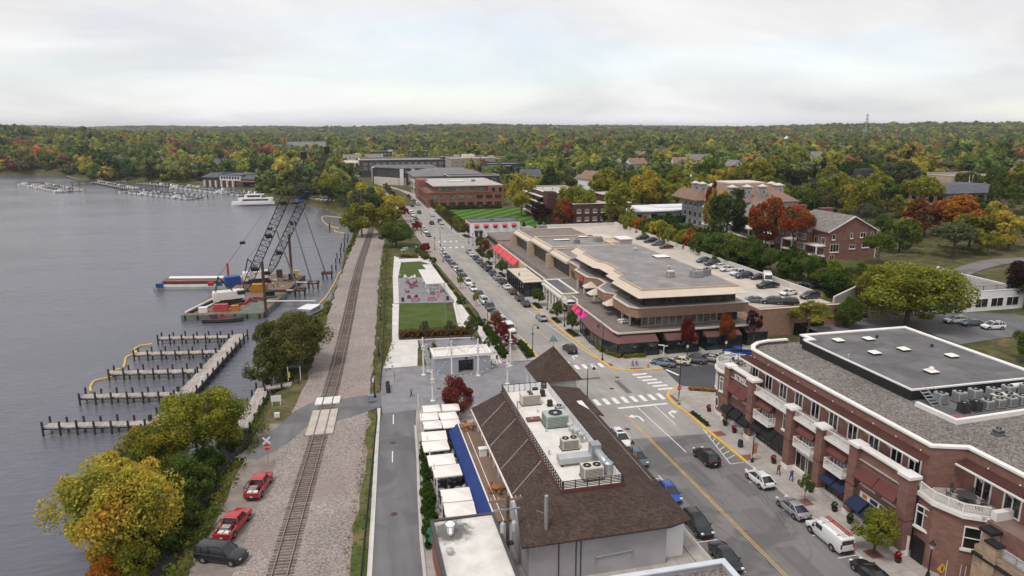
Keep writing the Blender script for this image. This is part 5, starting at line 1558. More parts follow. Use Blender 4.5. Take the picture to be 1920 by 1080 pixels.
w_=MB();slope(w_,[(12.5,91.2,2.05),(12.5,65.4,2.05),(13.86,65.4,2.8),(13.86,91.2,2.8)]);wpart(t,'blue_awning',w_,BLUECANVAS)
m=MB()
for k in range(22):
 m.box(12.46,65.4+k*1.18,1.62,12.5,66.4+k*1.18,2.0)
wpart(t,'awning_valance',m,BLUECANVAS)
# street side wing and corner pavilion
wpart(t,'wing_wall',MB().box(28.2,86.2,0,33.2,96.2,4.3),WHITEWALL)
w_=MB();slope(w_,[(33.9,85.7,4.35),(33.9,96.6,4.35),(27.6,96.6,5.5),(27.2,88.0,6.3)]);wpart(t,'wing_roof',w_,SHINGLE)
wpart(t,'pavilion_wall',MB().box(29.0,100.4,0,34.7,107.2,4.5),SIDING_W)
w_=MB()
e_,ap=[(28.1,99.6,4.45),(35.6,99.6,4.45),(35.6,108.0,4.45),(28.1,108.0,4.45)],(31.85,103.8,9.1)
w_.add(e_+[ap],[(0,1,4),(1,2,4),(2,3,4),(3,0,4),(3,2,1,0)])
wpart(t,'pavilion_roof',w_,SHINGLE)
for x,y in ((29.2,99.9),(34.9,99.9),(28.5,107.6)):
 wpart(t,'pavilion_post',MB().box(x-.12,y-.12,0,x+.12,y+.12,4.46),TRIM)
win(t,'S',31.9,1.0,2.2,2.4,100.4,3,1,TRIM,GLASS)
wpart(t,'link_wall',MB().box(29.5,96.22,0,33.0,100.38,2.6),WHITEWALL)
wpart(t,'link_roof',MB().box(29.0,96.7,2.6,33.4,100.3,2.8),SHINGLE)
wpart(t,'wall_pipe',MB().pipe([(26.5,57.96,1.2),(26.5,57.9,2.2),(22.5,57.9,2.0),(22.5,57.9,1.2)],0.06),GREYWALL)
for x in (18.6,20.4,20.9):
 wpart(t,'wall_downpipe',MB().box(x,57.93,0,x+.1,58.0,4.6),DKGREY)
# weather vane shaped like a sailing boat
v=thing('weather_vane','verdigris sailing boat weather vane on the pavilion roof peak','weather vane',(31.85,103.8,9.05))
part(v,'rod',MB().tube((0,0,0),(0,0,0.9),0.03,n=5),DKGREY)
COPPER=mk('verdigris',(0.12,0.27,0.25),0.7,0.2)
part(v,'hull',MB().prism([(-0.75,-0.05),(0.75,-0.05),(0.75,0.05),(-0.75,0.05)],0.8,0.98),COPPER)
part(v,'sail',MB().add([(-0.05,0,1.0),(-0.05,0,2.0),(-0.65,0,1.0),(-0.05,0.04,1.0),(-0.05,0.04,2.0),(-0.65,0.04,1.0),(0.05,0,1.0),(0.05,0,1.8),(0.6,0,1.0),(0.05,0.04,1.0),(0.05,0.04,1.8),(0.6,0.04,1.0)],
 [(0,1,2),(5,4,3),(0,3,4,1),(1,4,5,2),(6,8,7),(9,10,11),(6,7,10,9),(7,8,11,10)]),COPPER)
# rooftop plant on the restaurant deck
zr=zd + 0.02
hvac(23.0,85.4,zr,1.6,2.6,1.5,'beige two-fan rooftop unit at the far end of the restaurant deck',BEIGEMET,2,PI/2)
hvac(24.3,78.0,zr,2.9,2.2,1.6,'large pale green rooftop unit in the middle of the restaurant deck',GREENMET,1)
hvac(24.0,71.3,zr,2.0,1.2,1.3,'beige twin-fan unit with rusty fans on the restaurant deck',BEIGEMET,2)
hvac(24.2,64.2,zr,2.2,1.5,1.4,'beige twin-fan unit nearest the deck fence end',BEIGEMET,2)
hvac(25.9,81.5,zr,0.9,0.9,1.0,'small grey condenser beside the long screen on the restaurant deck',GALV,1)
hvac(24.6,88.6,zr,0.7,0.6,0.9,'small black box unit at the far deck corner',BLACK,0);hvac(25.4,87.6,zr,0.6,0.6,0.9,'small black box unit next to the far deck corner',BLACK,0)
hvac(25.4,84.0,zr,0.6,0.6,0.8,'small black box unit beside the beige two-fan unit',BLACK,0)
d_=thing('exhaust_hood','big bent grey exhaust duct on the near end of the restaurant deck','duct',(25.9,66.5,zr))
part(d_,'riser',MB().box(-.75,0.3,0,.35,1.5,2.3),STEEL)
part(d_,'elbow',MB().pipe([(-.1,1.0,1.5),(0.0,-.3,1.4),(.2,-1.4,1.0),(.3,-1.9,0.5)],0.48,10),STEEL,True)
part(d_,'fan_drum',MB().lathe([(.55,0),(.55,1.3),(.3,1.5)],0.3,-2.0,12),STEEL)
d_=thing('duct_run','long boxy pale metal duct lying across the restaurant deck','duct',(23.4,67.6,zr))
part(d_,'duct',MB().box(-1.9,-.7,0.35,1.9,.7,1.0),GALV);part(d_,'foot',MB().box(-1.7,-.6,0,-1.5,.6,.35).box(1.5,-.6,0,1.7,.6,.35),DKGREY)
for q,(x,y) in enumerate(((25.5,74.6),(25.7,73.6),(25.6,75.8),(25.9,72.4))):
 vent(x,y,zr,0.8+0.2*(q % 2),0.24,'round metal exhaust fan in the cluster beside the long deck screen','exhaust fan cluster')
for q,(x,y,h) in enumerate(((20.9,84.0,1.0),(21.7,79.6,0.4),(22.6,76.2,0.3),(21.2,70.2,0.5),(22.0,87.0,0.9),(23.2,82.2,0.3))):
 vent(x,y,zr,h,0.09,'thin pipe vent standing on the white restaurant deck','pipe vents on the restaurant deck')
solo('rusty_roof_curb',MB().box(-.9,-.5,0,.9,.5,.3),mk('rusty_curb',(0.2,0.09,0.07),0.9),'low rust-red curb box on the white restaurant deck','roof curb',(22.0,79.9,zr))
v=thing('chimney_flue','tall grey metal flue rising from the near shingle slope','chimney',(17.5,58.6,4.9))
part(v,'pipe',MB().tube((0,0,-.3),(0,0,4.2),0.2,n=10),STEEL,True);part(v,'flashing',MB().box(-.35,-.35,-.35,.35,.35,.35),RUST);part(v,'stay',MB().tube((0,0,2.2),(-.9,.6,2.4),0.02,n=4),STEEL)
# terrace furniture
chairset(14.9,88.9,2.82,5,0.8,'round orange wood table at the far end of the restaurant terrace',WOODFURN,WOODFURN,chair_label='orange wood chair round the far terrace table',group='far terrace chairs')
chairset(15.2,71.2,2.82,4,0.75,'round orange wood table midway along the restaurant terrace',WOODFURN,WOODFURN,chair_label='orange wood chair round the middle terrace table',group='middle terrace chairs')
solo('menu_cabinet',MB().box(-.45,-.3,0,.45,.3,1.0).box(-.6,-.4,1.0,.6,.4,1.1),TRIM,'white serving cabinet on the restaurant terrace','cabinet',(15.5,80.6,2.82))

# ---------------------------------------------------------------- flat white-roofed annex
def stainroof():
 m,nt,b=newmat('stained_white_roof')
 v=posn(nt)
 g=nz(nt,v,0.5,5)
 c=ramp(nt,g,[(0.3,(0.5,0.46,0.42)),(0.65,(0.68,0.645,0.6))])
 sub=N(nt,'ShaderNodeVectorMath',operation='DISTANCE');sub.inputs[1].default_value=(8.6,62.2,4.3)
 nt.links.new(v,sub.inputs[0])
 md=N(nt,'ShaderNodeMath',operation='MULTIPLY_ADD');nt.links.new(nz(nt,v,1.4,5,0.7),md.inputs[0]);md.inputs[1].default_value=-3.0
 nt.links.new(sub.outputs['Value'],md.inputs[2])
 c=mixc(nt,c,(0.05,0.046,0.042),ramp(nt,md.outputs[0],[(0.0,(0.85,)*3),(0.08,(0.7,)*3),(0.9,(0.0,)*3)]))
 nt.links.new(c,b.inputs['Base Color']);b.inputs['Roughness'].default_value=0.6
 return m
t=thing('roof_annex','small brick annex with stained white flat roof and dark metal edge','building',(10.2,59.5,0))
wpart(t,'wall',MB().box(6.9,48.8,0,13.4,64.4,4.2),BRICK_OR)
wpart(t,'roof',MB().box(7.1,49.0,4.2,13.2,64.2,4.32),stainroof())
m=MB();m.box(6.75,48.7,4.05,7.1,64.5,4.5);m.box(13.2,48.7,4.05,13.5,64.5,4.5);m.box(7.1,64.2,4.05,13.2,64.5,4.5)
wpart(t,'coping',m,DKGREY)
v=thing('kitchen_exhaust','white mushroom exhaust fan on the stained annex roof','vent',(8.5,62.0,4.32))
part(v,'riser',MB().box(-.3,-.3,0,.3,.3,.5),WHITEWALL);part(v,'drum',MB().lathe([(.38,.5),(.42,.8),(.5,.95),(.3,1.15),(.1,1.2)],n=12),WHITEWALL,True);part(v,'outlet',MB().tube((0,-.2,.7),(-.1,-.95,.35),0.17,n=8),WHITEWALL)
vent(7.9,58.4,4.32,0.35,0.22,'squat metal vent at the edge of the stained annex roof')
solo('recycling_bin',MB().box(-.35,-.35,.05,.35,.35,1.0).box(-.38,-.4,1.0,.38,.38,1.1),BLUEM,'blue wheeled bin beside the annex and alley','bin',(6.2,56.6,0.012))
for i in range(9):
 solo('steel_keg',MB().lathe([(.2,0),(.21,.1),(.19,.3),(.21,.5),(.2,.6)],n=9),STEEL,'steel keg standing in rows beside the annex wall','keg',(5.95+0.45*(i % 2),57.6+0.5*(i//2),0.012),0,'steel kegs beside the annex')
for y,lab in ((66.4,'green folded umbrella behind the annex, nearest the alley'),(64.9,'green folded umbrella at the annex corner')):
 v=thing('umbrella',lab,'umbrella',(7.6,y,0.02))
 part(v,'pole',MB().tube((0,0,0),(0,0,2.6),0.04,n=6),DKGREY)
 part(v,'canopy',MB().lathe([(1.1,1.9),(0.7,2.2),(0.1,2.6)],n=8),mk('green_canvas',(0.012,0.10,0.06),0.85))
# parapet roof in front, cut by the picture edge
t=thing('foreground_roof','gravel flat roof with white metal parapet cap below the restaurant','building',(24,44,0))
block(t,16.2,36,32.0,50.2,0,4.8,5.3,GREYWALL,GRAVELROOF,mk('pale_metal_cap',(0.55,0.58,0.62),0.4,0.08),0.35,0.6)
# ---------------------------------------------------------------- office block with stepped terraces
BANDG=glassmat('tinted_band_glass',(0.05,0.05,0.042),0.12,0.6)
def mull(root,side,a,b,plane,z0,z1,pitch,mat,gm=BANDG,name='glazing'):
 """a run of glazing: one pane object per mullion bay"""
 n=max(1,round((b-a)/pitch));w=(b-a)/n
 for i in range(n):
  win(root,side,a+w*(i+.5),z0,w-0.02,z1-z0,plane,1,2 if i % 3 == 0 else 1,mat,gm,name=name,ft=0.07)
t=thing('office_block','three-storey tan brick office block with stepped terraces and cream sloping fascias','office building',(65,150,0))
SLAB=mk('terrace_slab',(0.60,0.53,0.46),0.8,0.08)
ROOFP=[(55.4,122.2),(76.0,121.4),(76.4,173),(59.2,173),(59.2,166),(57.6,163.5),(57.6,152),(58.6,150.5),(58.6,143.0),(57.0,141.4),(57.0,136.0),(55.4,134.4)]
INN=[(57.0,124.6),(77.0,124.0),(77.0,172),(61.0,172),(61.0,166.5),(59.2,164),(59.2,152.5),(60.2,151),(60.2,142.2),(58.6,140.6),(58.6,136.6),(57.0,135)]
OUT=[(54.2,120.9),(77.2,120.0),(77.4,173.2),(57.6,173.2),(57.6,167.2),(56.0,164.2),(56.0,151.5),(57.0,150),(57.0,143.8),(55.6,142.2),(55.6,136.8),(54.2,135.2)]
wpart(t,'ground_floor_wall',MB().prism([(53.2,125.5),(84,125.5),(84,173),(56.5,173),(53.2,170)],0,4.3),BRICK_TAN)
wpart(t,'lower_terrace',MB().prism([(50.6,122.0),(80.5,121.4),(80.5,172.9),(53.6,172.9),(53.6,166),(51.6,160),(51.6,150),(50.2,146),(50.2,124)],4.3,4.62),SLAB)
wpart(t,'lower_terrace_floor',MB().prism([(50.9,122.3),(80.2,121.7),(80.2,172.6),(53.9,172.6),(53.9,166),(51.9,160),(51.9,150),(50.5,146),(50.5,124.2)],4.62,4.65),MEMB_B)
wpart(t,'first_floor_core',MB().prism([(56.8,125.8),(78.6,125.4),(78.6,172),(60,172),(60,166),(57,164)],4.65,7.2),BANDG)
band=[(55.2,123.2),(79.4,122.8),(79.6,172.95),(57.2,172.95),(57.2,165),(55.2,162.5),(55.2,153.5),(57.2,151.0),(57.2,146.5),(53.6,142.0),(53.6,137.5),(55.4,135.5),(53.8,133.0),(53.8,125.0)]
wpart(t,'brick_band',MB().prism(band,7.05,8.95),BRICK_TAN)
wpart(t,'band_coping',MB().prism([(p[0]+(0.18 if p[0] > 70 else -0.18),p[1]+(-0.18 if p[1] < 124 else 0)) for p in band],8.95,9.12),SLAB)
wpart(t,'upper_terrace_floor',MB().prism([(p[0]+(-0.5 if p[0] > 70 else 0.5),p[1]+(0.5 if p[1] < 124 else 0)) for p in band],9.12,9.14),MEMB_G)
wpart(t,'second_floor_core',MB().prism(INN,9.14,12.2),BANDG)
m=MB()
n=len(ROOFP)
m.v=[(p[0],p[1],11.7) for p in OUT] + [(p[0],p[1],12.75) for p in ROOFP] + [(p[0],p[1],11.6) for p in OUT]
m.f=[[i,n+i,n+(i+1) % n,(i+1) % n] for i in range(n)] + [[2*n+i,i,(i+1) % n,2*n+(i+1) % n] for i in range(n)] + [[2*n+i for i in range(n)]]
m.m=[0]*len(m.f)
wpart(t,'sloped_fascia',m,CREAM)
wpart(t,'roof_kerb',MB().prism(ROOFP,12.3,13.1),STUCCO_T)
wpart(t,'roof',MB().prism([(p[0]+(-0.35 if p[0] > 70 else 0.35),p[1]+(0.35 if p[1] < 124 else 0)) for p in ROOFP],13.1,13.14),MEMB_G)
mull(t,'S',57.1,76.9,124.3,9.15,11.6,1.55,DKGREY)
mull(t,'S',57.0,78.5,125.5,4.66,7.05,1.55,CREAM,GLASS_B)
for a,b,x in ((125,135,56.9),(137,140.4,58.5),(142.4,150.8,60.1),(152.6,163.8,59.1),(166.8,171.8,60.9)):
 mull(t,'W',a,b,x,9.15,11.6,1.5,DKGREY)
mull(t,'W',126,163,56.7,4.66,7.05,1.6,DKGREY)
for y in (127,131,142,148,155,160):
 wpart(t,'column',MB().box(55.0,y-.18,4.65,55.36,y+.18,7.04),SLAB)
for (x,y) in ((54.2,135.0),(54.2,145.0),(55.5,151.8)):
 c_=MB().add([(x-1.6,y-1.4,7.0),(x+1.6,y-1.4,7.0),(x+1.6,y+1.4,7.0),(x-1.6,y+1.4,7.0),(x+.2,y,8.3)],[(0,1,4),(1,2,4),(2,3,4),(3,0,4),(3,2,1,0)])
 wpart(t,'bay_canopy',c_,CREAM)
wpart(t,'red_sign',MB().box(54.95,155.6,7.6,55.15,157.8,8.5),REDSIGN)
railing(t,[(50.8,146,4.65),(50.8,124.2,4.65),(51.2,122.4,4.65),(80,121.9,4.65)],0.9,STEEL,'terrace_railing',0.5,3.0,0.015)
# bistro glass rooms with maroon roofs along the side street
GREENFR=mk('dark_green_frame',(0.012,0.028,0.024),0.6)
BISTROGLASS=glassmat('bistro_glass',(0.02,0.025,0.024),0.1)
def bistro(poly,inner,label,z=2.9):
 b=thing('bistro_pavilion',label,'pavilion',(poly[0][0],poly[0][1],0.14))
 wpart(b,'glass_wall',MB().prism(poly,0.14,z),BISTROGLASS)
 n=len(poly)
 fr=MB()
 for i in range(n):
  a,c=Vector((*poly[i],0)),Vector((*poly[(i+1) % n],0));L=(c-a).length
  k=max(1,round(L/2.2))
  for q in range(k+1):
   p=a.lerp(c,q/k);fr.tube((p.x,p.y,.14),(p.x,p.y,z),.07,n=4)
  for zz_ in (0.3,0.9,z-.15):
   fr.tube((a.x,a.y,zz_),(c.x,c.y,zz_),.07 if zz_ > 1 else .1,n=4)
 wpart(b,'frame',fr,GREENFR)
 m=MB();m.v=[(p[0],p[1],z) for p in poly] + [(p[0],p[1],4.15) for p in inner]
 m.f=[[i,(i+1) % n,n+(i+1) % n,n+i] for i in range(n)] + [[n+i for i in range(n)]];m.m=[0]*(n+1)
 wpart(b,'roof',m,MAROONROOF)
 return b
bistro([(47.9,130.6),(48.3,124.4),(50.0,120.4),(58.6,120.2),(58.6,125.4),(52.8,126),(52.8,138.6),(48.6,138.6)],[(50.4,130.6),(50.6,125.4),(52.0,122.6),(58.6,122.5),(58.6,125.3),(52.9,125.6),(52.9,138.5),(50.4,138.5)],'dark glass corner room of the bistro with wrapped maroon roof')
bistro([(60.4,120.2),(67.2,120.2),(67.2,125.4),(60.4,125.4)],[(60.4,122.6),(67.2,122.6),(67.2,125.3),(60.4,125.3)],'dark glass bistro entrance room with maroon roof between two red maples')
bistro([(69.0,120.4),(77.0,120.4),(77.0,125.4),(69.0,125.4)],[(69.0,122.8),(77.0,122.8),(77.0,125.3),(69.0,125.3)],'dark glass bistro room with maroon roof behind the silver cars')
bistro([(78.6,121.4),(83.4,121.4),(83.4,125.4),(78.6,125.4)],[(78.6,123.4),(83.4,123.4),(83.4,125.3),(78.6,125.3)],'small dark bistro room with maroon roof next to the brick garage')
hedge(48.4,130.4,48.1,124.2,0.7,0.9,'leafy planter boxes along the bistro corner facing the main street','lime',0.14,1.4)
hedge(48.6,123.2,50.4,119.9,0.7,0.9,'leafy planter boxes across the bistro corner','lime',0.14,1.4)
hedge(51.0,119.7,55.6,119.6,0.7,0.8,'leafy planter boxes along the bistro corner facing the side street','lime',0.14,1.4)
# roof plant on the office
hvac(66.0,131.6,13.14,1.5,1.2,1.3,'beige unit with open front alone on the grey office roof',BEIGEMET,0)
hvac(71.2,130.2,13.14,2.2,1.8,1.5,'grey boxy unit at the parking side of the office roof',GALV,2);hvac(73.8,131.0,13.14,1.4,1.3,1.4,'grey fan unit beside the boxy unit on the office roof',STEEL,1);hvac(75.2,132.8,13.14,1.2,1.2,1.2,'grey fan unit at the edge of the office roof',STEEL,1)
vent(69.4,139.4,13.14,0.5,0.25,'white mushroom vent on the grey office roof');vent(71.6,163.0,13.14,0.4,0.3,'white vent at the far side of the office roof')
skylight(74.0,153.0,13.14,3.4,'white pyramid skylight on the office roof beside the stair tower',None,False,3.0)
tt=thing('stair_tower','tan stucco stair tower between the office roof and the parking deck','building',(79.5,143,0))
wpart(tt,'wall',MB().box(77.7,137.5,0,81.6,149.5,10.2),STUCCO_T);wpart(tt,'roof',MB().box(77.5,137.3,10.2,81.8,149.7,10.4),CREAM);wpart(tt,'canopy',MB().box(78.2,133.4,7.8,82.6,137.48,8.1),CREAM)
for x,y in ((78.5,133.8),(82.2,133.8)):
 wpart(tt,'canopy_post',MB().box(x,y,5.0,x+.2,y+.2,7.8),CREAM)

# ---------------------------------------------------------------- terraced northern half of the office row
t=thing('terrace_row','long tan two-storey shop row with flat grey roofs and deep terrace openings','building',(64,205,0))
for (y0,y1,x0,zr) in ((173.3,189,57.6,9.2),(189,209,57.2,9.7),(209,229,56.6,9.2)):
 block(t,x0,y0+.02,76.5,y1-.02,0,zr,zr+.5,STUCCO_T,MEMB_G if y1 < 215 else MEMB_B,CREAM,0.35,0.5)
 wpart(t,'fascia',MB().add([(x0-1.1,y0+.1,zr-.35),(x0-1.1,y1-.1,zr-.35),(x0-.02,y1-.1,zr+.3),(x0-.02,y0+.1,zr+.3),(x0-1.1,y0+.1,zr-.9),(x0-1.1,y1-.1,zr-.9),(x0-.02,y1-.1,zr-.9),(x0-.02,y0+.1,zr-.9)],
  [(0,1,2,3),(7,6,5,4),(0,4,5,1),(0,3,7,4),(1,5,6,2)]),CREAM)
 wpart(t,'end_pier',MB().box(x0-2.3,y1-.7,4.6,x0-.02,y1-.1,zr-.6),STUCCO_T)
 mull(t,'W',y0+.6,y1-.9,x0-.02,4.7,zr-.95,1.6,DKGREY,GLASS_DK)
 railing(t,[(51.2,y0+.2,4.62),(51.2,y1-.4,4.62)],0.8,DKGREY,'terrace_railing',0.6,3.0,0.02)
wpart(t,'shop_wall',MB().box(50.2,192.5,0,57.5,231.5,4.3),STUCCO_T)
wpart(t,'shop_wall',MB().box(50.8,170.2,0,57.5,192.46,4.3),STUCCO_G)
wpart(t,'terrace_slab',MB().box(50.4,173.4,4.3,57.5,231.4,4.58),SLAB)
wpart(t,'terrace_floor',MB().box(50.8,173.6,4.58,57.4,231.2,4.6),MEMB_B)
wpart(t,'far_block_wall',MB().box(50.6,231.6,0,72,250,5.6),STUCCO_T)
wpart(t,'far_block_roof',MB().box(50.4,231.52,5.6,72.2,250.2,5.9),MEMB_B)
for q in range(9):
 awning(t,'W',233+q*1.9,4.4,1.5,0.7,0.7,50.58,BLACKCANVAS)
win(t,'W',236,.4,4,2.6,50.58,3,1,TRIM,GLASS);win(t,'W',243,.4,4,2.6,50.58,3,1,TRIM,GLASS)
for q in range(5):
 awning(t,'W',203.5+q*6.3,3.1,5.8,1.5,1.7,50.15,CORAL)
 win(t,'W',203.5+q*6.3,.4,5.0,2.7,50.18,4,1,TRIM,GLASS,name='shop_window')
skylight(64.5,203,9.73,5.0,'long white skylight strip on the shop row roof',None,False,1.2)
hvac(67.5,197.5,9.73,1.8,1.4,1.2,'grey unit near the long skylight on the shop row roof',GALV,1);hvac(75.0,199,9.73,2.4,1.8,1.4,'grey unit at the parking side of the shop row roof',GALV,2);hvac(66.2,231.5,9.2,3.4,2.0,1.5,'large grey unit on the brown roof by the white red-awninged building',GALV,2)
skylight(73.0,207.4,9.73,3.0,'white box skylight with black base on the shop row roof',None,False,1.4)
tt=thing('lift_tower','tan and grey lift tower standing on the parking deck edge','building',(79,204,0))
wpart(tt,'wall',MB().box(76.7,197,0,81.5,212,9.6),STUCCO_T);wpart(tt,'tower_wall',MB().box(81.6,197.5,0,85.6,203,10.2),STUCCO_G);wpart(tt,'tower_roof',MB().box(81.5,197.3,10.2,85.8,203.2,10.45),TRIM);wpart(tt,'roof',MB().box(76.5,203.1,9.6,81.5,212.2,9.85),CREAM)
# classical pale shop, marquee and pink awnings
t=thing('classical_shop','pale classical shop front with columns and a recessed roof terrace','shop',(51.5,161,0))
block(t,49.2,154.0,53.4,170.0,0,4.6,5.0,CREAMWALL,MEMB_D,TRIM,0.3,0.55)
for q in range(6):
 wpart(t,'column',MB().tube((49.0,155.4+q*2.7,.14),(49.0,155.4+q*2.7,3.9),.2,n=8),TRIM)
 if q < 5:
  win(t,'W',156.75+q*2.7,.4,1.7,3.0,49.2,2,1,TRIM,GLASS_DK,name='shop_window')
wpart(t,'cornice',MB().box(48.7,153.9,3.9,49.18,170.1,4.4),TRIM)
for q in range(2):
 win(t,'S',50.2+q*2.0,.5,1.4,2.9,154.0,1,2,TRIM,GLASS_DK,name='shop_window')
t=thing('marquee','curved white and blue marquee sign over the pavement','sign',(50.5,151.5,0))
wpart(t,'canopy',MB().prism([(49.0,149.5),(51.8,149.2),(53.2,150.2),(53.2,153.6),(50.2,153.6),(49.0,152.4)],3.4,3.7),TRIM)
m=MB()
arcp=[(49.0+0.3*math.cos(2*PI*i/24)*0,0) for i in range(2)]
m.box(48.95,149.45,3.7,49.05,153.2,4.75);m.box(48.97,149.35,3.7,53.0,149.44,4.3)
wpart(t,'sign_face',m,WHITECANVAS)
wpart(t,'blue_face',MB().box(49.1,149.28,3.75,52.9,149.345,4.2),NAVY)
crest=MB().pipe([(48.9,149.5+3.7*i/10,4.75+0.35*math.sin(PI*i/10)) for i in range(11)],0.12,6)
wpart(t,'crest',crest,TRIM)
wpart(t,'post',MB().tube((49.4,149.8,.14),(49.4,149.8,3.4),.1,n=6).tube((52.8,149.8,.14),(52.8,149.8,3.4),.1,n=6),STEEL)
t=thing('pink_awning_shop','white corner shop front with hot pink awnings under the office terrace','shop',(52,143,0))
wpart(t,'wall',MB().box(50.9,138.8,0,53.1,148.6,4.28),WHITEWALL)
awning(t,'W',147.6,2.8,2.4,1.3,1.1,50.88,CORAL);awning(t,'W',144.8,2.7,2.2,1.3,1.2,50.88,PINK);awning(t,'W',140.5,2.6,2.6,1.5,1.3,50.88,PINK)
awning(t,'S',51.9,2.7,1.9,1.4,1.1,138.78,PINK)
for y in (140.4,144.6,147.4):
 win(t,'W',y,.4,1.9,2.3,50.9,1,1,TRIM,GLASS_DK,name='shop_window')
t=thing('glass_pavilion','black framed street pavilion with retracting cream roof panels','pavilion',(47.2,182,.14))
wpart(t,'glass_wall',MB().box(44.6,172.6,.15,50.1,191.6,3.7),BISTROGLASS)
fr=MB()
for q in range(9):
 y=172.5+q*2.4
 fr.box(44.4,y-.09,.14,44.59,y+.09,3.9)
for q in range(4):
 fr.box(44.5+q*1.8,172.35,.14,44.68+q*1.8,172.58,3.9)
fr.box(44.36,172.3,3.72,50.2,172.6,4.0);fr.box(44.36,172.6,3.72,44.6,191.7,4.0);fr.box(44.4,172.55,.5,44.58,191.6,.65)
wpart(t,'frame',fr,BLACK)
for q in range(7):
 wpart(t,'roof_panel',MB().prism([(44.5,172.6+q*2.72),(50.1,172.6+q*2.72),(50.1,175.1+q*2.72),(44.5,175.1+q*2.72)],4.0,4.1+.03*(q % 2)),CREAM)
# ---------------------------------------------------------------- parking deck
t=thing('parking_deck','open rooftop parking deck over a tan brick garage','garage',(95,190,0))
wpart(t,'garage_wall',MB().box(84.4,126.4,0,106.4,131,5.2),BRICK_TAN)
wpart(t,'garage_parapet',MB().box(84.4,126.4,5.2,106.4,126.8,6.1).box(84.4,126.8,5.2,84.8,131,6.1),BRICK_TAN)
wpart(t,'garage_coping',MB().box(84.3,126.3,6.1,106.5,126.9,6.2),CREAM)
wpart(t,'garage_opening',MB().box(93.2,126.2,0.1,100.5,126.39,2.6),GLASS_DK)
wpart(t,'deck_floor',MB().prism([(76.6,131.02),(106.4,131.02),(106.4,264),(76.6,264)],4.2,5.0),DECKCONC)
wpart(t,'deck_edge_wall',MB().box(76.6,131.02,0,106.4,131.3,4.2),BRICK_TAN)
wpart(t,'retaining_wall',MB().box(106.42,138,4.0,106.9,264,6.3),CONC_W)
wpart(t,'end_wall',MB().box(76.6,264.02,0,106.9,264.5,6.0),CONC_W)
wpart(t,'ramp_wall',MB().prism([(106.42,131),(119,139),(124,147),(123.6,147.3),(118.7,139.4),(106.42,131.5)],1.0,6.6),CONC_W)
for q in range(16):
 o=wpart(t,'stall_line',MB().box(100.6,148+q*5.2-.06,5.004,105.8,148+q*5.2+.06,5.008),YELLOWFADE)
TOWN=[]
# ---- buildings further back
def rows(root,side,a,b,plane,zs,n,w,h,nx=2,nz_=1,fm=None,gm=None,sill=False,ft=0.1):
 for z in zs:
  for i in range(n):
   win(root,side,a+(b-a)*(i+.5)/n,z,w,h,plane,nx,nz_,fm,gm,sill,ft=ft)
def gable(root,x0,y0,x1,y1,ze,zr,mat,axis='y',over=0.4,wall=None,name='roof'):
 m=MB();th_=.25
 if axis == 'y':
  c=(x0+x1)/2
  P=[(x0-over,y0-over),(x0-over,y1+over),(c,y1+over),(c,y0-over),(x1+over,y0-over),(x1+over,y1+over)]
  zs=[ze,ze,zr,zr,ze,ze]
  g=[[(x0,y0,ze),(x1,y0,ze),(c,y0,zr-.2)],[(x0,y1,ze),(c,y1,zr-.2),(x1,y1,ze)]]
 else:
  c=(y0+y1)/2
  P=[(x0-over,y0-over),(x1+over,y0-over),(x1+over,c),(x0-over,c),(x0-over,y1+over),(x1+over,y1+over)]
  zs=[ze,ze,zr,zr,ze,ze]
  g=[[(x0,y0,ze),(x0,c,zr-.2),(x0,y1,ze)],[(x1,y0,ze),(x1,y1,ze),(x1,c,zr-.2)]]
 V=[(p[0],p[1],z) for p,z in zip(P,zs)];Lw=[(p[0],p[1],z-th_) for p,z in zip(P,zs)]
 m.add(V+Lw,[(0,3,2,1) if axis == 'y' else (0,1,2,3),(3,4,5,2) if axis == 'y' else (3,2,5,4),(6,7,8,9),(9,8,11,10),
    (0,1,7,6),(4,10,11,5),(0,6,9,3),(3,9,10,4),(1,2,8,7),(2,5,11,8)])
 r=wpart(root,name,m,mat)
 if wall:
  for tri in g: wpart(root,'gable_wall',MB().poly(tri),wall)
 return r
def hip(root,x0,y0,x1,y1,ze,zt,mat,inset,name='roof',over=0.5):
 lo=[(x0-over,y0-over),(x1+over,y0-over),(x1+over,y1+over),(x0-over,y1+over)]
 hi=[(x0+inset,y0+inset),(x1-inset,y0+inset),(x1-inset,y1-inset),(x0+inset,y1-inset)]
 return wpart(root,name,MB().loft([[(p[0],p[1],ze-.2) for p in lo],[(p[0],p[1],ze) for p in lo],[(p[0],p[1],zt) for p in hi]]),mat)
# white two-storey building with red awnings
t=thing('white_shop','white two-storey building with small red awnings before the striped lawn','building',(59,281,0))
block(t,48.8,276,69.5,287,0,6.0,6.3,WHITEWALL,MEMB_D,BLACK,0.3,0.6)
for i in range(5):
 x=51.4+i*3.9
 win(t,'S',x,3.6,1.7,1.4,276,3,1,TRIM,GLASS_DK);awning(t,'S',x,4.75,2.1,0.7,0.6,275.98,CORAL)
for i in range(3):
 win(t,'W',278.2+i*3.4,3.6,1.7,1.4,48.8,2,1,TRIM,GLASS_DK);awning(t,'W',278.2+i*3.4,4.75,2.1,0.7,0.6,48.78,CORAL)
for i in range(2):
 awning(t,'S',51.2+i*1.9,2.3,1.6,0.6,0.8,275.98,NAVY);win(t,'S',51.2+i*1.9,.3,1.3,1.9,276,2,1,TRIM,GLASS_DK)
wpart(t,'lean_to',MB().box(69.52,277,0,76,285,3.0),STUCCO_G)
hvac(59,282,6.03,1.8,1.2,0.8,'small unit on the white red-awninged building',GALV,1)
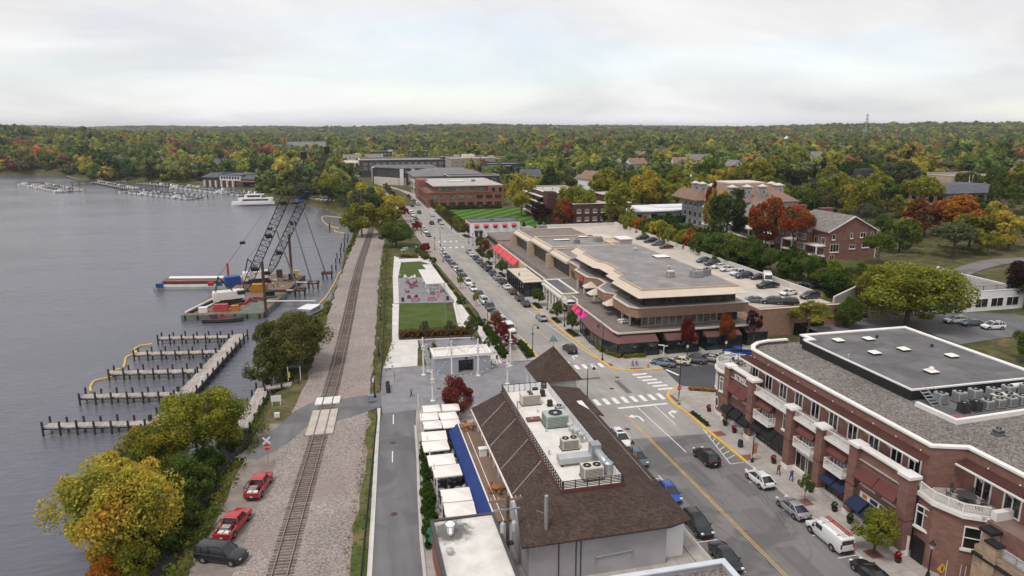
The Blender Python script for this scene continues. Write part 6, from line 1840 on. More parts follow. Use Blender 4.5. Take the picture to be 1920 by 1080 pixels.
# brick office on the main street
t=thing('brick_office','three-storey orange brick office with rows of square windows and flat pale roof','office building',(65,415,0))
ROOFTAN=mk('pale_roof',(0.42,0.385,0.35),0.85,0.1,0.2,2)
wpart(t,'wall',MB().box(44.0,387,0,88,448,8.0),BRICK_OR)
wpart(t,'upper_wall',MB().box(49,391,8.0,88,447.9,11.3),BRICK_OR)
wpart(t,'terrace_coping',MB().box(43.7,386.7,8.0,80,387.5,8.35).box(43.7,387.5,8.0,44.5,448.2,8.35),BRICK_OR)
wpart(t,'roof',MB().box(48.2,390.2,11.3,88.5,448.4,11.8),ROOFTAN)
wpart(t,'end_bay',MB().box(79.5,386.9,8.0,88.02,391,11.7),BRICK_OR)
wpart(t,'corner_tower',MB().box(43.9,430,0,50,448.1,12.2),BRICK_OR)
rows(t,'S',45.2,87.2,387,(0.5,4.4),8,3.9,2.5,4,1,BRICK_OR,GLASS_DK,ft=0.22)
for i in range(5):
 win(t,'S',47.8+i*5.25,4.4,3.4,2.4,386.95,2,1,DKGREY,GLASS_B)
rows(t,'S',50,79,391,(8.5,),6,3.6,2.3,3,1,DKGREY,GLASS_B)
rows(t,'S',80,87.8,386.9,(8.4,),2,1.8,2.2,1,1,DKGREY,GLASS_DK)
rows(t,'W',389,430,44,(0.5,4.4),7,3.6,2.5,3,1,DKGREY,GLASS_DK)
rows(t,'W',392,430,49,(8.5,),7,3.2,2.2,3,1,DKGREY,GLASS_DK)
railing(t,[(44.3,388,8.35),(44.3,430,8.35)],0.8,DKGREY,'terrace_railing',1.0,4.0,.03)
skylight(66,421,11.8,9,'long ridged skylight on the brick office roof',None,False,5);hvac(76,418,11.8,2.4,1.8,1.2,'grey unit on the brick office roof',GALV,1)
# brick apartments
t=thing('brick_apartments','four-storey dark red brick apartment block with balcony tiers facing the lawn','apartments',(101,331,2))
block(t,91.5,310,112,352,0,13.6,14.0,BRICK_DK,ROOFTAN,TRIM,0.4,0.6)
wpart(t,'stair_tower',MB().box(91.0,309.6,0,95.5,316,14.6),BRICK_DK)
rows(t,'S',96.2,111.6,310,(3.6,6.9,10.2),4,1.7,1.7,2,1,TRIM,GLASS_B,True)
for z in (2.2,5.4,8.6,11.6):
 wpart(t,'balcony',MB().box(89.9,317,z,91.48,351,z+.35),TRIM)
for z in (2.8,6.0,9.2):
 rows(t,'W',317.5,351,91.5,(z,),6,3.6,2.2,3,1,DKGREY,GLASS_DK)
t=thing('brick_apartments','lower dark red brick apartment block behind the big bright green tree','apartments',(106,297,2))
block(t,95,284,122,308,0,11.2,11.6,BRICK_DK,ROOFTAN,TRIM,0.4,0.6)
rows(t,'S',96,121.6,284,(1.2,4.4,7.8),7,1.8,1.6,2,1,TRIM,GLASS_B,True)
rows(t,'W',285,307,95,(1.2,4.4,7.8),4,2.2,1.8,2,1,TRIM,GLASS_DK)
wpart(t,'upper_block',MB().box(113,296,11.6,121.8,307,14.2),BRICK_DK);wpart(t,'upper_roof',MB().box(112.6,295.6,14.2,122.2,307.4,14.5),ROOFTAN)
for i in range(5):
 hvac(99+i*3.1,300+(i % 2)*2,11.2,1.3,1.1,1.0,'small dark unit on the lower brick apartment roof',DKGREY,1,group='units on the lower brick apartment roof')
 vent(97+i*3,338-(i % 3)*7,13.6,0.9,0.3,'grey vent on the higher brick apartment roof','vents on the higher brick apartment roof')
# white flat roofed building
t=thing('white_pavilion_building','single-storey white building with broad flat white roof beside the hedges','building',(133,281,5))
wpart(t,'wall',MB().box(117,273,4,152,291,9.0),WHITEWALL)
wpart(t,'roof',MB().box(114.5,270.6,9.0,153.5,293,9.5),WHITEWALL);wpart(t,'roof_edge',MB().box(114.8,270.9,8.75,153.2,292.7,8.99),BLACK)
rows(t,'W',274,290,117,(5.3,),4,2.2,3.0,1,1,TRIM,GLASS_DK);rows(t,'S',118,151,273,(5.6,),5,2.6,2.2,2,1,DKGREY,GLASS_DK)
wpart(t,'upper_roof',MB().box(132,279,9.5,148,288,10.2),WHITEWALL)
# grey mansion block with pinkish hipped roof
t=thing('mansion_block','grey mansion block with pinkish hipped roof and tall grey dormers','apartments',(154,252,5))
wpart(t,'wall',MB().box(138,238,4,172,268,15.8),GREYSIDE)
hip(t,138,238,172,268,15.8,22.2,SHINGLE_R,9.0)
wpart(t,'roof_top',MB().box(147,247,22.2,163,259,22.6),SLAB)
wpart(t,'corner_bay',MB().prism([(138+4.2*math.cos(2*PI*i/10),241+4.2*math.sin(2*PI*i/10)) for i in range(10)],4,14.0),GREYSIDE)
hip(t,134.5,250,140,270,15.8,19.5,SHINGLE_R,2.6)
for z in (7.4,10.6,13.8):
 wpart(t,'balcony',MB().prism([(138+4.8*math.cos(2*PI*i/12),241+4.8*math.sin(2*PI*i/12)) for i in range(12)],z,z+.4),TRIM)
rows(t,'W',245.5,267,138,(5.2,8.4,11.8),5,2.4,2.2,2,1,TRIM,GLASS_DK);rows(t,'S',143,171,238,(5.2,8.4,11.8),7,2.4,2.0,3,1,TRIM,GLASS_DK)
for i in range(6):
 a_=R(190+i*22)
 p=(138+4.2*math.cos(a_),241+4.2*math.sin(a_))
 for z in (5.0,8.2,11.4):
  win(t,'S',p[0],z,1.3,2.0,p[1],1,1,TRIM,GLASS_DK,rz=a_+PI/2,dep=.2)
for x,y,s in ((140.6,249,2.4),(141.4,258,2.4),(141.0,263,2.4),(144.5,240.6,2.6),(151,240.6,2.6),(167.5,245,3.0),(169.0,252,3.0),(157.5,240.6,2.4)):
 d_=wpart(t,'dormer',MB().box(x-s/2,y-s/2,15.9,x+s/2,y+s/2,21.4),GREYSIDE)
 wpart(t,'dormer_cap',MB().box(x-s/2-.3,y-s/2-.3,21.4,x+s/2+.3,y+s/2+.3,21.7).loft([[(x-s/2,y-s/2,21.7),(x+s/2,y-s/2,21.7),(x+s/2,y+s/2,21.7),(x-s/2,y+s/2,21.7)],[(x-.2,y-.2,22.4),(x+.2,y-.2,22.4),(x+.2,y+.2,22.4),(x-.2,y+.2,22.4)]]),SLAB)
 win(t,'S',x,18.8,s*.6,1.5,y-s/2,1,1,TRIM,GLASS_B)
# brick townhouses
t=thing('brick_townhouses','mottled red brick townhouses with grey shingle gables and white window trim','house',(149,196,5))
wpart(t,'wall',MB().box(140,178,4,157,196,13.4),BRICK_MOT)
wpart(t,'rear_wall',MB().box(141.5,196.02,4,158,232,12.6),BRICK_MOT)
gable(t,140,178,157,196,13.4,18.0,SHINGLE_G,'y',0.5,BRICK_MOT)
gable(t,141.5,196.6,158,232,12.6,17.0,SHINGLE_G,'y',0.5,BRICK_MOT)
for y in (187.5,199,212):
 wpart(t,'front_bay',MB().box(138.2,y-2.6,4,140 if y < 196 else 141.5,y+2.6,12.6),BRICK_MOT)
 gable(t,138.2,y-2.6,147,y+2.6,12.6,16.2,SHINGLE_G,'x',0.35,BRICK_MOT)
 rows(t,'W',y-2.3,y+2.3,138.2,(6.8,9.8),1,3.8,2.0,5,1,TRIM,GLASS_B)
 wpart(t,'gable_medallion',MB().box(138.14,y-.35,13.4,138.19,y+.35,14.1),TRIM)
for y0,y1 in ((178.4,184.6),(190.4,196),(202,209),(215,231)):
 for z in (5.8,8.9):
  wpart(t,'porch_deck',MB().box(136.6,y0,z,139.9 if y0 < 196 else 141.4,y1,z+.35),TRIM)
  rows(t,'W',y0,y1,140 if y0 < 196 else 141.5,(z+.4,),2,1.8,2.1,2,1,TRIM,GLASS_DK)
 for y in (y0+.2,y1-.2):
  wpart(t,'porch_post',MB().box(136.7,y-.14,4.9,136.98,y+.14,9.0),TRIM)
for x,z,w,h in ((142,11.0,1.0,1.6),(148.2,11.2,0.8,1.6),(152.2,11.4,2.0,1.4),(155.4,11.4,0.9,1.5),(142.6,7.2,3.0,2.4),(148.8,8.0,2.0,1.2),(153.4,8.2,2.4,1.2),(142,4.8,1.6,1.6)):
 win(t,'S',x,z,w,h,178,3 if w > 2.5 else (2 if w > 1.5 else 1),1,TRIM,GLASS_DK,True)
rk=MB()
for s in (-1,1):
 rk.tube((148.5+s*8.9,177.5,13.25),(148.5,177.5,17.85),.2,n=4)
wpart(t,'gable_trim',rk,TRIM)
for x,y in ((147.5,203),(150.5,193.5)):
 wpart(t,'chimney',MB().box(x-2.0,y-.8,15.5,x+2.0,y+.8,18.4).box(x-2.2,y-1,18.4,x+2.2,y+1,18.7),BRICK_MOT)
wpart(t,'downpipe',MB().tube((157.1,177.9,5),(157.1,177.9,13.3),.12,n=5),TRIM)
# low white house with flat roof
t=thing('white_house','low white flat-roofed house with fenced grey roof and green wall base','house',(147,138,2))
block(t,137,128.4,157,150,1,6.0,6.3,WHITEWALL,MEMB_G,TRIM,0.35,0.5)
wpart(t,'sloped_parapet',MB().add([(150,150.2,6.3),(157.2,150.2,6.3),(153,150.2,7.8),(150,149.8,6.3),(157.2,149.8,6.3),(153,149.8,7.8)],[(0,1,2),(5,4,3),(0,2,5,3),(1,4,5,2)]),WHITEWALL)
wpart(t,'green_base',MB().box(136.85,130,1.6,136.99,146,3.0),mk('green_vinyl',(0.03,0.34,0.15),0.6))
for y in (131,134.5,139,143):
 win(t,'W',y,3.3,1.6,1.5,137,1,1,DKGREY,GLASS_B)
rows(t,'S',138,156,128.4,(2.4,),4,3.6,2.2,2,1,TRIM,GLASS_DK)
railing(t,[(137.5,150,6.4),(137.5,128.8,6.4),(156.6,128.8,6.4)],1.1,DKGREY,'roof_railing',1.0,3.5,.025)
for i in range(4):
 hvac(143+i*3.2,141+i*0.6,6.03,1.6,1.3,1.1,'grey unit on the low white house roof',GALV,1,group='units on the low white house roof')
# dark-roofed hall and flat school on the hill
t=thing('hill_hall','single-storey hall with low dark roof and tan stone end on the hill','building',(265,255,8))
hz=H(262,246)-1
wpart(t,'wall',MB().box(247,243,hz,282,268,hz+6.5),STUCCO_T);hip(t,247,243,282,268,hz+6.6,hz+9.4,SHINGLE_S,7,over=2.0)
rows(t,'W',244,267,247,(hz+1.8,),5,2.6,3.6,2,1,DKGREY,GLASS_DK);rows(t,'S',248,272,243,(hz+1.8,),5,3.0,3.6,2,1,DKGREY,GLASS_DK)
t=thing('hill_school','long flat-roofed tan building on the hill behind the hall','building',(318,296,9))
hz=H(310,290)-1
block(t,292,286,345,312,hz,hz+7.5,hz+8.3,STUCCO_T,MEMB_G,SLAB,.4,.7)
rows(t,'S',294,344,286,(hz+2,),9,3.4,2.0,2,1,DKGREY,GLASS_DK);rows(t,'W',287,311,292,(hz+2,),4,3.4,2.0,2,1,DKGREY,GLASS_DK)
for i in range(3):
 solo('antenna_mast',MB().tube((0,0,0),(0,0,9),.22,.12,6),TRIM,'white antenna mast before the flat hill building','mast',(286+i*4,270+i*2,hz+1),0,'antenna masts on the hill')
for x,y in ((236,300),(262,312)):
 t=thing('dark_house','low dark modern house roof showing between trees' if x < 250 else 'dark flat-roofed house with white chimney between trees','house',(x,y,9))
 hz=H(x,y)
 block(t,x-8,y-6,x+8,y+6,hz-1,hz+8,hz+8.4,DARKSIDE,MEMB_D,BLACK,.3,.5)
 wpart(t,'penthouse',MB().box(x-3,y-3,hz+8.1,x+5,y+3,hz+11.5),DARKSIDE);rows(t,'S',x-7,x+7,y-6,(hz+5,),3,2.6,1.8,2,1,TRIM,GLASS_DK)
# downtown blocks at the far end of the street
t=thing('downtown_block','charcoal and cream four-storey block where the street bends towards the lake','building',(47,575,1))
for i in range(7):
 wpart(t,'front_bay',MB().box(42+i*4.4,544.2,0,44.6+i*4.4,546.9,9.2 if i % 2 else 12.4),(WHITEWALL,BRICK_DK,CREAMWALL)[i % 3])
 wpart(t,'side_bay',MB().box(22.2,567.5+i*4.4,0,24.9,570+i*4.4,9.4 if i % 2 else 12.3),(BRICK_DK,WHITEWALL,CREAMWALL)[i % 3])
wpart(t,'wall',MB().prism([(23,566),(40,545),(74,545),(74,600),(23,600)],0,5.5),CREAMWALL)
wpart(t,'upper_wall',MB().prism([(25,567),(41,547),(72,547),(72,598),(25,598)],5.5,12.5),DARKSIDE)
wpart(t,'roof',MB().prism([(24.4,566.6),(40.7,546.4),(72.6,546.4),(72.6,598.6),(24.4,598.6)],12.5,13.1),MEMB_D)
wpart(t,'white_bay',MB().box(24.6,570,5.5,25.8,584,10),WHITEWALL)
rows(t,'S',42,73,545,(1.0,),8,2.4,3.4,1,1,TRIM,GLASS_DK);rows(t,'S',42,71,547,(6.2,9.4),8,2.6,2.0,2,1,TRIM,GLASS_B);rows(t,'W',570,598,23,(1.0,),7,2.4,3.4,1,1,TRIM,GLASS_DK);rows(t,'W',585,597,25,(6.2,9.4),4,2.0,2.0,1,1,TRIM,GLASS_B)
for z in (5.7,9.0):
 wpart(t,'balcony',MB().box(41.5,545.6,z,71.5,546.98,z+.4),DKGREY)
t=thing('downtown_block','long dark block with pale flat roof behind the bend in the street','building',(52,660,2))
block(t,14,640,96,690,0,14.5,15.2,DARKSIDE,MEMB_G,SLAB,.5,1.0)
rows(t,'S',16,95,640,(6.5,10.5),14,3.4,2.2,2,1,TRIM,GLASS_B)
wpart(t,'cream_wing',MB().box(-1,646,0,13.98,688,13.0),CREAMWALL);rows(t,'S',0,13.5,646,(3,6.5,9.8),4,2.2,2.2,1,1,DKGREY,GLASS_DK);rows(t,'W',648,686,-1,(3,6.5,9.8),6,2.4,2.2,1,1,DKGREY,GLASS_DK)
t=thing('downtown_block','grey sided block with long hipped grey roof behind the brick office','building',(70,505,1))
wpart(t,'wall',MB().box(47,482,0,98,530,11.0),GREYSIDE);hip(t,47,482,98,530,11.0,14.6,mk('grey_metal_roof',(0.17,0.165,0.17),0.8),13,over=1.2)
wpart(t,'cream_bay',MB().box(45.6,478,0,56,498,8.5),CREAMWALL);rows(t,'S',57,97,482,(7.6,),10,2.6,2.0,2,1,TRIM,GLASS_B);rows(t,'W',479,497,45.6,(1.0,4.8),4,2.6,2.4,1,1,DKGREY,GLASS_DK);rows(t,'S',46,55.6,478,(1.0,4.8),3,2.0,2.4,1,1,DKGREY,GLASS_DK)
t=thing('downtown_block','low slate-grey annex directly behind the brick office roof','building',(82,462,1))
block(t,66,452,100,474,0,12.4,12.8,DARKSIDE,MEMB_D,SLAB,.4,.6);rows(t,'S',67,99,452,(9,),6,2.2,2.0,2,1,TRIM,GLASS_DK)
t=thing('downtown_block','tan four-storey block with white windows rising behind the hipped roof','building',(106,600,2))
block(t,88,585,126,620,0,17.5,18.2,mk('khaki_siding',(0.30,0.265,0.21),0.8),ROOFTAN,SLAB,.4,.8);rows(t,'S',90,125,585,(7.5,11,14.4),7,2.6,1.9,2,1,TRIM,GLASS_B);rows(t,'W',587,619,88,(11,14.4),6,2.2,1.9,2,1,TRIM,GLASS_B)
wpart(t,'penthouse',MB().box(100,596,18,110,606,21),SLAB)
t=thing('downtown_block','dark brown apartment block with stacked balconies beside the trees','building',(121,540,2))
block(t,108,522,136,556,0,15.8,16.5,DARKSIDE,MEMB_D,DKGREY,.4,.8);rows(t,'S',109,135,522,(2.4,5.6,8.8,12),6,2.6,1.9,2,1,TRIM,GLASS_B);rows(t,'W',524,555,108,(5.6,8.8,12),6,2.8,1.9,2,1,TRIM,GLASS_DK)
for z in (5.2,8.4,11.6,15.0):
 wpart(t,'balcony',MB().box(107.4,521,z,124,521.9,z+.35),SLAB)
for i,(x,y,w,d,h,wl_) in enumerate(((-28,690,30,18,9,STUCCO_T),(-60,760,34,16,8,GREYSIDE),(-16,800,36,20,10,BRICK_OR),(20,740,40,18,15,CREAMWALL),(110,660,40,20,16,BRICK_DK),(152,610,26,16,11,STUCCO_T),(160,560,18,14,9,BRICK_OR),(150,690,40,18,14,GREYSIDE),(60,780,60,20,17,DARKSIDE),(-100,850,30,16,9,STUCCO_T))):
 z=H(x,y);t=thing('town_building','%s flat-roofed town building with white windows among trees beyond the street bend' % ('tan','grey','brick','cream','dark brick','small tan','small brick','long grey','long charcoal','far tan')[i],'building',(x,y,z))
 block(t,x-w/2,y-d/2,x+w/2,y+d/2,z-2,z+h,z+h+.6,wl_,(MEMB_G,MEMB_D,ROOFTAN)[i % 3],SLAB,.4,.8);rows(t,'S',x-w/2+1,x+w/2-1,y-d/2,(z+h-3,z+h-6.4),max(4,int(w/4)),2.2,1.9,2,1,TRIM,GLASS_B)
 wpart(t,'roof_plant',MB().box(x-w*.2,y-2,z+h,x-w*.2+5,y+2,z+h+2.2),GALV);TOWN.append((x,y,w*.62))
# houses in the trees
def house(x,y,w,d,hh,wall,roof,label,axis='x',cat='house'):
 z=H(x,y)
 t=thing('house',label,cat,(x,y,z))
 wpart(t,'wall',MB().box(x-w/2,y-d/2,z-1,x+w/2,y+d/2,z+hh),wall)
 gable(t,x-w/2,y-d/2,x+w/2,y+d/2,z+hh,z+hh+min(w,d)*.42,roof,axis,.6,wall)
 n=max(2,int(w/3.2))
 rows(t,'S',x-w/2+.5,x+w/2-.5,y-d/2,[z+hh-2.4] + ([z+hh-5.4] if hh > 6 else []),n,1.2,1.6,1,1,DKGREY,GLASS_DK)
 rows(t,'W',y-d/2+.5,y+d/2-.5,x-w/2,[z+hh-2.4] + ([z+hh-5.4] if hh > 6 else []),2,1.2,1.6,1,1,DKGREY,GLASS_DK)
 if axis == 'y':
  win(t,'S',x,z+hh+.6,1.2,1.3,y-d/2,2,1,DKGREY,GLASS_DK)
 wpart(t,'chimney',MB().box(x+w*.2,y-.5,z+hh,x+w*.2+1,y+.5,z+hh+min(w,d)*.42+1.2),BRICK_DK)
 return t
HOUSES=list(TOWN)
for a in ((150,430,12,14,7.5,SIDING_W,SHINGLE_G,'white gabled house with grey roof behind the brick apartments','y'),(182,432,10,12,6,SIDING_W,SHINGLE_G,'small white cottage with arched gable behind the apartments','y'),
  (206,470,18,12,10,GREYSIDE,SHINGLE_S,'large pale grey house with slate roof and twin gables','x'),(196,464,8,10,9.5,WHITEWALL,SHINGLE_S,'white front gable wing of the large pale grey house','y'),
  (128,480,14,12,10,GREYSIDE,SHINGLE_S,'slate-roofed house beside the dark brown apartment block','x'),(226,408,11,11,9,DARKSIDE,SHINGLE_S,'dark house with slate roof behind the yellow trees','x'),(243,404,9,12,12,SIDING_W,SHINGLE_G,'tall narrow white house half behind olive trees','y'),
  (302,398,17,13,12,SIDING_W,SHINGLE_G,'tall cream house with bays right of the olive trees','x'),(196,372,16,12,5.5,DARKSIDE,SHINGLE_S,'slate church hall roof behind the brick apartments','x'),(330,690,20,12,9,GREYSIDE,SHINGLE_S,'distant grey roof rising out of the trees','x'),
  (300,560,22,12,8,STUCCO_T,SHINGLE_G,'distant tan house roof between dark trees','x'),(-86,1020,34,16,11,GREYSIDE,SHINGLE_S,'big slate-roofed lake house beyond the marina','x'),(-48,1040,50,16,14,STUCCO_T,SHINGLE_G,'long tan lake house behind the slate-roofed one','x'),(-10,1000,40,14,8,STUCCO_T,SHINGLE_G,'low tan lakeside building right of the crane tips','x'),
  (-212,900,14,10,9,SIDING_W,SHINGLE_G,'white house glimpsed among the red trees across the lake','x'),(-330,960,12,10,8,SIDING_W,SHINGLE_G,'pale house glimpsed in the far left shore trees','x'),(-140,720,12,9,6,SIDING_W,SHINGLE_G,'white boathouse roof behind the grey-green shore trees','x')):
 house(*a);HOUSES.append((a[0],a[1],max(a[2],a[3])*0.6))
s_=thing('church_spire','small white church spire behind the brick apartments','church',(192,364,1))
part(s_,'tower',MB().box(-1.4,-1.4,0,1.4,1.4,12.5),WHITEWALL);part(s_,'spire',MB().loft([[(-1.6,-1.6,12.5),(1.6,-1.6,12.5),(1.6,1.6,12.5),(-1.6,1.6,12.5)],[(-.05,-.05,17),(.05,-.05,17),(.05,.05,17),(-.05,.05,17)]]),WHITEWALL)
# distant institutional buildings, towers
for x,y,w,lab in ((560,1120,60,'distant white-towered school building'),(640,1130,50,'distant school wing with white cupola'),(930,1050,90,'long distant white building beside floodlight poles'),(760,1100,40,'distant tan building with white cupola')):
 z=H(x,y)-6;t=thing('school',lab,'school',(x,y,z))
 wpart(t,'wall',MB().box(x-w/2,y-10,z-2,x+w/2,y+10,z+10),STUCCO_T if 'tan' in lab else WHITEWALL);hip(t,x-w/2,y-10,x+w/2,y+10,z+10,z+14,SHINGLE_G,8)
 rows(t,'S',x-w/2+2,x+w/2-2,y-10,(z+6,),8,2.4,2.6,1,1,TRIM,GLASS_DK)
 if 'long' not in lab:
  wpart(t,'cupola',MB().box(x-3,y-3,z+12,x+3,y+3,z+19).loft([[(x-3.4,y-3.4,z+19),(x+3.4,y-3.4,z+19),(x+3.4,y+3.4,z+19),(x-3.4,y+3.4,z+19)],[(x-.3,y-.3,z+24),(x+.3,y-.3,z+24),(x+.3,y+.3,z+24),(x-.3,y+.3,z+24)]]),WHITEWALL)
 HOUSES.append((x,y,w*.6))
z=H(1010,1206)
t=thing('cell_tower','tall pale mobile phone mast with antenna clusters above the trees','mast',(1010,1206,z))
part(t,'mast',MB().tube((0,0,0),(0,0,70-z),1.1,.7,8),STEEL)
for zz_ in (66,59,54):
 m=MB()
 for i in range(6):
  a_=i*PI/3;m.ob(2.2*math.cos(a_),2.2*math.sin(a_),zz_-z-1.5,.7,.5,3,a_);m.tube((0,0,zz_-z),(2.2*math.cos(a_),2.2*math.sin(a_),zz_-z),.1,n=4)
 part(t,'antenna_cluster',m,STEEL)
for i in range(7):
 x=860+i*16
 solo('floodlight_pole',MB().tube((0,0,0),(0,0,34-H(x,1030)+6),.35,.25,6).box(-1.5,-.3,38-H(x,1030),1.5,.3,40-H(x,1030)),STEEL,'tall floodlight pole at the distant sports field','pole',(x,1030+(i % 2)*60,H(x,1030)),0,'distant floodlight poles')
# marina clubhouse on the far shore
t=thing('marina_clubhouse','long dark-roofed marina clubhouse with white upper windows on the far shore','building',(-71,571,0),R(-31))
L2,D2=33,12
part(t,'wall',MB().box(-L2,-D2,-2,L2,D2,4.6),mk('clubhouse_dark_wall',(0.10,0.075,0.062),0.8))
part(t,'upper_wall',MB().box(-L2+16,-D2-.5,4.6,2,D2-2,8.4),WHITEWALL)
part(t,'upper_roof',MB().box(-L2+15,-D2-1.2,8.4,3,D2-1,8.9),SHINGLE_S)
part(t,'roof',MB().loft([[(2.1,-D2-2,5.8),(L2+2,-D2-2,5.8),(L2+2,D2,5.8),(2.1,D2,5.8)],[(2.1,-D2+4,8.3),(L2-6,-D2+4,8.3),(L2-6,D2-4,8.3),(2.1,D2-4,8.3)]]),SHINGLE_S)
part(t,'wing_roof',MB().loft([[(-L2-1,-D2-1,6.6),(-L2+14.9,-D2-1,6.6),(-L2+14.9,D2,6.6),(-L2-1,D2,6.6)],[(-L2+3,-D2+5,9.6),(-L2+14.9,-D2+5,9.6),(-L2+14.9,D2-5,9.6),(-L2+3,D2-5,9.6)]]),SHINGLE_S)
part(t,'wing_wall',MB().box(-L2,-D2-.3,4.6,-L2+14.8,D2-1,6.6),DARKSIDE)
part(t,'terrace_canopy',MB().box(3,-D2-4,4.0,L2+1,-D2-.02,4.9),mk('copper_fascia',(0.28,0.16,0.09),0.7))
for i in range(7):
 f,g,_c=winmesh(2.0,2.2,1,1)
 o=link('window',f.mesh('window',TRIM),t,(-L2+18+i*2.5,-D2-.5,5.4));link('pane',g.mesh('pane',GLASS_DK),o)
for i in range(9):
 o=link('window',winmesh(2.8,3.0,2,1)[0].mesh('window',DKGREY),t,(5+i*3.2,-D2,.4));link('pane',winmesh(2.8,3.0,2,1)[1].mesh('pane',GLASS_DK),o)
for i in range(6):
 part(t,'stone_pier',MB().box(-L2+2+i*5.2,-D2-2,-1,-L2+3.4+i*5.2,-D2-.6,4.4),CREAMWALL)
# ---------------------------------------------------------------- vehicles
def paint(name,col,metal=0.25,rough=0.32):
 if name in MATS: return MATS[name]
 m,nt,b=newmat(name)
 v=posn(nt,obj=True)
 d=ramp(nt,nz(nt,v,1.6,4),[(0.3,tuple(c*.9 for c in col)),(0.7,tuple(min(1,c*1.05) for c in col))])
 nt.links.new(d,b.inputs['Base Color'])
 b.inputs['Roughness'].default_value=rough;b.inputs['Metallic'].default_value=metal
 b.inputs['Coat Weight'].default_value=0.7;b.inputs['Coat Roughness'].default_value=0.05
 return m
PAINT={'white': paint('car_white',(0.72,0.715,0.70),0.0),'black': paint('car_black',(0.012,0.012,0.014)),'dark grey': paint('car_dark_grey',(0.055,0.057,0.062)),'grey': paint('car_grey',(0.13,0.14,0.15)),
  'silver': paint('car_silver',(0.42,0.43,0.45),0.5),'navy': paint('car_navy',(0.02,0.03,0.075)),'blue': paint('car_blue',(0.015,0.07,0.36)),'red': paint('car_red',(0.42,0.012,0.018),0.1),'dark red': paint('car_dark_red',(0.10,0.014,0.02)),
  'steel blue': paint('car_steel_blue',(0.20,0.26,0.33),0.4),'cream': paint('car_cream',(0.68,0.61,0.45),0.0),'blue-grey': paint('car_blue_grey',(0.09,0.11,0.145))}
HEADL=mk('headlamp_lens',(0.7,0.72,0.74),0.1,0.05);TAILL=mk('tail_lamp_lens',(0.45,0.012,0.012),0.15,0.1);PLATE=mk('number_plate',(0.6,0.6,0.58),0.5,0.1)
CARS={
 # length, half width, stations (x, half width factor, underside, belt), greenhouse: rear base, rear top, front top, front base, roof z, top half width
 'sedan': dict(L=4.8,W=.92,st=[(-2.4,.80,.42,.74),(-2.28,.93,.30,.94),(-1.4,1,.22,.98),(0,1,.20,.95),(1.0,1,.20,.94),(1.75,.96,.22,.82),(2.22,.84,.30,.68),(2.4,.66,.38,.56)],gh=(-2.0,-.85,.15,1.3,1.43,.58)),
 'coupe': dict(L=4.7,W=.92,st=[(-2.35,.80,.42,.72),(-2.2,.93,.30,.92),(-1.3,1,.22,.95),(0,1,.20,.90),(1.0,1,.20,.88),(1.7,.97,.22,.78),(2.2,.86,.30,.66),(2.35,.7,.38,.56)],gh=(-1.9,-.8,.15,1.15,1.32,.56)),
 'hatch': dict(L=4.2,W=.90,st=[(-2.1,.84,.42,.86),(-2.0,.94,.30,.98),(-1.2,1,.22,1.0),(0,1,.20,.97),(.9,1,.20,.96),(1.5,.95,.22,.84),(1.92,.82,.30,.68),(2.1,.64,.38,.54)],gh=(-1.95,-1.1,.1,1.15,1.5,.56)),
 'SUV': dict(L=4.8,W=.96,st=[(-2.4,.86,.48,.96),(-2.3,.95,.36,1.08),(-1.4,1,.28,1.10),(0,1,.26,1.07),(1.0,1,.26,1.05),(1.7,.97,.28,.97),(2.22,.88,.34,.84),(2.4,.72,.42,.66)],gh=(-2.3,-1.75,.3,1.3,1.72,.65)),
 'crossover': dict(L=4.5,W=.93,st=[(-2.25,.80,.46,.86),(-2.12,.94,.34,1.0),(-1.3,1,.26,1.06),(0,1,.24,1.01),(.9,1,.24,.98),(1.6,.96,.26,.88),(2.08,.86,.32,.74),(2.25,.66,.4,.6)],gh=(-2.1,-1.15,.2,1.3,1.60,.60)),
 'large SUV': dict(L=5.3,W=1.0,st=[(-2.65,.88,.5,1.0),(-2.55,.96,.38,1.14),(-1.4,1,.3,1.16),(0,1,.28,1.14),(1.2,1,.28,1.14),(2.0,.98,.3,1.08),(2.5,.93,.36,.98),(2.65,.82,.44,.84)],gh=(-2.55,-2.35,.6,1.35,1.86,.76)),
 'pickup': dict(L=5.8,W=.98,st=[(-0.9,1,.34,1.12),(0,1,.32,1.12),(1.2,1,.32,1.12),(2.2,.98,.34,1.08),(2.75,.94,.4,1.0),(2.9,.84,.46,.86)],gh=(-.85,-.6,.75,1.5,1.82,.72)),
 'van': dict(L=5.8,W=1.0,st=[(-2.9,.92,.48,1.95),(-2.8,.98,.38,2.02),(-1.4,1,.32,2.06),(.9,1,.3,2.04),(1.35,.98,.3,1.45),(1.75,.97,.3,1.12),(2.6,.93,.36,.98),(2.9,.82,.44,.8)],gh=None),
 'tall van': dict(L=6.6,W=1.02,st=[(-3.3,.94,.48,2.55),(-3.2,.98,.38,2.64),(-1.4,1,.32,2.70),(1.5,1,.3,2.62),(2.1,.98,.3,1.75),(2.4,.97,.3,1.3),(3.1,.92,.36,1.1),(3.3,.82,.44,.85)],gh=None)}
CARMESH={}
def bevel(mb,w,seg=2):
 bm=bmesh.new()
 vs=[bm.verts.new(v) for v in mb.v]
 for f in mb.f: bm.faces.new([vs[i] for i in f])
 bmesh.ops.recalc_face_normals(bm,faces=bm.faces)
 bmesh.ops.bevel(bm,geom=[e for e in bm.edges if e.calc_face_angle(0) > .25],offset=w,segments=seg,affect='EDGES',profile=.6,clamp_overlap=True)
 o=MB();bm.verts.index_update()
 o.v=[tuple(v.co) for v in bm.verts];o.f=[[v.index for v in f.verts] for f in bm.faces];o.m=[0]*len(o.f)
 bm.free()
 return o
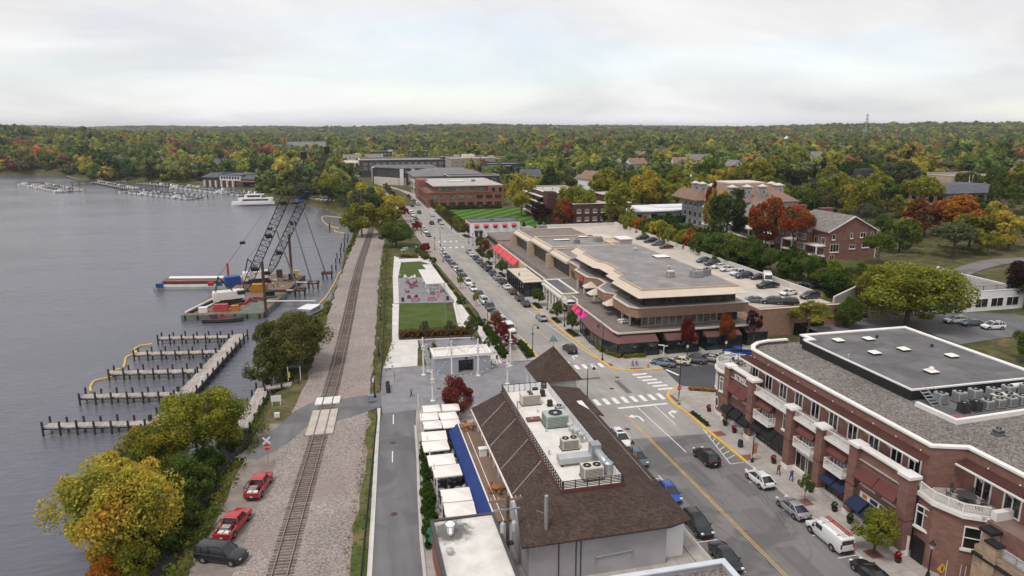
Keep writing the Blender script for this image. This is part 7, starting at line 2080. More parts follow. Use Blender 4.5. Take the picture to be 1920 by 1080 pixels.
def carmesh(kind):
 if kind in CARMESH: return CARMESH[kind]
 s=CARS[kind];L,Wd=s['L'],s['W']
 out=[]
 b=MB();rings=[]
 for (x,wf,z0,z1) in s['st']:
  w=Wd*wf;h=z1-z0
  rings.append([(x,-w*.9,z0),(x,-w,z0+h*.3),(x,-w*.985,z0+h*.72),(x,-w*.93,z1-.015),(x,-w*.55,z1+.02),(x,w*.55,z1+.02),(x,w*.93,z1-.015),(x,w*.985,z0+h*.72),(x,w,z0+h*.3),(x,w*.9,z0)])
 b.loft(rings)
 b=bevel(b,.06)
 axf,axr=L*.31,-L*.295
 rw=.33 if kind in ('sedan','coupe','hatch','crossover') else .38
 for ax in (axf,axr):
  for sg in (-1,1):
   b.tube((ax,sg*(Wd-.3),rw+.02),(ax,sg*(Wd+.006),rw+.02),rw+.07,n=12,m=1)
 if kind == 'pickup':
  b.box(-2.85,-Wd*.97,.45,-.92,-Wd*.85,1.12);b.box(-2.85,Wd*.85,.45,-.92,Wd*.97,1.12);b.box(-2.9,-Wd*.97,.5,-2.8,Wd*.97,1.1);b.box(-2.8,-Wd*.85,.5,-.92,Wd*.85,.62,1)
 b.box(-L/2-.03,-Wd*.78,.36,-L/2+.12,Wd*.78,.58,1);b.box(L/2-.12,-Wd*.66,.32,L/2+.02,Wd*.66,.5,1)
 out.append(('body',b,[None,BLACK]))
 if s['gh']:
  rb,rt,ft_,fb,zr_,wt=s['gh']
  zb=s['st'][len(s['st'])//2][3]
  wb=Wd*.92
  g=MB().loft([[(rb,-wb,zb-.02),(fb,-wb,zb-.02),(fb,wb,zb-.02),(rb,wb,zb-.02)],[(rt,-wt,zr_-.05),(ft_,-wt,zr_-.05),(ft_,wt,zr_-.05),(rt,wt,zr_-.05)]])
  g=bevel(g,.07,2)
  out.append(('cabin_glass',g,[CARGLASS]))
  r=MB().loft([[(rt-.09,-wt-.035,zr_-.075),(ft_+.07,-wt-.035,zr_-.075),(ft_+.07,wt+.035,zr_-.075),(rt-.09,wt+.035,zr_-.075)],[(rt-.02,-wt-.02,zr_-.02),(ft_-.02,-wt-.02,zr_-.02),(ft_-.02,wt+.02,zr_-.02),(rt-.02,wt+.02,zr_-.02)],
     [(rt+.15,-wt*.8,zr_+.015),(ft_-.2,-wt*.8,zr_+.015),(ft_-.2,wt*.8,zr_+.015),(rt+.15,wt*.8,zr_+.015)]])
  for sg in (-1,1):
   r.tube((fb,sg*wb,zb-.02),(ft_,sg*(wt+.01),zr_-.05),.05,n=4);r.tube((rb,sg*wb,zb-.02),(rt,sg*(wt+.01),zr_-.05),.075,n=4)
   xm0,xm1=(rb+fb)/2-.1,(rt+ft_)/2-.1
   r.tube((xm0,sg*(wb+.005),zb-.02),(xm1,sg*(wt+.012),zr_-.05),.045,n=4)
   if kind in ('SUV','large SUV','crossover'):
    x0,x1=rb+(fb-rb)*.22,rt+(ft_-rt)*.2
    r.tube((x0,sg*(wb+.005),zb-.02),(x1,sg*(wt+.012),zr_-.05),.05,n=4)
    r.tube((rt+.1,sg*wt*.86,zr_+.06),(ft_-.2,sg*wt*.86,zr_+.06),.022,n=4,m=1)
   if kind == 'pickup':
    pass
  if kind == 'SUV':
   r.box(-.55,-.42,zr_+.012,.1,.42,zr_+.024,1)
  out.append(('roof',r,[None,BLACK]))
  for sg in (-1,1):
   out.append(('mirror',MB().ob(fb-.25,sg*(Wd+.08),zb-.02,.12,.18,.13),[None]))
  out.append(('door_line',MB().box((rb+fb)/2-.11,-Wd-.004,.34,(rb+fb)/2-.09,-Wd*.985,zb-.06).box((rb+fb)/2-.11,Wd*.985,.34,(rb+fb)/2-.09,Wd+.004,zb-.06),[BLACK]))
 else:
  z=s['st'][3][3];xw=s['st'][3][0];x2,z2=s['st'][5][0],s['st'][5][3];W1=Wd*.86
  q=MB()
  q.add([(xw+.08,-W1,z-.1),(xw+.08,W1,z-.1),(x2-.02,W1,z2+.09),(x2-.02,-W1,z2+.09),(xw+.02,-W1,z-.13),(xw+.02,W1,z-.13),(x2-.1,W1,z2+.05),(x2-.1,-W1,z2+.05)],[(0,3,2,1),(4,5,6,7),(0,1,5,4),(2,3,7,6),(1,2,6,5),(0,4,7,3)])
  out.append(('windscreen',q,[CARGLASS]))
  for sg in (-1,1):
   y0,y1=sorted((sg*(Wd*.96),sg*(Wd*1.004)))
   zt=z-.22 if kind == 'van' else z-.55
   out.append(('side_window',MB().prism([(xw-.95,y0),(xw+.1,y0),(xw+.1,y1),(xw-.95,y1)],zt-.5,zt),[CARGLASS]))
   out.append(('mirror',MB().ob(xw+.35,sg*(Wd+.1),z2+.05,.12,.2,.25),[BLACK]))
  out.append(('rear_window',MB().box(-L/2-.012,-Wd*.7,s['st'][0][3]-.65,-L/2+.05,Wd*.7,s['st'][0][3]-.15),[CARGLASS]))
 zt=.78 if kind in ('sedan','coupe','hatch') else (.95 if kind != 'tall van' else 1.2)
 for sg in (-1,1):
  out.append(('headlight',MB().ob(L/2-.13,sg*Wd*.66,zt-.18 if s['gh'] else .72,.22,.30,.12),[HEADL]))
  out.append(('tail_light',MB().ob(-L/2+.05,sg*Wd*.76,zt-.06,.12,.22,.16 if s['gh'] else .5),[TAILL]))
 out.append(('number_plate',MB().box(-L/2-.045,-.16,.6,-L/2-.02,.16,.72),[PLATE]))
 me=[(n,mb.mesh(n,[x or PAINT['white'] for x in mats],n in ('cabin_glass','body','roof')),mats[0] is None,n in ('body','roof')) for n,mb,mats in out]
 tyre=MB().tube((0,-.11,0),(0,.11,0),rw,n=14).mesh('tyre',RUBBER)
 rim=MB().tube((0,-.114,0),(0,.114,0),rw*.55,n=10).mesh('rim',ALLOY)
 CARMESH[kind]=(me,tyre,rim,[(ax,sg*(Wd-.1),rw) for ax in (axf,axr) for sg in (-1,1)])
 return CARMESH[kind]
def car(kind,col,x,y,heading,label,group=None,z=0.014,far=False):
 """heading in degrees: 90 drives away along +y"""
 me,tyre,rim,wh=carmesh(kind)
 t=thing('parked_car' if kind not in ('pickup','van','tall van') else {'pickup': 'pickup_truck','van': 'cargo_van','tall van': 'cargo_van'}[kind],label,{'pickup': 'pickup truck','van': 'van','tall van': 'van'}.get(kind,'car'),(x,y,z),R(heading+random.uniform(-1.5,1.5)),group)
 for n,m,painted,sm_ in me:
  if far and n in ('mirror','door_line','number_plate'):
   continue
  o=link(n,m,t)
  if painted:
   setmat(o,PAINT[col])
 for p in wh:
  w=link('wheel',tyre,t,p)
  if not far:
   link('rim',rim,w)
 return t
def cars_row(lst,head,place,group,z=0.014,start=''):
 for i,(kind,col,x,y) in enumerate(lst):
  car(kind,col,x,y,head,'%s %s %s, %s from %s' % (col,kind,place,ORD[i],start),group,z,far=y > 210)
cars_row([('large SUV','white',33.9,143.2),('SUV','white',33.6,149.4),('sedan','navy',33.4,155.8),('large SUV','dark grey',33.4,162.6),('SUV','white',33.3,169.2),('SUV','blue-grey',33.3,175.8),('sedan','white',33.1,184.2),('SUV','white',33.0,191.6),('SUV','dark grey',32.9,198.6),('SUV','blue-grey',32.9,205.0),
  ('sedan','white',32.8,211.0),('SUV','grey',32.7,217.4),('sedan','dark grey',32.7,223.2),('SUV','blue-grey',32.6,229.0),('SUV','white',32.6,235.6),('crossover','white',32.6,241.8)],
  -90,'parked at the park-side kerb','cars parked along the park side',start='the plaza')
cars_row([('sedan','black',42.9,164.4),('crossover','dark grey',42.8,170.2),('hatch','dark red',42.7,177.6),('coupe','white',42.6,183.6),('crossover','black',42.7,190.0),('SUV','silver',42.5,196.0),('SUV','dark grey',42.5,202.6),('large SUV','black',42.4,209.2),('SUV','dark red',42.3,215.4),('SUV','grey',42.2,222.0),
  ('crossover','black',42.2,228.4),('sedan','white',42.1,236.0),('crossover','silver',42.1,241.8)],90,'parked at the shop-side kerb','cars parked along the shop side',start='the hatched zone')
car('sedan','silver',43.2,150.6,90,'silver sedan alone in the hatched zone before the bistro bed')
car('crossover','black',42.3,126.6,92,'black crossover driving up the street past the pavilion roof')
cars_row([('crossover','white',49.2,70.6),('sedan','silver',49.1,63.6),('van','white',49.3,57.6),('coupe','black',49.2,51.0)],90,'parked before the brick block','vehicles parked before the brick block',start='the hatched yellow kerb')
car('SUV','black',45.6,77.6,92,'black SUV driving up the street beside the hatched yellow kerb')
cars_row([('SUV','white',36.4,85.4),('crossover','blue-grey',36.4,79.6),('crossover','blue',36.5,70.2),('SUV','black',36.5,63.0),('sedan','black',36.4,56.8),('sedan','dark grey',36.4,50.6)],-90,'parked on the restaurant side of the street','cars parked on the restaurant side',start='the stop line')
for i,(k,c,x) in enumerate((('sedan','steel blue',56.9),('hatch','cream',60.3),('crossover','grey',63.6),('sedan','silver',66.9),('sedan','white',70.2))):
 car(k,c,x,114.6+.1*i,141,'%s %s nosed in before the bistro, %s from the yellow corner kerb' % (c,k,ORD[i]),'cars parked before the bistro')
car('pickup','blue',73.6,116.2,160,'blue pickup parked before the bistro beside the turret')
cars_row([('SUV','white',32.6,294),('SUV','white',32.6,300.5),('sedan','white',32.6,307),('SUV','red',32.6,314),('sedan','dark grey',32.6,321),('SUV','blue-grey',32.6,330),('SUV','silver',32.6,338),('large SUV','white',32.8,352),('van','white',32.9,360)],-90,'parked on the lake side beyond it','far cars on the lake side',start='the far crosswalk')
car('sedan','dark grey',32.6,284,-90,'dark grey sedan parked alone just past the far crosswalk')
cars_row([('sedan','white',42.8,319),('SUV','black',43.0,326),('sedan','white',42.4,350)],90,'parked beside the long bed at the striped lawn','cars parked beside the striped lawn',start='the far crosswalk')
car('SUV','black',38.4,320,90,'black SUV driving mid-street level with the striped lawn');car('SUV','dark grey',37.2,363,90,'dark SUV driving mid-street before the brick office');car('SUV','black',36.8,396,90,'black SUV beside the white truck before the brick office')
car('van','white',40.6,404,90,'white van stopped at the kerb before the brick office');car('SUV','white',40.4,432,90,'white SUV parked along the brick office');car('SUV','dark grey',40.2,440,90,'dark grey SUV parked along the brick office');car('pickup','black',39.8,452,92,'black pickup parked past the brick office')
for i in range(8):
 car(['sedan','SUV','crossover'][i % 3],['dark grey','white','silver','black'][i % 4],29.6-.016*i*i*4,428+i*7.0,-88-i*2,'%s car at the lakeside kerb where the street bends, %s along' % (['dark grey','white','silver','black'][i % 4],ORD[i]),'cars parked at the street bend',far=True)
for i,(c,x) in enumerate((('silver',58),('grey',66),('white',73),('silver',80))):
 car('sedan',c,x,381,5,'%s sedan between lawn hedge and brick office, %s from the street' % (c,ORD[i]),'cars parked before the brick office')
# parking deck cars
for i,(k,c,x,y,h) in enumerate((('pickup','white',102.6,163.8,182),('crossover','white',102.2,169.4,180),('sedan','white',102.0,173.6,180),('SUV','dark grey',102.2,178.0,180),('crossover','blue-grey',102.0,182.6,180),('sedan','dark red',102.0,207.6,180),('SUV','grey',102.0,213.6,180),('SUV','black',102.0,219.8,180),('SUV','black',102.0,226.6,180),
         ('sedan','black',104.6,158.2,184),('SUV','navy',101.6,160.4,184))):
 car(k,c,x,y,h,'%s %s on the parking deck against the tree wall, %s from the ramp' % (c,k,ORD[i]),'cars on the parking deck',5.0)
for (k,c,x,y,h,lab) in (('pickup','black',101.0,148.6,186,'black pickup in the aisle of the parking deck near the tall van'),('tall van','white',104.2,153.6,240,'tall white van parked at the corner of the parking deck'),('sedan','white',101.5,140.8,190,'white sedan crossing the parking deck by the ramp wall'),('SUV','dark grey',104.2,136.6,184,'dark SUV beside the white sedan near the ramp wall'),
       ('sedan','grey',89.4,136.4,150,'grey sedan nosed to the deck edge above the brick garage'),('SUV','dark grey',92.6,134.2,150,'dark SUV nosed to the deck edge above the brick garage'),('SUV','black',95.6,132.6,150,'black SUV nosed to the deck edge above the brick garage')):
 car(k,c,x,y,h,lab,None,5.0)
for i in range(5):
 car(['sedan','SUV','sedan','sedan','sedan'][i],['black','grey','black','black','black'][i],111.4+i*3.1,147.2-i*.5,112,'%s car behind the ramp wall below the thicket, %s from the white van' % (['black','grey','black','black','black'][i],ORD[i]),'cars behind the ramp wall',H(112+i*3.1,147.2-i*.5)+.02)
for i,(k,c,x,y) in enumerate((('SUV','white',129.5,118.6),('sedan','blue-grey',131.4,116.0),('SUV','white',133.5,112.8))):
 car(k,c,x+.6,y+2.6,172,'%s %s parked beside the low white house, %s from its wall' % (c,k,ORD[i]),'cars beside the low white house',1.635)
car('crossover','white',110.6,130.6,100,'white car half hidden by the garage corner',None,1.625);car('crossover','dark red',113.8,131.6,95,'dark red car half hidden behind the round green tree',None,1.625)
# railway-side trucks
for x,y,h,lab in ((-12.3,83.6,78,'red pickup with loaded bed beside the track, nearer the crossing sign'),(-14.1,75.2,73,'red pickup with white totes in its bed, nearer the black SUV')):
 t=car('pickup','red',x,y,h,lab,None,-.02)
 rk=MB()
 for xx in (-2.7,-1.0):
  for sg in (-.85,.85):
   rk.tube((xx,sg,1.1),(xx,sg,1.75),.04,n=4)
  rk.tube((xx,-.85,1.75),(xx,.85,1.75),.04,n=4)
 for sg in (-.85,.85):
  rk.tube((-2.7,sg,1.75),(-1.0,sg,1.75),.04,n=4)
 part(t,'bed_rack',rk,BLACK)
 c,s2=math.cos(R(h)),math.sin(R(h))
 for q,(xx,yy,sx,sy,sz,m_,nm) in enumerate(((-1.5,0.2,.9,.9,.5,PLANKS,'timber_load'),(-2.3,.35,.5,.5,.4,TRIM,'tote_box'),(-2.3,-.35,.5,.5,.4,TRIM,'tote_box'))):
  solo(nm,MB().box(-sx/2,-sy/2,0,sx/2,sy/2,sz).box(-sx/2-.03,-sy/2-.03,sz,sx/2+.03,sy/2+.03,sz+.05),m_,('pale timber stack' if q == 0 else 'white lidded tote') + ' in the bed of the red pickup ' + ('by the crossing sign' if y > 80 else 'by the black SUV'),'load',(x+xx*c-yy*s2,y+xx*s2+yy*c,.6),R(h),'truck bed totes' if q else None)
car('large SUV','black',-14.5,69.4,-24,'black SUV parked across the dirt track by the golden tree',None,-.02)
# ladder rack with red ladders on the white van
t=thing('ladder','red and white ladders on the roof rack of the white van','ladder',(49.3,57.2,2.08),R(90))
for yy,m_ in ((-.45,REDM),(.3,TRIM)):
 lb=MB()
 for sg in (-.16,.16):
  lb.box(-2.3,yy+sg-.03,.1,1.5,yy+sg+.03,.2)
 for q in range(11):
  lb.box(-2.2+q*.35,yy-.16,.13,-2.15+q*.35,yy+.16,.17)
 part(t,'ladder_frame',lb,m_)
part(t,'roof_rack',MB().box(-1.8,-.8,0,-1.72,.8,.09).box(.6,-.8,0,.68,.8,.09),STEEL)

# ---------------------------------------------------------------- docks
def dock(pts_a,pts_b,w,label,seg=3.0,piles=True,z=-.75,ph=0.9,pitch=3.2):
 a,b=Vector((*pts_a,0)),Vector((*pts_b,0));L=(b-a).length;d=(b-a).normalized();ang=math.atan2(d.y,d.x);n=Vector((-d.y,d.x,0))
 t=thing('timber_dock',label,'dock',(a.x,a.y,-2.0),ang)
 k=max(1,round(L/seg))
 for i in range(k):
  part(t,'deck_section',MB().box(L*i/k+.02,-w/2,z+2-.22,L*(i+1)/k-.02,w/2,z+2+random.uniform(-.02,.02)),PLANKS)
 m=MB();m.box(0,-w/2-.02,z+2-.42,L,-w/2+.14,z+2-.225);m.box(0,w/2-.14,z+2-.42,L,w/2+.02,z+2-.225)
 part(t,'beam',m,PILE)
 pm=MB().tube((0,0,-2.4),(0,0,z+2+ph),.17,n=7).mesh('pile',PILE)
 q=max(1,round(L/pitch))
 for i in range(q+1):
  for sg in (-1,1):
   o=link('pile',pm,t,(L*i/q,sg*(w/2+.2),random.uniform(-.15,.15)))
 return t
dock((-30.4,108.0),(-24.3,157.6),2.8,'main timber dock walkway carrying the five mooring fingers')
for i,(x0,y0,x1,y1) in enumerate(((-46.6,113.2,-31.6,110.6),(-45.4,125.2,-30.0,122.6),(-44.3,137.0,-28.4,134.2),(-42.9,148.0,-27.0,145.6),(-40.9,158.6,-26.0,156.2))):
 dock((x0,y0),(x1,y1),1.7,'timber mooring finger dock, %s counted from the golden tree' % ORD[i],ph=1.0,pitch=2.6)
dock((-17.2,104.5),(-15.6,121.5),2.2,'short timber dock along the bank near the level crossing',z=-.5)
dock((-15.5,121.0),(-10.0,122.0),2.0,'timber landing joining the short dock to the bank',z=-.3)
def boomline(pts,label,r=.22):
 return solo('containment_boom',MB().pipe([(p.x,p.y,-1.93) for p in catmull(pts,1.2)],r,7),YELLOWBOOM,label,'float')
boomline([(-42.5,158.2),(-44.6,157.5),(-45.2,154.0),(-43.9,152.6),(-45.3,150.0),(-44.6,146.4),(-44.0,143.0)],'yellow floating boom trailing from the outermost mooring fingers')
boomline([(-44.4,142.4),(-45.8,140.6),(-43.8,139.2),(-44.9,137.6),(-47.0,136.2),(-46.6,132.4),(-45.8,130.4)],'yellow floating boom trailing from the middle mooring fingers')
boomline([(-36,148.6),(-33.5,148.9),(-31.5,148.4)],'short yellow float lying along a mooring finger')
boomline([(3.4,357),(-4,372),(-12.0,378),(-10.5,352),(-6,336),(-3.6,330),(-5.5,322),(-1,314)],'long pale yellow boom looping out from the shore near the railway bend',.2)
boomline([(-1.5,232),(-3.2,225),(-4.2,214),(-5.2,205),(-6.6,194),(-8.6,184)],'yellow boom lying along the stony shore beside the barges',.25)
for i in range(7):
 x,y=-4.2+i*0.75+(i % 2)*.4,232+i*11.5
 for q in (0,1):
  solo('mooring_pile',MB().tube((0,0,-2),(0,0,1.7),.22,n=7),PILE,'dark timber pile standing alone in the water along the shore','pile',(x-q*1.3,y,-2.0),0,'shore piles in pairs')
for x,y,h,lab in ((-14.3,166.5,14,'tall rusty spud pile at the near corner of the front barge'),(-16.6,211,15.5,'tall rusty spud pile at the shore side of the rear barge')):
 solo('spud_pile',MB().tube((0,0,-1),(0,0,h),.36,n=8),RUST,lab,'pile',(x if y > 200 else -20.6,y if y > 200 else 176.0,-2.0))
for x,y,tx_,ty,h,lab in ((-13.7,197.4,-18.2,192,19,'leaning pale pile driven at the timber frame nearest the front barge'),(-10.4,205.8,-14.6,201,21,'leaning pale pile at the middle timber frame'),(-6.7,219.0,-12.0,215,21,'leaning pale pile at the farthest timber frame')):
 solo('steel_pile',MB().tube((0,0,-.5),(tx_-x,ty-y,h),.24,.2,8),STEEL,lab,'pile',(x,y,-1.6))
 t=thing('pile_template',lab.split(' at the ')[-1].split('driven at the ')[-1].capitalize().lower() + ' around a leaning pile','frame',(x,y,-2.0))
 part(t,'frame',MB().box(-1.8,-1.5,1.5,1.8,-1.1,1.9).box(-1.8,1.1,1.5,1.8,1.5,1.9).box(-1.4,-1.8,1.9,-1.0,1.8,2.2).box(1.0,-1.8,1.9,1.4,1.8,2.2),RUST)
 for a in (-1.3,1.3):
  for b in (-1.2,1.2):
   part(t,'leg',MB().tube((a,b,-1.6),(a,b,1.6),.2,n=6),PILE)
for a,b,lab in (((-21.6,186.0),(-9.0,183.6),'pale gangway plank from the front barge towards the pontoon'),((-17.3,198.0),(-12.0,196.6),'pale gangway plank from the rear barge to the nearest frame'),((-16.0,208.0),(-9.2,206.6),'pale gangway plank from the rear barge to the middle frame')):
 L=math.hypot(b[0]-a[0],b[1]-a[1])
 solo('gangway',MB().box(0,-.35,0,L,.35,.14),CONC_W,lab,'gangway',(a[0],a[1],-.45),math.atan2(b[1]-a[1],b[0]-a[0]))
for q,(a,b) in enumerate((((-14.6,163.6),(-4.4,176.6)),((-13.6,162.2),(-3.6,174.2)))):
 solo('steel_beam',MB().tube((0,0,0),(b[0]-a[0],b[1]-a[1],1.3),.3,n=6),BLACK,('black steel pile lying down the bank, nearer the barges','black steel pile lying down the bank, nearer the olive tree')[q],'beam',(a[0],a[1],-1.5))
# barges and cranes
def barge(poly,z1,mats,name,label,deckmat):
 c=(sum(p[0] for p in poly)/len(poly),sum(p[1] for p in poly)/len(poly))
 t=thing(name,label,'barge',(c[0],c[1],-2.0))
 wpart(t,'hull',MB().prism(poly,-2.5,z1),mats)
 q=[((p[0]-c[0])*.985+c[0],(p[1]-c[1])*.985+c[1]) for p in poly]
 wpart(t,'deck',MB().prism(q,z1,z1+.06),deckmat)
 return t
bg1=barge([(-40.4,176.9),(-21.3,174.4),(-17.1,196.6),(-36.2,200.6)],-.7,GREENBARGE,'crane_barge','green work barge carrying the nearer white crane',RUSTWOOD)
wpart(bg1,'deck_plates',MB().prism([(-27.0,176.0),(-22.6,175.4),(-18.6,195.6),(-22.4,196.4)],-.639,-.615),GREENBARGE)
for q in range(7):
 x=-39.6+q*2.9
 wpart(bg1,'fender',MB().box(x,176.9-q*.38-.32,-1.9,x+.3,176.9-q*.38-.02,-.62),BLACK)
bg2=barge([(-33.0,203.2),(-17.0,199.6),(-13.3,219.1),(-30.1,226.4)],-.7,RUST,'crane_barge','rusty work barge carrying the farther white crane',RUSTWOOD)
bg3=barge([(-55.5,214.6),(-31.5,210.0),(-31.0,213.6),(-55.2,218.2)],-1.3,GREYPONT,'pontoon_barge','long grey-green pontoon loaded beside the red pipe barge',GREYPONT)
bg4=barge([(-54.2,219.2),(-31.0,214.8),(-30.6,219.0),(-54.0,224.0)],-.6,mk('barge_red_paint',(0.17,0.035,0.03),0.8,.25),'pipe_barge','dark red barge carrying long white pipes',RUSTWOOD)
for q in range(3):
 solo('steel_pipe',MB().tube((0,0,0),(21,-4.2,0),.3,n=8),TRIM,'long white pipe lying on the dark red barge','pipe',(-52.6,221.6+q*.7,-.2),0,'white pipes on the red barge')
for a,b,m_,lab in (((-39.6,178.6),(-33.6,198.0),TRIM,'white pipe along the outer edge of the green barge'),((-36.6,180.6),(-32.6,190.0),TRIM,'shorter white pipe on the green barge'),((-38.4,178.6),(-33.0,197.0),BLACK,'black steel beam along the edge of the green barge')):
 solo('steel_pipe',MB().tube((0,0,0),(b[0]-a[0],b[1]-a[1],0),.28,n=8),m_,lab,'pipe',(a[0],a[1],-.34))
def contbox(x,y,z,sx,sy,sz,m_,label,rz=0,name='deck_container',cat='container'):
 t=thing(name,label,cat,(x,y,z),rz)
 part(t,'box',MB().box(-sx/2,-sy/2,0,sx/2,sy/2,sz),m_)
 rib=MB();n=max(2,int(sx/.5))
 for i in range(n+1):
  rib.box(-sx/2+sx*i/n-.05,-sy/2-.05,0,-sx/2+sx*i/n+.05,-sy/2-.002,sz)
 part(t,'rib',rib,m_);part(t,'lid',MB().box(-sx/2-.05,-sy/2-.05,sz,sx/2+.05,sy/2+.05,sz+.08),m_)
 return t
contbox(-31.4,179.0,-.64,3.0,1.6,1.7,mk('faded_red_paint',(0.42,0.075,0.075),.7),'faded red container on the near edge of the green barge')
contbox(-35.6,179.0,-.64,1.9,1.4,1.2,TRIM,'white box on the near edge of the green barge')
contbox(-28.2,179.0,-.64,1.6,1.4,1.2,ORANGEM,'orange box on the near edge of the green barge')
contbox(-24.6,198.6,-.64,4.2,2.4,2.2,mk('ochre_paint',(0.38,0.18,0.03),.75,.2),'ochre yellow tank box between the two cranes',R(-8))
contbox(-20.6,217.0,-.64,1.6,1.6,2.4,RUST,'rusty red tool hut on the far barge',0)
contbox(-33.2,210.5,-.9,4.2,2.6,2.6,BLUEM,'blue tarpaulin-covered box by the crane booms',R(20))
contbox(-53.6,214.2,-1.24,1.8,1.2,1.0,BLUEM,'blue box at the outer end of the grey-green pontoon');contbox(-37.0,212.2,-1.24,1.2,.9,1.2,BLUEM,'blue drum box at the inner end of the pontoon');contbox(-39.5,212.7,-1.24,1.4,.9,1.0,REDM,'red box on the pontoon beside the blue drum box')
contbox(-16.8,213.5,-.64,1.8,1.4,1.6,NAVY,'dark blue generator on the far barge');contbox(-15.6,216.6,-.64,1.3,1.3,2.0,YELLOWBOOM,'yellow reel stand on the far barge')
contbox(-21.3,193.6,-.64,2.4,1.4,1.2,BLACK,'black engine unit on the green barge deck')
solo('red_post',MB().tube((0,0,0),(0,0,5.0),.3,n=8),REDM,'short red post standing behind the blue tarpaulin box','post',(-35.2,217.0,-.54))
for q in range(5):
 solo('timber_bundle',MB().box(-2,-.4,0,2,.4,.3+.1*(q % 2)).box(-1.8,-.35,.4,1.8,.35,.5),RUST if q % 2 else REDM,'stack of rusty steel lengths on the green barge deck','steel stack',(-29.5+q*1.5,182.4+q*1.9,-.64),R(40*q),'steel stacks on the green barge')
for q in range(22):
 a_=random.Random(q);u,v=a_.uniform(.08,.92),a_.uniform(.1,.9)
 x,y=(-39+u*17+v*4,178+v*17-u*2.6) if q < 13 else (-31.5+u*14+v*2.5,205+v*13-u*3)
 if q < 13 and abs(x+30) < 4.5 and 182 < y < 192: continue
 m_=(RUST,STEEL,DKGREY,PLANKS,ORANGEM,TRIM)[q % 6]
 if q % 3 == 0: solo('hose_coil',MB().lathe([(.5,0),(.62,.1),(.5,.22),(.34,.1)],n=10),m_,'coil of hose or cable lying on a crane barge deck','coil',(x,y,-.63),0,'coils on the crane barges')
 elif q % 3 == 1: solo('steel_drum',MB().lathe([(.3,0),(.32,.3),(.3,.45),(.32,.6),(.3,.9)],n=9),m_,'small drum standing on a crane barge deck','drum',(x,y,-.63),0,'drums on the crane barges')
 else: solo('timber_baulk',MB().box(-1.5,-.2,0,1.5,.2,.25).box(-1.3,-.15,.25,1.4,.2,.42),m_,'short baulks stacked on a crane barge deck','timber',(x,y,-.63),a_.uniform(0,3),'baulks on the crane barges')
t=thing('float_pontoon','small white square float between the barges and the shore','pontoon',(-10.6,181.2,-2.0),R(-25))
part(t,'hull',MB().box(-1.8,-2.6,-.1,1.8,2.6,.6),GREYPONT);part(t,'deck',MB().box(-1.9,-2.7,.6,1.9,2.7,.72),BOATWHITE)
def lattice(mb,a,b,w0,w1,n,m=0,r=.06):
 """four chords laced together from a to b"""
 a,b=Vector(a),Vector(b);d=(b-a).normalized();u=d.cross(Vector((0,1,.15))).normalized();v=d.cross(u).normalized()
 P=[]
 for i in range(n+1):
  t_=i/n;w=(w0*min(1,t_*8+.25) if t_ < .1 else (w1*(1-t_)*8+.35 if t_ > .9 else w0))/2
  w=min(w,w0/2);c=a.lerp(b,t_)
  P.append([c+u*w+v*w,c-u*w+v*w,c-u*w-v*w,c+u*w-v*w])
 for i in range(n):
  for k in range(4):
   mb.tube(P[i][k],P[i+1][k],r,n=4,caps=False)
   mb.tube(P[i][k],P[i+1][(k+1) % 4],r*.55,n=3,caps=False)
   mb.tube(P[i][k],P[i][(k+1) % 4],r*.55,n=3,caps=False)
 return P
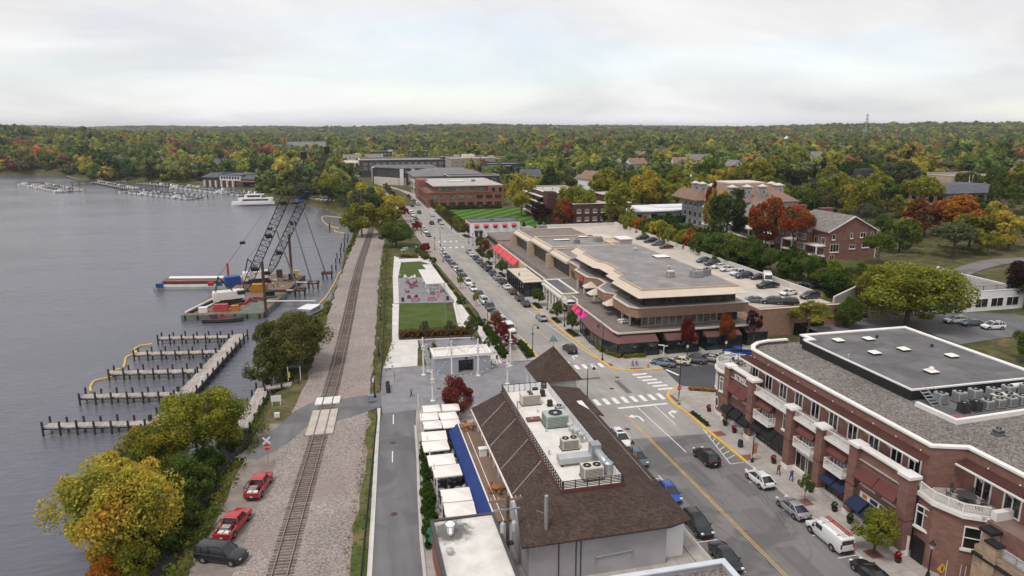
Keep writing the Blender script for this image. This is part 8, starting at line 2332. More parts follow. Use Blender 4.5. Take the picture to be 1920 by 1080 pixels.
def crane(x,y,z,foot,tip,label,rz,jibload=None):
 t=thing('crawler_crane',label,'crane',(x,y,z))
 c,s2=math.cos(rz),math.sin(rz)
 lo=lambda px,py,pz: (px*c-py*s2,px*s2+py*c,pz)
 for sg in (-1,1):
  tr=MB();tr.ob(-sg*1.8*s2,sg*1.8*c,0,6.0,.9,1.0,rz);part(t,'crawler_track',tr,BLACK)
 part(t,'turntable',MB().lathe([(1.4,.9),(1.4,1.4)],n=12),RUST)
 hb=MB();hc=lo(-.9,0,0);hb.ob(hc[0],hc[1],1.4,6.6,3.2,2.0,rz);hc=lo(-3.6,0,0);hb.ob(hc[0],hc[1],1.1,1.4,3.3,1.8,rz)
 part(t,'machine_house',hb,CRANEWHITE)
 hc=lo(2.2,-1.1,0);part(t,'cab',MB().ob(hc[0],hc[1],1.5,1.8,1.1,2.2,rz),CRANEWHITE)
 hc=lo(2.3,-1.12,0);part(t,'cab_window',MB().ob(hc[0],hc[1],2.4,1.7,1.16,1.0,rz),CARGLASS)
 g=MB();top=Vector(lo(-2.6,0,7.2))
 for sg in (-1,1):
  g.tube(lo(-3.6,sg*.9,3.3),top+Vector(lo(0,sg*.5,0)),.12,n=4);g.tube(lo(.6,sg*.9,3.3),top+Vector(lo(0,sg*.5,0)),.14,n=4)
 g.tube(top+Vector(lo(0,-.6,0)),top+Vector(lo(0,.6,0)),.15,n=5)
 part(t,'gantry',g,BLACK)
 f,tp=Vector(foot)-Vector((x,y,z)),Vector(tip)-Vector((x,y,z))
 bm=MB();lattice(bm,f,tp,2.1,2.1,26,r=.11)
 part(t,'boom',bm,BLACK)
 for q in (.18,.42,.66):
  cc=f.lerp(tp,q);part(t,'boom_joint',MB().ob(cc.x,cc.y,cc.z-.5,1.5,1.5,1.0,.3),BLACK)
 pm=f.lerp(tp,.02)
 part(t,'boom_head',MB().ob(tp.x,tp.y,tp.z-.6,1.6,1.2,1.8,0),BLACK)
 cb=MB();mid=top.lerp(tp,.28)
 for o in (-.5,.5):
  cb.tube(top+Vector((0,o,0)),mid+Vector((0,o*.7,0)),.05,n=3,caps=False);cb.tube(mid+Vector((0,o*.7,0)),tp+Vector((0,o*.4,0)),.035,n=3,caps=False)
 part(t,'pendant_cable',cb,DKGREY)
 part(t,'pendant_yoke',MB().ob(mid.x,mid.y,mid.z-.3,1.2,1.6,.6,0),BLACK)
 if jibload:
  ld=Vector(jibload)-Vector((x,y,z))
  part(t,'hoist_cable',MB().tube(tp,ld,.04,n=3,caps=False),DKGREY)
  part(t,'hook_block',MB().tube(ld,ld-Vector((0,0,3.0)),.22,.12,n=6),BLACK)
 return t
crane(-30.2,186.8,-.62,(-27.4,188.6,1.3),(-10.0,193.5,36.4),'white crawler crane on the green barge with black lattice boom',R(16))
crane(-26.0,211.5,-.62,(-23.2,210.5,1.6),(-4.4,213.5,37.2),'white crawler crane on the rusty barge with black lattice boom',R(12),(-5.0,213.0,16.0))
for (x,y,lab) in ((-21.2,203.4,'worker in hi-vis vest standing on the rusty barge by the ochre tank'),(-20.2,204.6,'worker in orange jacket standing on the rusty barge')):
 pass
# work skiff, cruise boat, marina
def hullmesh(L,B,Dp,bow=.35):
 rg=[]
 for t_,wf,zt in ((0,.82,1.0),(.25,.95,.98),(.55,1,1.0),(.8,.72,1.1),(.94,.3,1.2),(1.0,.03,1.25)):
  x=-L/2+L*t_;w=B/2*wf
  rg.append([(x,-w*.55,-.25*Dp),(x,-w,Dp*.35),(x,-w*1.02,Dp*zt),(x,w*1.02,Dp*zt),(x,w,Dp*.35),(x,w*.55,-.25*Dp)])
 return MB().loft(rg)
t=thing('work_skiff','dark green open workboat moored against the green barge','boat',(-30.2,173.6,-2.0),R(-7))
part(t,'hull',hullmesh(9.5,2.4,.9),mk('skiff_green',(0.03,0.045,0.036),.7));part(t,'console',MB().box(-2.8,-.5,.9,-1.6,.5,2.0),DKGREY);part(t,'gunwale',MB().box(-4.4,-1.15,.9,1.6,-1.0,1.05).box(-4.4,1.0,.9,1.6,1.15,1.05),REDM)
t=thing('cruise_boat','white two-deck excursion boat moored at the pier','boat',(-54,444,-2.0),R(178))
part(t,'hull',hullmesh(25,6,2.0),BOATWHITE)
part(t,'hull_stripe',MB().box(-12.3,-3.04,.3,6,-2.9,.5).box(-12.3,2.9,.3,6,3.04,.5),NAVY)
part(t,'lower_deck_house',MB().prism([(-11.5,-2.6),(6.0,-2.6),(8.4,-1.6),(8.4,1.6),(6.0,2.6),(-11.5,2.6)],2.0,4.4),BOATWHITE)
part(t,'lower_windows',MB().box(-9.0,-2.64,2.9,5.6,2.64,3.8),GLASS_DK)
part(t,'upper_deck_house',MB().prism([(-5,-2.3),(3.0,-2.3),(4.6,-1.5),(4.6,1.5),(3.0,2.3),(-5,2.3)],4.4,6.4),BOATWHITE)
part(t,'upper_windows',MB().box(-4.4,-2.34,5.1,2.8,2.34,6.0),GLASS_DK);part(t,'upper_roof',MB().box(-6.5,-2.5,6.4,3.6,2.5,6.6),BOATWHITE)
part(t,'rail',MB().tube((-11.5,-2.6,5.3),(-5,-2.6,5.3),.06,n=4).tube((-11.5,2.6,5.3),(-5,2.6,5.3),.06,n=4).tube((8,-1.8,3.0),(12,0,3.4),.06,n=4),STEEL)
BOATM={}
for kind,(L,B) in {'cruiser': (9.5,3.2),'runabout': (7.0,2.5),'covered': (7.5,2.7)}.items():
 q=[('hull',hullmesh(L,B,1.15).mesh('hull',BOATWHITE))]
 if kind == 'cruiser':
  q += [('cabin',MB().loft([[(-2,-1.2,1.15),(2.6,-1.1,1.25),(2.6,1.1,1.25),(-2,1.2,1.15)],[(-1.6,-.9,2.3),(.6,-.8,2.3),(.6,.8,2.3),(-1.6,.9,2.3)]]).mesh('cabin',BOATWHITE)),('windscreen',MB().box(-1.5,-1.02,1.7,1.2,1.02,2.05).mesh('windscreen',CARGLASS)),('cockpit',MB().box(-4.3,-1.1,1.16,-2.05,1.1,1.2).mesh('cockpit',mk('boat_tan',(.4,.33,.25),.8)))]
 elif kind == 'runabout':
  q += [('cockpit',MB().box(-3,-.95,1.16,.6,.95,1.22).mesh('cockpit',mk('boat_tan',(.4,.33,.25),.8))),('windscreen',MB().box(.6,-.95,1.2,.75,.95,1.75).mesh('windscreen',CARGLASS)),('engine',MB().box(-3.8,-.35,.4,-3.3,.35,1.5).mesh('engine',BLACK))]
 else:
  q += [('canvas_cover',MB().loft([[(-3.5,-1.2,1.2),(1.8,-1.15,1.2),(1.8,1.15,1.2),(-3.5,1.2,1.2)],[(-2.6,-.3,2.0),(.8,-.2,1.9),(.8,.2,1.9),(-2.6,.3,2.0)]]).mesh('canvas_cover',mk('grey_canvas',(.10,.105,.125),.9))),('engine',MB().box(-4.1,-.35,.4,-3.6,.35,1.5).mesh('engine',BLACK))]
 BOATM[kind]=q
def boat(kind,x,y,rz,label,group):
 t=thing('moored_boat',label,'boat',(x,y,-2.0),rz,group)
 for n,m in BOATM[kind]:
  link(n,m,t)
def marina(a,b,label,gname,n,seed,two=True,blen=8):
 rg=random.Random(seed)
 a,b=Vector((*a,0)),Vector((*b,0));d=(b-a).normalized();nrm=Vector((-d.y,d.x,0));L=(b-a).length;ang=math.atan2(d.y,d.x)
 dock((a.x,a.y),(b.x,b.y),2.0,label,seg=8,pitch=5,ph=1.4)
 for i in range(n):
  for sg in ((-1,1) if two else (1,)):
   if rg.random() < .12: continue
   p=a + d*(L*(i+.5)/n) + nrm*sg*(blen*.5+1.8)
   kind=rg.choice(['cruiser','runabout','covered','covered','runabout'])
   lab={'cruiser': 'white cabin cruiser','runabout': 'white open runabout','covered': 'white boat under a grey canvas cover'}[kind]
   boat(kind,p.x,p.y,ang+sg*PI/2+rg.uniform(-.05,.05),lab + ' moored at ' + gname,'boats moored at ' + gname)
  q=a + d*(L*i/n)
 tt=thing('finger_piles','row of dark mooring posts along ' + gname,'posts',(a.x,a.y,-2),ang)
 pm=MB().tube((0,0,-1.5),(0,0,2.3),.16,n=5).mesh('post',PILE)
 for i in range(n+1):
  for sg in (-1,1):
   if not two and sg < 0: continue
   link('post',pm,tt,(L*i/n,sg*(blen+1.2),0));link('post',pm,tt,(L*i/n,sg*(blen*.5+1.2),0))
marina((-249,648),(-193,566),'long dock of the outer marina pier','the outermost marina pier',15,1)
dock((-214,632),(-178,650),1.6,'bare timber walkway leading from the outer marina pier to the beach',6,pitch=5,ph=1.6)
marina((-206,652),(-158,573),'marina dock starting at the beach','the beach marina pier',12,2,False)
marina((-152,556),(-92,490),'middle marina dock across the inlet','the middle marina pier',13,3)
marina((-124,588),(-62,506),'marina dock along the clubhouse shore','the clubhouse marina pier',14,4)
marina((-165,628),(-128,586),'inner marina dock below the yellow-green trees','the inner marina pier',7,5,False)
solo('beach',MB().poly([(p[0],p[1],z) for p,z in (((-262,757),-1.7),((-232,700),-1.7),((-205,676),-1.7),((-196,690),-.6),((-222,716),-.6),((-252,768),-.6))][::-1]),mk('beach_sand',(0.36,0.27,0.2),.95),'strip of brown sand beach on the far shore','beach')
for i in range(14):
 boat(['cruiser','covered','runabout'][i % 3],-262+i*5.4,790-i*8.6+ (8 if i > 6 else 0),R(20+i*9),'boat stored on trailers along the far beach','boats stored on the far beach')
 C.objects[-1]
t=thing('tour_pier','low brown pier with blue tarpaulin at the excursion boat mooring','pier',(-34,446,-2));part(t,'deck',MB().box(-8,-3,1.0,12,3,1.4),RUST)
for i in range(6):
 part(t,'pile',MB().tube((-7.5+i*3.8,-2.8,-1.5),(-7.5+i*3.8,-2.8,2.6),.2,n=6),PILE)
part(t,'tarpaulin',MB().loft([[(3,-2,1.4),(11,-2,1.4),(11,2,1.4),(3,2,1.4)],[(4,-1,3.0),(10,-1,3.0),(10,1,3.0),(4,1,3.0)]]),BLUEM)
for i in range(9):
 solo('stacked_dinghy',hullmesh(3.6,1.4,.5),BOATWHITE,'small white dinghy lying on the shore lawn by the railway bend','boat',(-26+i*2.4,458-i*2.6,.06),R(30+i*7),'dinghies on the shore lawn')
# ---------------------------------------------------------------- patio umbrellas and furniture
for i,(x,y) in enumerate(((11.0,98.2),(13.9,98.0),(10.3,95.3),(13.1,94.9),(10.4,92.3),(13.1,92.1),(10.2,88.6),(10.0,85.5),(10.2,81.4),(10.5,78.3),(10.7,72.3),(10.6,69.2))):
 t=thing('patio_umbrella','square white patio umbrella between hedge and blue awning, %s counted from the red maple' % ORD[i],'umbrella',(x,y,.021),R(random.uniform(-4,4)),'white patio umbrellas')
 part(t,'pole',MB().tube((0,0,0),(0,0,2.9),.045,n=6),STEEL);part(t,'base',MB().box(-.4,-.4,0,.4,.4,.08),BLACK)
 s_=1.45 if i > 5 else 1.3
 sx=1.0 if i < 6 else 1.18
 part(t,'canopy',MB().add([(-s_*sx,-s_,2.5),(s_*sx,-s_,2.5),(s_*sx,s_,2.5),(-s_*sx,s_,2.5),(0,0,2.92),(-s_*sx,-s_,2.34),(s_*sx,-s_,2.34),(s_*sx,s_,2.34),(-s_*sx,s_,2.34)],
  [(0,1,4),(1,2,4),(2,3,4),(3,0,4),(5,6,1,0),(6,7,2,1),(7,8,3,2),(8,5,0,3)]),WHITECANVAS)
k=0
for y in (68.2,70.6,73.6,77.0,79.8,83.0,86.6):
 for x in (9.6,11.6):
  chairset(x,y,.021,2,.75,'small grey dining table under the patio umbrellas',STUCCO_G,STUCCO_G,chair_label='pale grey dining chair under the patio umbrellas',group='patio dining chairs',tr=.42)
  C.objects[-1]
for ob in [o for o in C.objects if o.get('label') == 'small grey dining table under the patio umbrellas']:
 ob['group']='patio dining tables'
for y in (69.8,73.4,77.0,80.0,84.4,86.4):
 t=thing('planter','round planter with white and yellow flowers below the blue awning','planter',(12.4,y,.021),0,'flower planters below the blue awning')
 part(t,'pot',MB().lathe([(.22,0),(.32,.5),(.3,.52)],n=10),STUCCO_G);part(t,'flowers',MB().ball((0,0,.66),.34),mk('pale_flowers',(0.5,0.5,0.42),.9,.4,3,12))
pst=MB()
for i in range(9):
 solo('patio_post',MB().tube((0,0,0),(0,0,3.4),.07,n=6),TRIM,'white post of the patio light line along the hedge','post',(8.7+.1*(i % 2)+i*.05,66.8+i*4.0,.02),0,'white patio posts')
for x,y in ((9.4,101.6),(15.0,102.0)):
 solo('patio_post',MB().tube((0,0,0),(0,0,3.6),.08,n=6),TRIM,'white post at the plaza end of the patio','post',(x,y,.02),0,'white posts at the plaza end of the patio')
# planters and bins before the brick block
for x,y,m_ in ((53.9,87.0,'hedge'),(53.9,84.4,'redflower'),(53.9,74.6,'redflower'),(53.9,66.9,'redflower'),(53.8,62.4,'hedge'),(54.2,92.4,'redflower'),(53.6,52.4,'redflower'),(53.8,59.8,'hedge')):
 t=thing('planter','black pot with %s before the brick block' % ('red flowers' if m_ == 'redflower' else 'green leaves'),'planter',(x,y,.14),0,'flower pots before the brick block' if m_ == 'redflower' else 'leafy pots before the brick block')
 part(t,'pot',MB().lathe([(.24,0),(.36,.5),(.34,.52)],n=10),BLACK)
 o=link('flowers',proto('bush')[0],t,(0,0,.8));o.scale=(.4,.4,.34);setmat(o,LM[m_])
def bin_(x,y,z,label,group=None):
 t=thing('litter_bin',label,'bin',(x,y,z),0,group)
 part(t,'body',MB().lathe([(.28,0),(.32,.05),(.32,.9),(.28,.95)],n=10),DKGREY);part(t,'lid',MB().lathe([(.34,.95),(.34,1.02),(.15,1.12)],n=10),BLACK)
 sl=MB()
 for i in range(12):
  a=2*PI*i/12;sl.box(.33*math.cos(a)-.02,.33*math.sin(a)-.02,.08,.33*math.cos(a)+.02,.33*math.sin(a)+.02,.9)
 part(t,'slat',sl,BLACK)
bin_(52.2,80.0,.14,'round dark slatted bin on the pavement before the brick block')
for i in range(3):
 bin_(5.4+.02*i,112.6+i*1.3,.012,'dark bin in the row of three beside the plaza fence','bins beside the plaza fence')
bin_(13.1,175.8,.02,'grey bin at the lawn corner beside the railway path');bin_(24.6,174.6,.02,'grey bin at the promenade corner of the flagpole lawn')
# ---------------------------------------------------------------- lamps
def lamp(x,y,h,style,label,group=None,rz=0.0,z=.13,banner=False):
 t=thing('street_lamp',label,'street lamp',(x,y,z),rz,group)
 part(t,'pole',MB().tube((0,0,0),(0,0,h),.09,.06,8),BLACK);part(t,'base',MB().lathe([(.22,0),(.2,.35),(.1,.7)],n=8),BLACK)
 if style == 'hook':
  part(t,'arm',MB().pipe([(0,0,h),(0,0,h+.35),(.3,0,h+.75),(.75,0,h+.75),(1.0,0,h+.4)],.045,6),BLACK)
  part(t,'lamp_shade',MB().lathe([(.32,h-.05),(.2,h+.2),(.08,h+.42)],1.0,0,8),BLACK)
 else:
  part(t,'lantern',MB().lathe([(.1,h),(.2,h+.1),(.24,h+.55)],n=6),mk('lantern_glass',(.45,.44,.4),.3));part(t,'lantern_cap',MB().lathe([(.34,h+.55),(.12,h+.8),(.03,h+1.0)],n=8),BLACK)
 if banner:
  part(t,'banner',MB().box(.1,-.03,h-2.4,.62,.03,h-.9),mk('orange_banner',(.5,.2,.08),.8,.25,2.0,5));part(t,'parking_plate',MB().box(-.2,-.06,h-3.0,.2,-.03,h-2.5),TRIM)
 return t
lamp(37.2,101.8,5.4,'hook','black hooked street lamp beside the restaurant wing at the crosswalk',rz=R(-20),z=.01)
lamp(34.3,125.6,5.6,'hook','black hooked street lamp on the plaza kerb bed',rz=R(-20))
lamp(46.6,119.6,6.8,'hook','black hooked street lamp on the bistro corner',rz=R(180))
lamp(51.5,97.4,6.6,'hook','black hooked street lamp at the stop sign corner',rz=R(150))
lamp(51.3,75.6,3.6,'post','black lantern post with orange banner before the brick block',banner=True)
lamp(34.7,77.4,3.2,'post','black lantern post with orange banner at the restaurant kerb',banner=True)
lamp(54.6,49.6,3.2,'post','black lantern post by the gate of the brick block')
for i,(x,y) in enumerate(((46.9,158.5),(46.6,143.6),(45.4,181),(45.4,212),(45.2,231),(46.2,256))):
 lamp(x,y,3.9,'post','black lantern post on the shop pavement, %s from the bistro' % ORD[i],'lantern posts on the shop pavement')
for i,(x,y) in enumerate(((29.9,148.3),(31.2,172),(31.0,198),(30.6,226),(30.9,250),(30.4,290),(29.8,330),(29.6,372))):
 lamp(x,y,3.9,'post','black lantern post on the park-side pavement, %s from the plaza' % ORD[i],'lantern posts on the park-side pavement')
for i,y in enumerate((111,133,159,180,203,227,250)):
 lamp(tx(y)+7.6,y,3.4,'post','black lantern post in the weedy strip by the railway, %s from the crossing' % ORD[i],'lantern posts beside the railway',z=0)
for i,(x,y) in enumerate(((45.6,262),(34.0,258),(44.6,300),(30.6,312),(43.8,378),(30.0,392))):
 lamp(x,y,6.5,'hook','tall hooked lamp around the far crosswalk, %s along the street' % ORD[i],'tall hooked lamps beyond the far crosswalk',rz=R(180 if x > 40 else 0))
# ---------------------------------------------------------------- park things
t=thing('metal_kiosk','pale corrugated metal kiosk with white roof rim and dark doorway on the plaza','kiosk',(19,122,.01))
CORR=rowmat('corrugated_metal',(0.46,0.48,0.52),'y',.12,.12,.45,6)
def corr():
 m,nt,b=newmat('corrugated_sheet')
 w=N(nt,'ShaderNodeTexWave',wave_type='BANDS',bands_direction='X');w.inputs['Scale'].default_value=2.2
 nt.links.new(posn(nt),w.inputs['Vector'])
 nt.links.new(ramp(nt,w.outputs[0],[(0.2,(0.36,0.38,0.42)),(0.8,(0.5,0.52,0.56))]),b.inputs['Base Color'])
 b.inputs['Roughness'].default_value=.45;b.inputs['Metallic'].default_value=.35
 bump(nt,b,w.outputs[0],.5,.04)
 return m
CORR=corr()
wpart(t,'wall',MB().box(14.2,119.6,.01,18.6,124.4,3.0).box(21.4,119.6,.01,24.6,124.4,3.0).box(18.6,121.0,.01,21.4,124.4,3.0).box(18.6,119.6,2.4,21.4,121.0,3.0),CORR)
wpart(t,'doorway',MB().box(18.62,120.9,.02,21.38,120.99,2.38),GLASS_DK)
wpart(t,'roof',MB().box(14.4,119.8,2.95,24.4,124.2,3.05),MEMB_W)
m=MB();m.box(14.0,119.4,3.0,24.8,119.8,3.5);m.box(14.0,124.2,3.0,24.8,124.6,3.5);m.box(14.0,119.8,3.0,14.4,124.2,3.5);m.box(24.4,119.8,3.0,24.8,124.2,3.5);wpart(t,'roof_rim',m,TRIM)
wpart(t,'wall_sign',MB().box(19.8,119.55,2.5,20.3,119.59,2.9),DKGREY)
MAST=((12.2,119.8,7.1),(17.0,117.2,7.0),(21.8,117.2,7.0),(28.7,121.0,6.8),(12.3,107.2,5.4),(26.0,111.8,5.4))
for i,(x,y,h) in enumerate(MAST):
 t=thing('light_mast','white mast carrying string lights on the plaza, %s of six from the kiosk' % ORD[i],'mast',(x,y,.012),0,'white string light masts')
 part(t,'pole',MB().tube((0,0,0),(0,0,h),.17,.13,10),TRIM,True);part(t,'base',MB().lathe([(.42,0),(.42,.12),(.2,.16)],n=12),TRIM)
 part(t,'floodlight',MB().ob(0,-.2,h-1.7,.7,.2,.22).ob(0,-.22,h-2.2,.6,.2,.2),TRIM)
BULB=mk('bulb_glass',(0.85,0.82,0.75),.2,.05)
bulbm=MB().ball((0,0,0),.11,n=6,k=4).mesh('bulb',BULB)
for i,(a,b) in enumerate(((0,1),(1,2),(2,3),(0,4),(1,4),(2,5),(3,5),(1,5),(4,5))):
 A,B=Vector(MAST[a]) - Vector((0,0,.3)),Vector(MAST[b]) - Vector((0,0,.3))
 t=thing('string_lights','sagging string of white bulbs between plaza masts, %s string' % ORD[i],'string lights',tuple(A),0,'string lights over the plaza')
 n=max(8,int((B-A).length/1.0));P=[]
 for q in range(n+1):
  u=q/n;p=A.lerp(B,u) - A;p.z -= 1.7*4*u*(1-u);P.append(p)
  if 0 < q < n: link('bulb',bulbm,t,(p.x,p.y,p.z-.12))
 part(t,'cable',MB().pipe(P,.02,3),BLACK)
t=thing('flagpole','tall silver flagpole flying the American flag at the lawn','flagpole',(20.4,149.0,.02))
part(t,'pole',MB().tube((0,0,0),(0,0,10.2),.09,.06,8),STEEL,True);part(t,'finial',MB().ball((0,0,10.3),.14),YELLOWBOOM)
def flag(parent,x0,z0,w,h):
 n=14;f={}
 red,wht,blu=REDSIGN,TRIM,NAVY
 def P(u,v):
  return (x0 - w*u*(.93),.28*math.sin(u*5.5)*u,z0 - h*v - .55*u*u*h + .06*math.sin(u*7))
 for s in range(13):
  m=MB()
  for i in range(n):
   u0,u1=i/n,(i+1)/n
   if s < 7 and u1 <= .43: continue
   v0,v1=s/13,(s+1)/13
   m.add([P(u0,v0),P(u1,v0),P(u1,v1),P(u0,v1)],[(0,1,2,3)])
  part(parent,'flag_stripe',m,red if s % 2 == 0 else wht)
 m=MB()
 for i in range(6):
  u0,u1=i/n,(i+1)/n
  m.add([P(u0,0),P(u1,0),P(u1,7/13),P(u0,7/13)],[(0,1,2,3)])
 part(parent,'flag_canton',m,blu)
 m=MB()
 for r_ in range(5):
  for c_ in range(6):
   a=P(.03+c_*.066,.04+r_*.105);m.box(a[0]-.03,a[1]-.02,a[2]-.03,a[0]+.03,a[1]+.02,a[2]+.03)
 part(parent,'flag_stars',m,wht)
flag(t,-.08,8.9,2.2,1.35)
t=thing('shade_pergola','white lattice shade pergola over the park terrace','pergola',(22,189.6,.02))
ang=R(2)
for x,y in ((20.6,182.5),(23.6,182.4),(20.6,190),(23.4,190),(20.6,197.2),(23.2,197)):
 wpart(t,'post',MB().box(x-.12,y-.12,.02,x+.12,y+.12,3.2),TRIM)
m=MB();m.box(19.7,180.0,3.2,24.6,180.25,3.45);m.box(19.7,199.2,3.2,24.2,199.45,3.45);m.box(19.7,180.25,3.2,19.9,199.2,3.45);m.box(24.2,180.25,3.2,24.45,199.2,3.45);wpart(t,'roof_frame',m,TRIM)
prg=random.Random(4)
for i in range(16):
 m=MB();m.box(19.92,180.4+i*1.18,3.28,24.18,181.2+i*1.18,3.36)
 wpart(t,'roof_slat',m,TRIM)
def adirondack(x,y,rz,label,m_,group):
 t=thing('adirondack_chair',label,'chair',(x,y,.02),rz,group)
 part(t,'seat',MB().loft([[(-.35,-.35,.22),(.4,-.35,.36),(.4,.35,.36),(-.35,.35,.22)],[(-.35,-.35,.27),(.4,-.35,.41),(.4,.35,.41),(-.35,.35,.27)]]),m_)
 for q in range(5):
  part(t,'back_slat',MB().loft([[(-.35,-.33+q*.14,.25),(-.31,-.33+q*.14,.25),(-.31,-.22+q*.14,.25),(-.35,-.22+q*.14,.25)],[(-.75,-.33+q*.14,1.0+.05*(2-abs(2-q))),(-.71,-.33+q*.14,1.0+.05*(2-abs(2-q))),(-.71,-.22+q*.14,1.0+.05*(2-abs(2-q))),(-.75,-.22+q*.14,1.0+.05*(2-abs(2-q)))]]),m_)
 for sg in (-1,1):
  part(t,'armrest',MB().box(-.5,sg*.42-.07,.56,.45,sg*.42+.07,.6),m_);part(t,'leg',MB().box(.3,sg*.4-.05,0,.4,sg*.4+.05,.56),m_);part(t,'rear_leg',MB().box(-.55,sg*.4-.05,0,-.45,sg*.4+.05,.56),m_)
ROSE=mk('rose_paint',(0.25,0.035,0.06),.7)
for i,(x,y,a) in enumerate(((15.2,185.6,10),(17.0,193.6,30),(18.2,196.4,200),(16.6,190.4,160),(15.0,178.8,80),(16.8,179.0,100),(18.2,192.0,-20),(16.2,196.8,250))):
 adirondack(x,y,R(a),'rose red adirondack chair on the park terrace',ROSE,'adirondack chairs on the park terrace')
for i,(x,y) in enumerate(((17.4,202.4),(18.6,203.0),(16.2,203.4))):
 adirondack(x,y,R(200+40*i),'white adirondack chair at the far edge of the park terrace',TRIM,'white adirondack chairs')
PINKB=mk('pink_bench',(0.5,0.2,0.22),.7)
for x,y,lab in ((16.3,175.4,'pink bench at the lawn edge, nearer the railway path'),(20.6,175.3,'pink bench at the lawn edge, nearer the promenade')):
 t=thing('park_bench',lab,'bench',(x,y,.02));part(t,'seat',MB().box(-1.2,-.3,.4,1.2,.3,.5),PINKB);part(t,'backrest',MB().box(-1.2,-.42,.5,1.2,-.32,1.0),PINKB)
 for sg in (-1,1): part(t,'leg',MB().box(sg*1.0-.06,-.3,0,sg*1.0+.06,.3,.4),DKGREY)
for i,(x,y) in enumerate(((21.0,184.0),(22.8,186.6),(21.4,188.6),(23.2,183.0),(22.2,193),(21.2,196))):
 chairset(x,y,.02,4,.8,'round white cafe table under the shade pergola',TRIM,TRIM,chair_label='white cafe chair under the shade pergola',group='white cafe chairs under the pergola',tr=.45)
for ob in [o for o in C.objects if o.get('label') == 'round white cafe table under the shade pergola']:
 ob['group']='white cafe tables under the pergola'
for x,y in ((19.5,250),(20.6,254)):
 t=thing('picnic_table','grey picnic table under the spreading tree','table',(x,y,.06),R(15),'picnic tables under the spreading tree');part(t,'table_top',MB().box(-1,-.4,.7,1,.4,.78),GALV);part(t,'seat',MB().box(-1,-.9,.4,1,-.6,.46),GALV);part(t,'seat',MB().box(-1,.6,.4,1,.9,.46),GALV);part(t,'leg',MB().box(-.7,-.8,0,-.6,.8,.7),GALV);part(t,'leg',MB().box(.6,-.8,0,.7,.8,.7),GALV)
t=thing('picnic_table','white picnic table on the office terrace','table',(54.4,128.6,4.66),R(8));part(t,'table_top',MB().box(-1,-.4,.7,1,.4,.78),TRIM);part(t,'seat',MB().box(-1,-.9,.4,1,-.6,.46),TRIM);part(t,'seat',MB().box(-1,.6,.4,1,.9,.46),TRIM);part(t,'leg',MB().box(-.7,-.8,0,-.6,.8,.7),TRIM);part(t,'leg',MB().box(.6,-.8,0,.7,.8,.7),TRIM)
solo('bollard',MB().tube((0,0,0),(0,0,.9),.09,n=8),TRIM,'short white bollard on the concrete pad','bollard',(12.9,136,.02),0)
# fences along the railway
def chain(pts,h,label,mat,pitch=3.0,rails=(0.12,1.0),wire=True):
 t=thing('fence',label,'fence',(pts[0][0],pts[0][1],0))
 for a,b in zip(pts[:-1],pts[1:]):
  A,B=Vector((*a,0)),Vector((*b,0));L=(B-A).length;n=max(1,round(L/pitch))
  for q in range(n):
   p=A.lerp(B,q/n) - Vector((pts[0][0],pts[0][1],0));part(t,'post',MB().tube((p.x,p.y,0),(p.x,p.y,h),.05,n=5),mat)
  a0,b0=A-Vector((pts[0][0],pts[0][1],0)),B-Vector((pts[0][0],pts[0][1],0))
  for f in rails: part(t,'rail',MB().tube((a0.x,a0.y,h*f),(b0.x,b0.y,h*f),.035,n=4),mat)
  if wire:
   m=MB();k=0.0
   while k < L:
    p=a0.lerp(b0,k/L);m.tube((p.x,p.y,h*.12),(p.x,p.y,h),.014,n=3,caps=False);k += .3
   part(t,'picket',m,mat)
chain([(tx(y)+8.25,y) for y in (30,48,62,76,90,103)],1.3,'black metal fence between the railway and the alley',BLACK)
chain([(tx(y)+8.4,y) for y in (114,124,140,158,176,200,226,250)],1.2,'black metal fence between the railway and the park',BLACK)
chain([(-18.0,86.5),(-16.6,92),(-15.2,97),(-14.6,102)],1.0,'low wire fence with timber posts along the lake bank',PILE,2.4,(.5,1.0),False)
chain([(118,92.6),(140,94.4)],1.1,'white railing along the street behind the dark flat roof',TRIM,2.2,(.3,1.0),False)
bpy.data.objects[C.objects[-1].name]
# crossing furniture
t=thing('railway_sign','railway crossbuck with red stop sign beside the red pickup','sign',(-11.9,90.6,0),R(4))
part(t,'post',MB().tube((0,0,0),(0,0,3.7),.05,n=6),STEEL)
def octagon(r,y,z,n=8): return [(r*math.cos(PI/8+2*PI*i/n),y,z+r*math.sin(PI/8+2*PI*i/n)) for i in range(n)]
part(t,'stop_plate',MB().loft([octagon(.46,-.06,2.4),octagon(.46,-.09,2.4)][::-1]),REDSIGN)
m=MB()
for s in (1,-1):
 c,q=math.cos(R(45)),s*math.sin(R(45));L_,w_=.68,.12
 pts=[(-L_*c-w_*q*s*0,-.07,0)]
 u=Vector((c,0,q));v=Vector((-q,0,c));o_=Vector((0,-.07 if s > 0 else -.1,3.35))
 a=[o_+u*L_+v*w_,o_-u*L_+v*w_,o_-u*L_-v*w_,o_+u*L_-v*w_];b=[p+Vector((0,.025,0)) for p in a]
 m.add([tuple(p) for p in a+b],[(0,1,2,3),(7,6,5,4),(0,4,5,1),(1,5,6,2),(2,6,7,3),(3,7,4,0)])
part(t,'crossbuck',m,TRIM)
lettering('STOP',(0,-.10,2.28),(PI/2,0,0),.34,TRIM,t,'lettering',.006)
t=thing('stop_sign','red stop sign on the black lamp post corner by the brick block','sign',(51.2,96.9,.14),R(8))
part(t,'post',MB().tube((0,0,0),(0,0,2.9),.05,n=6),DKGREY);part(t,'stop_plate',MB().loft([octagon(.42,-.06,2.55),octagon(.42,-.09,2.55)][::-1]),REDSIGN);lettering('STOP',(0,-.10,2.44),(PI/2,0,0),.3,TRIM,t,'lettering',.006)
for dz in (4.2,4.5,4.8):
 pass
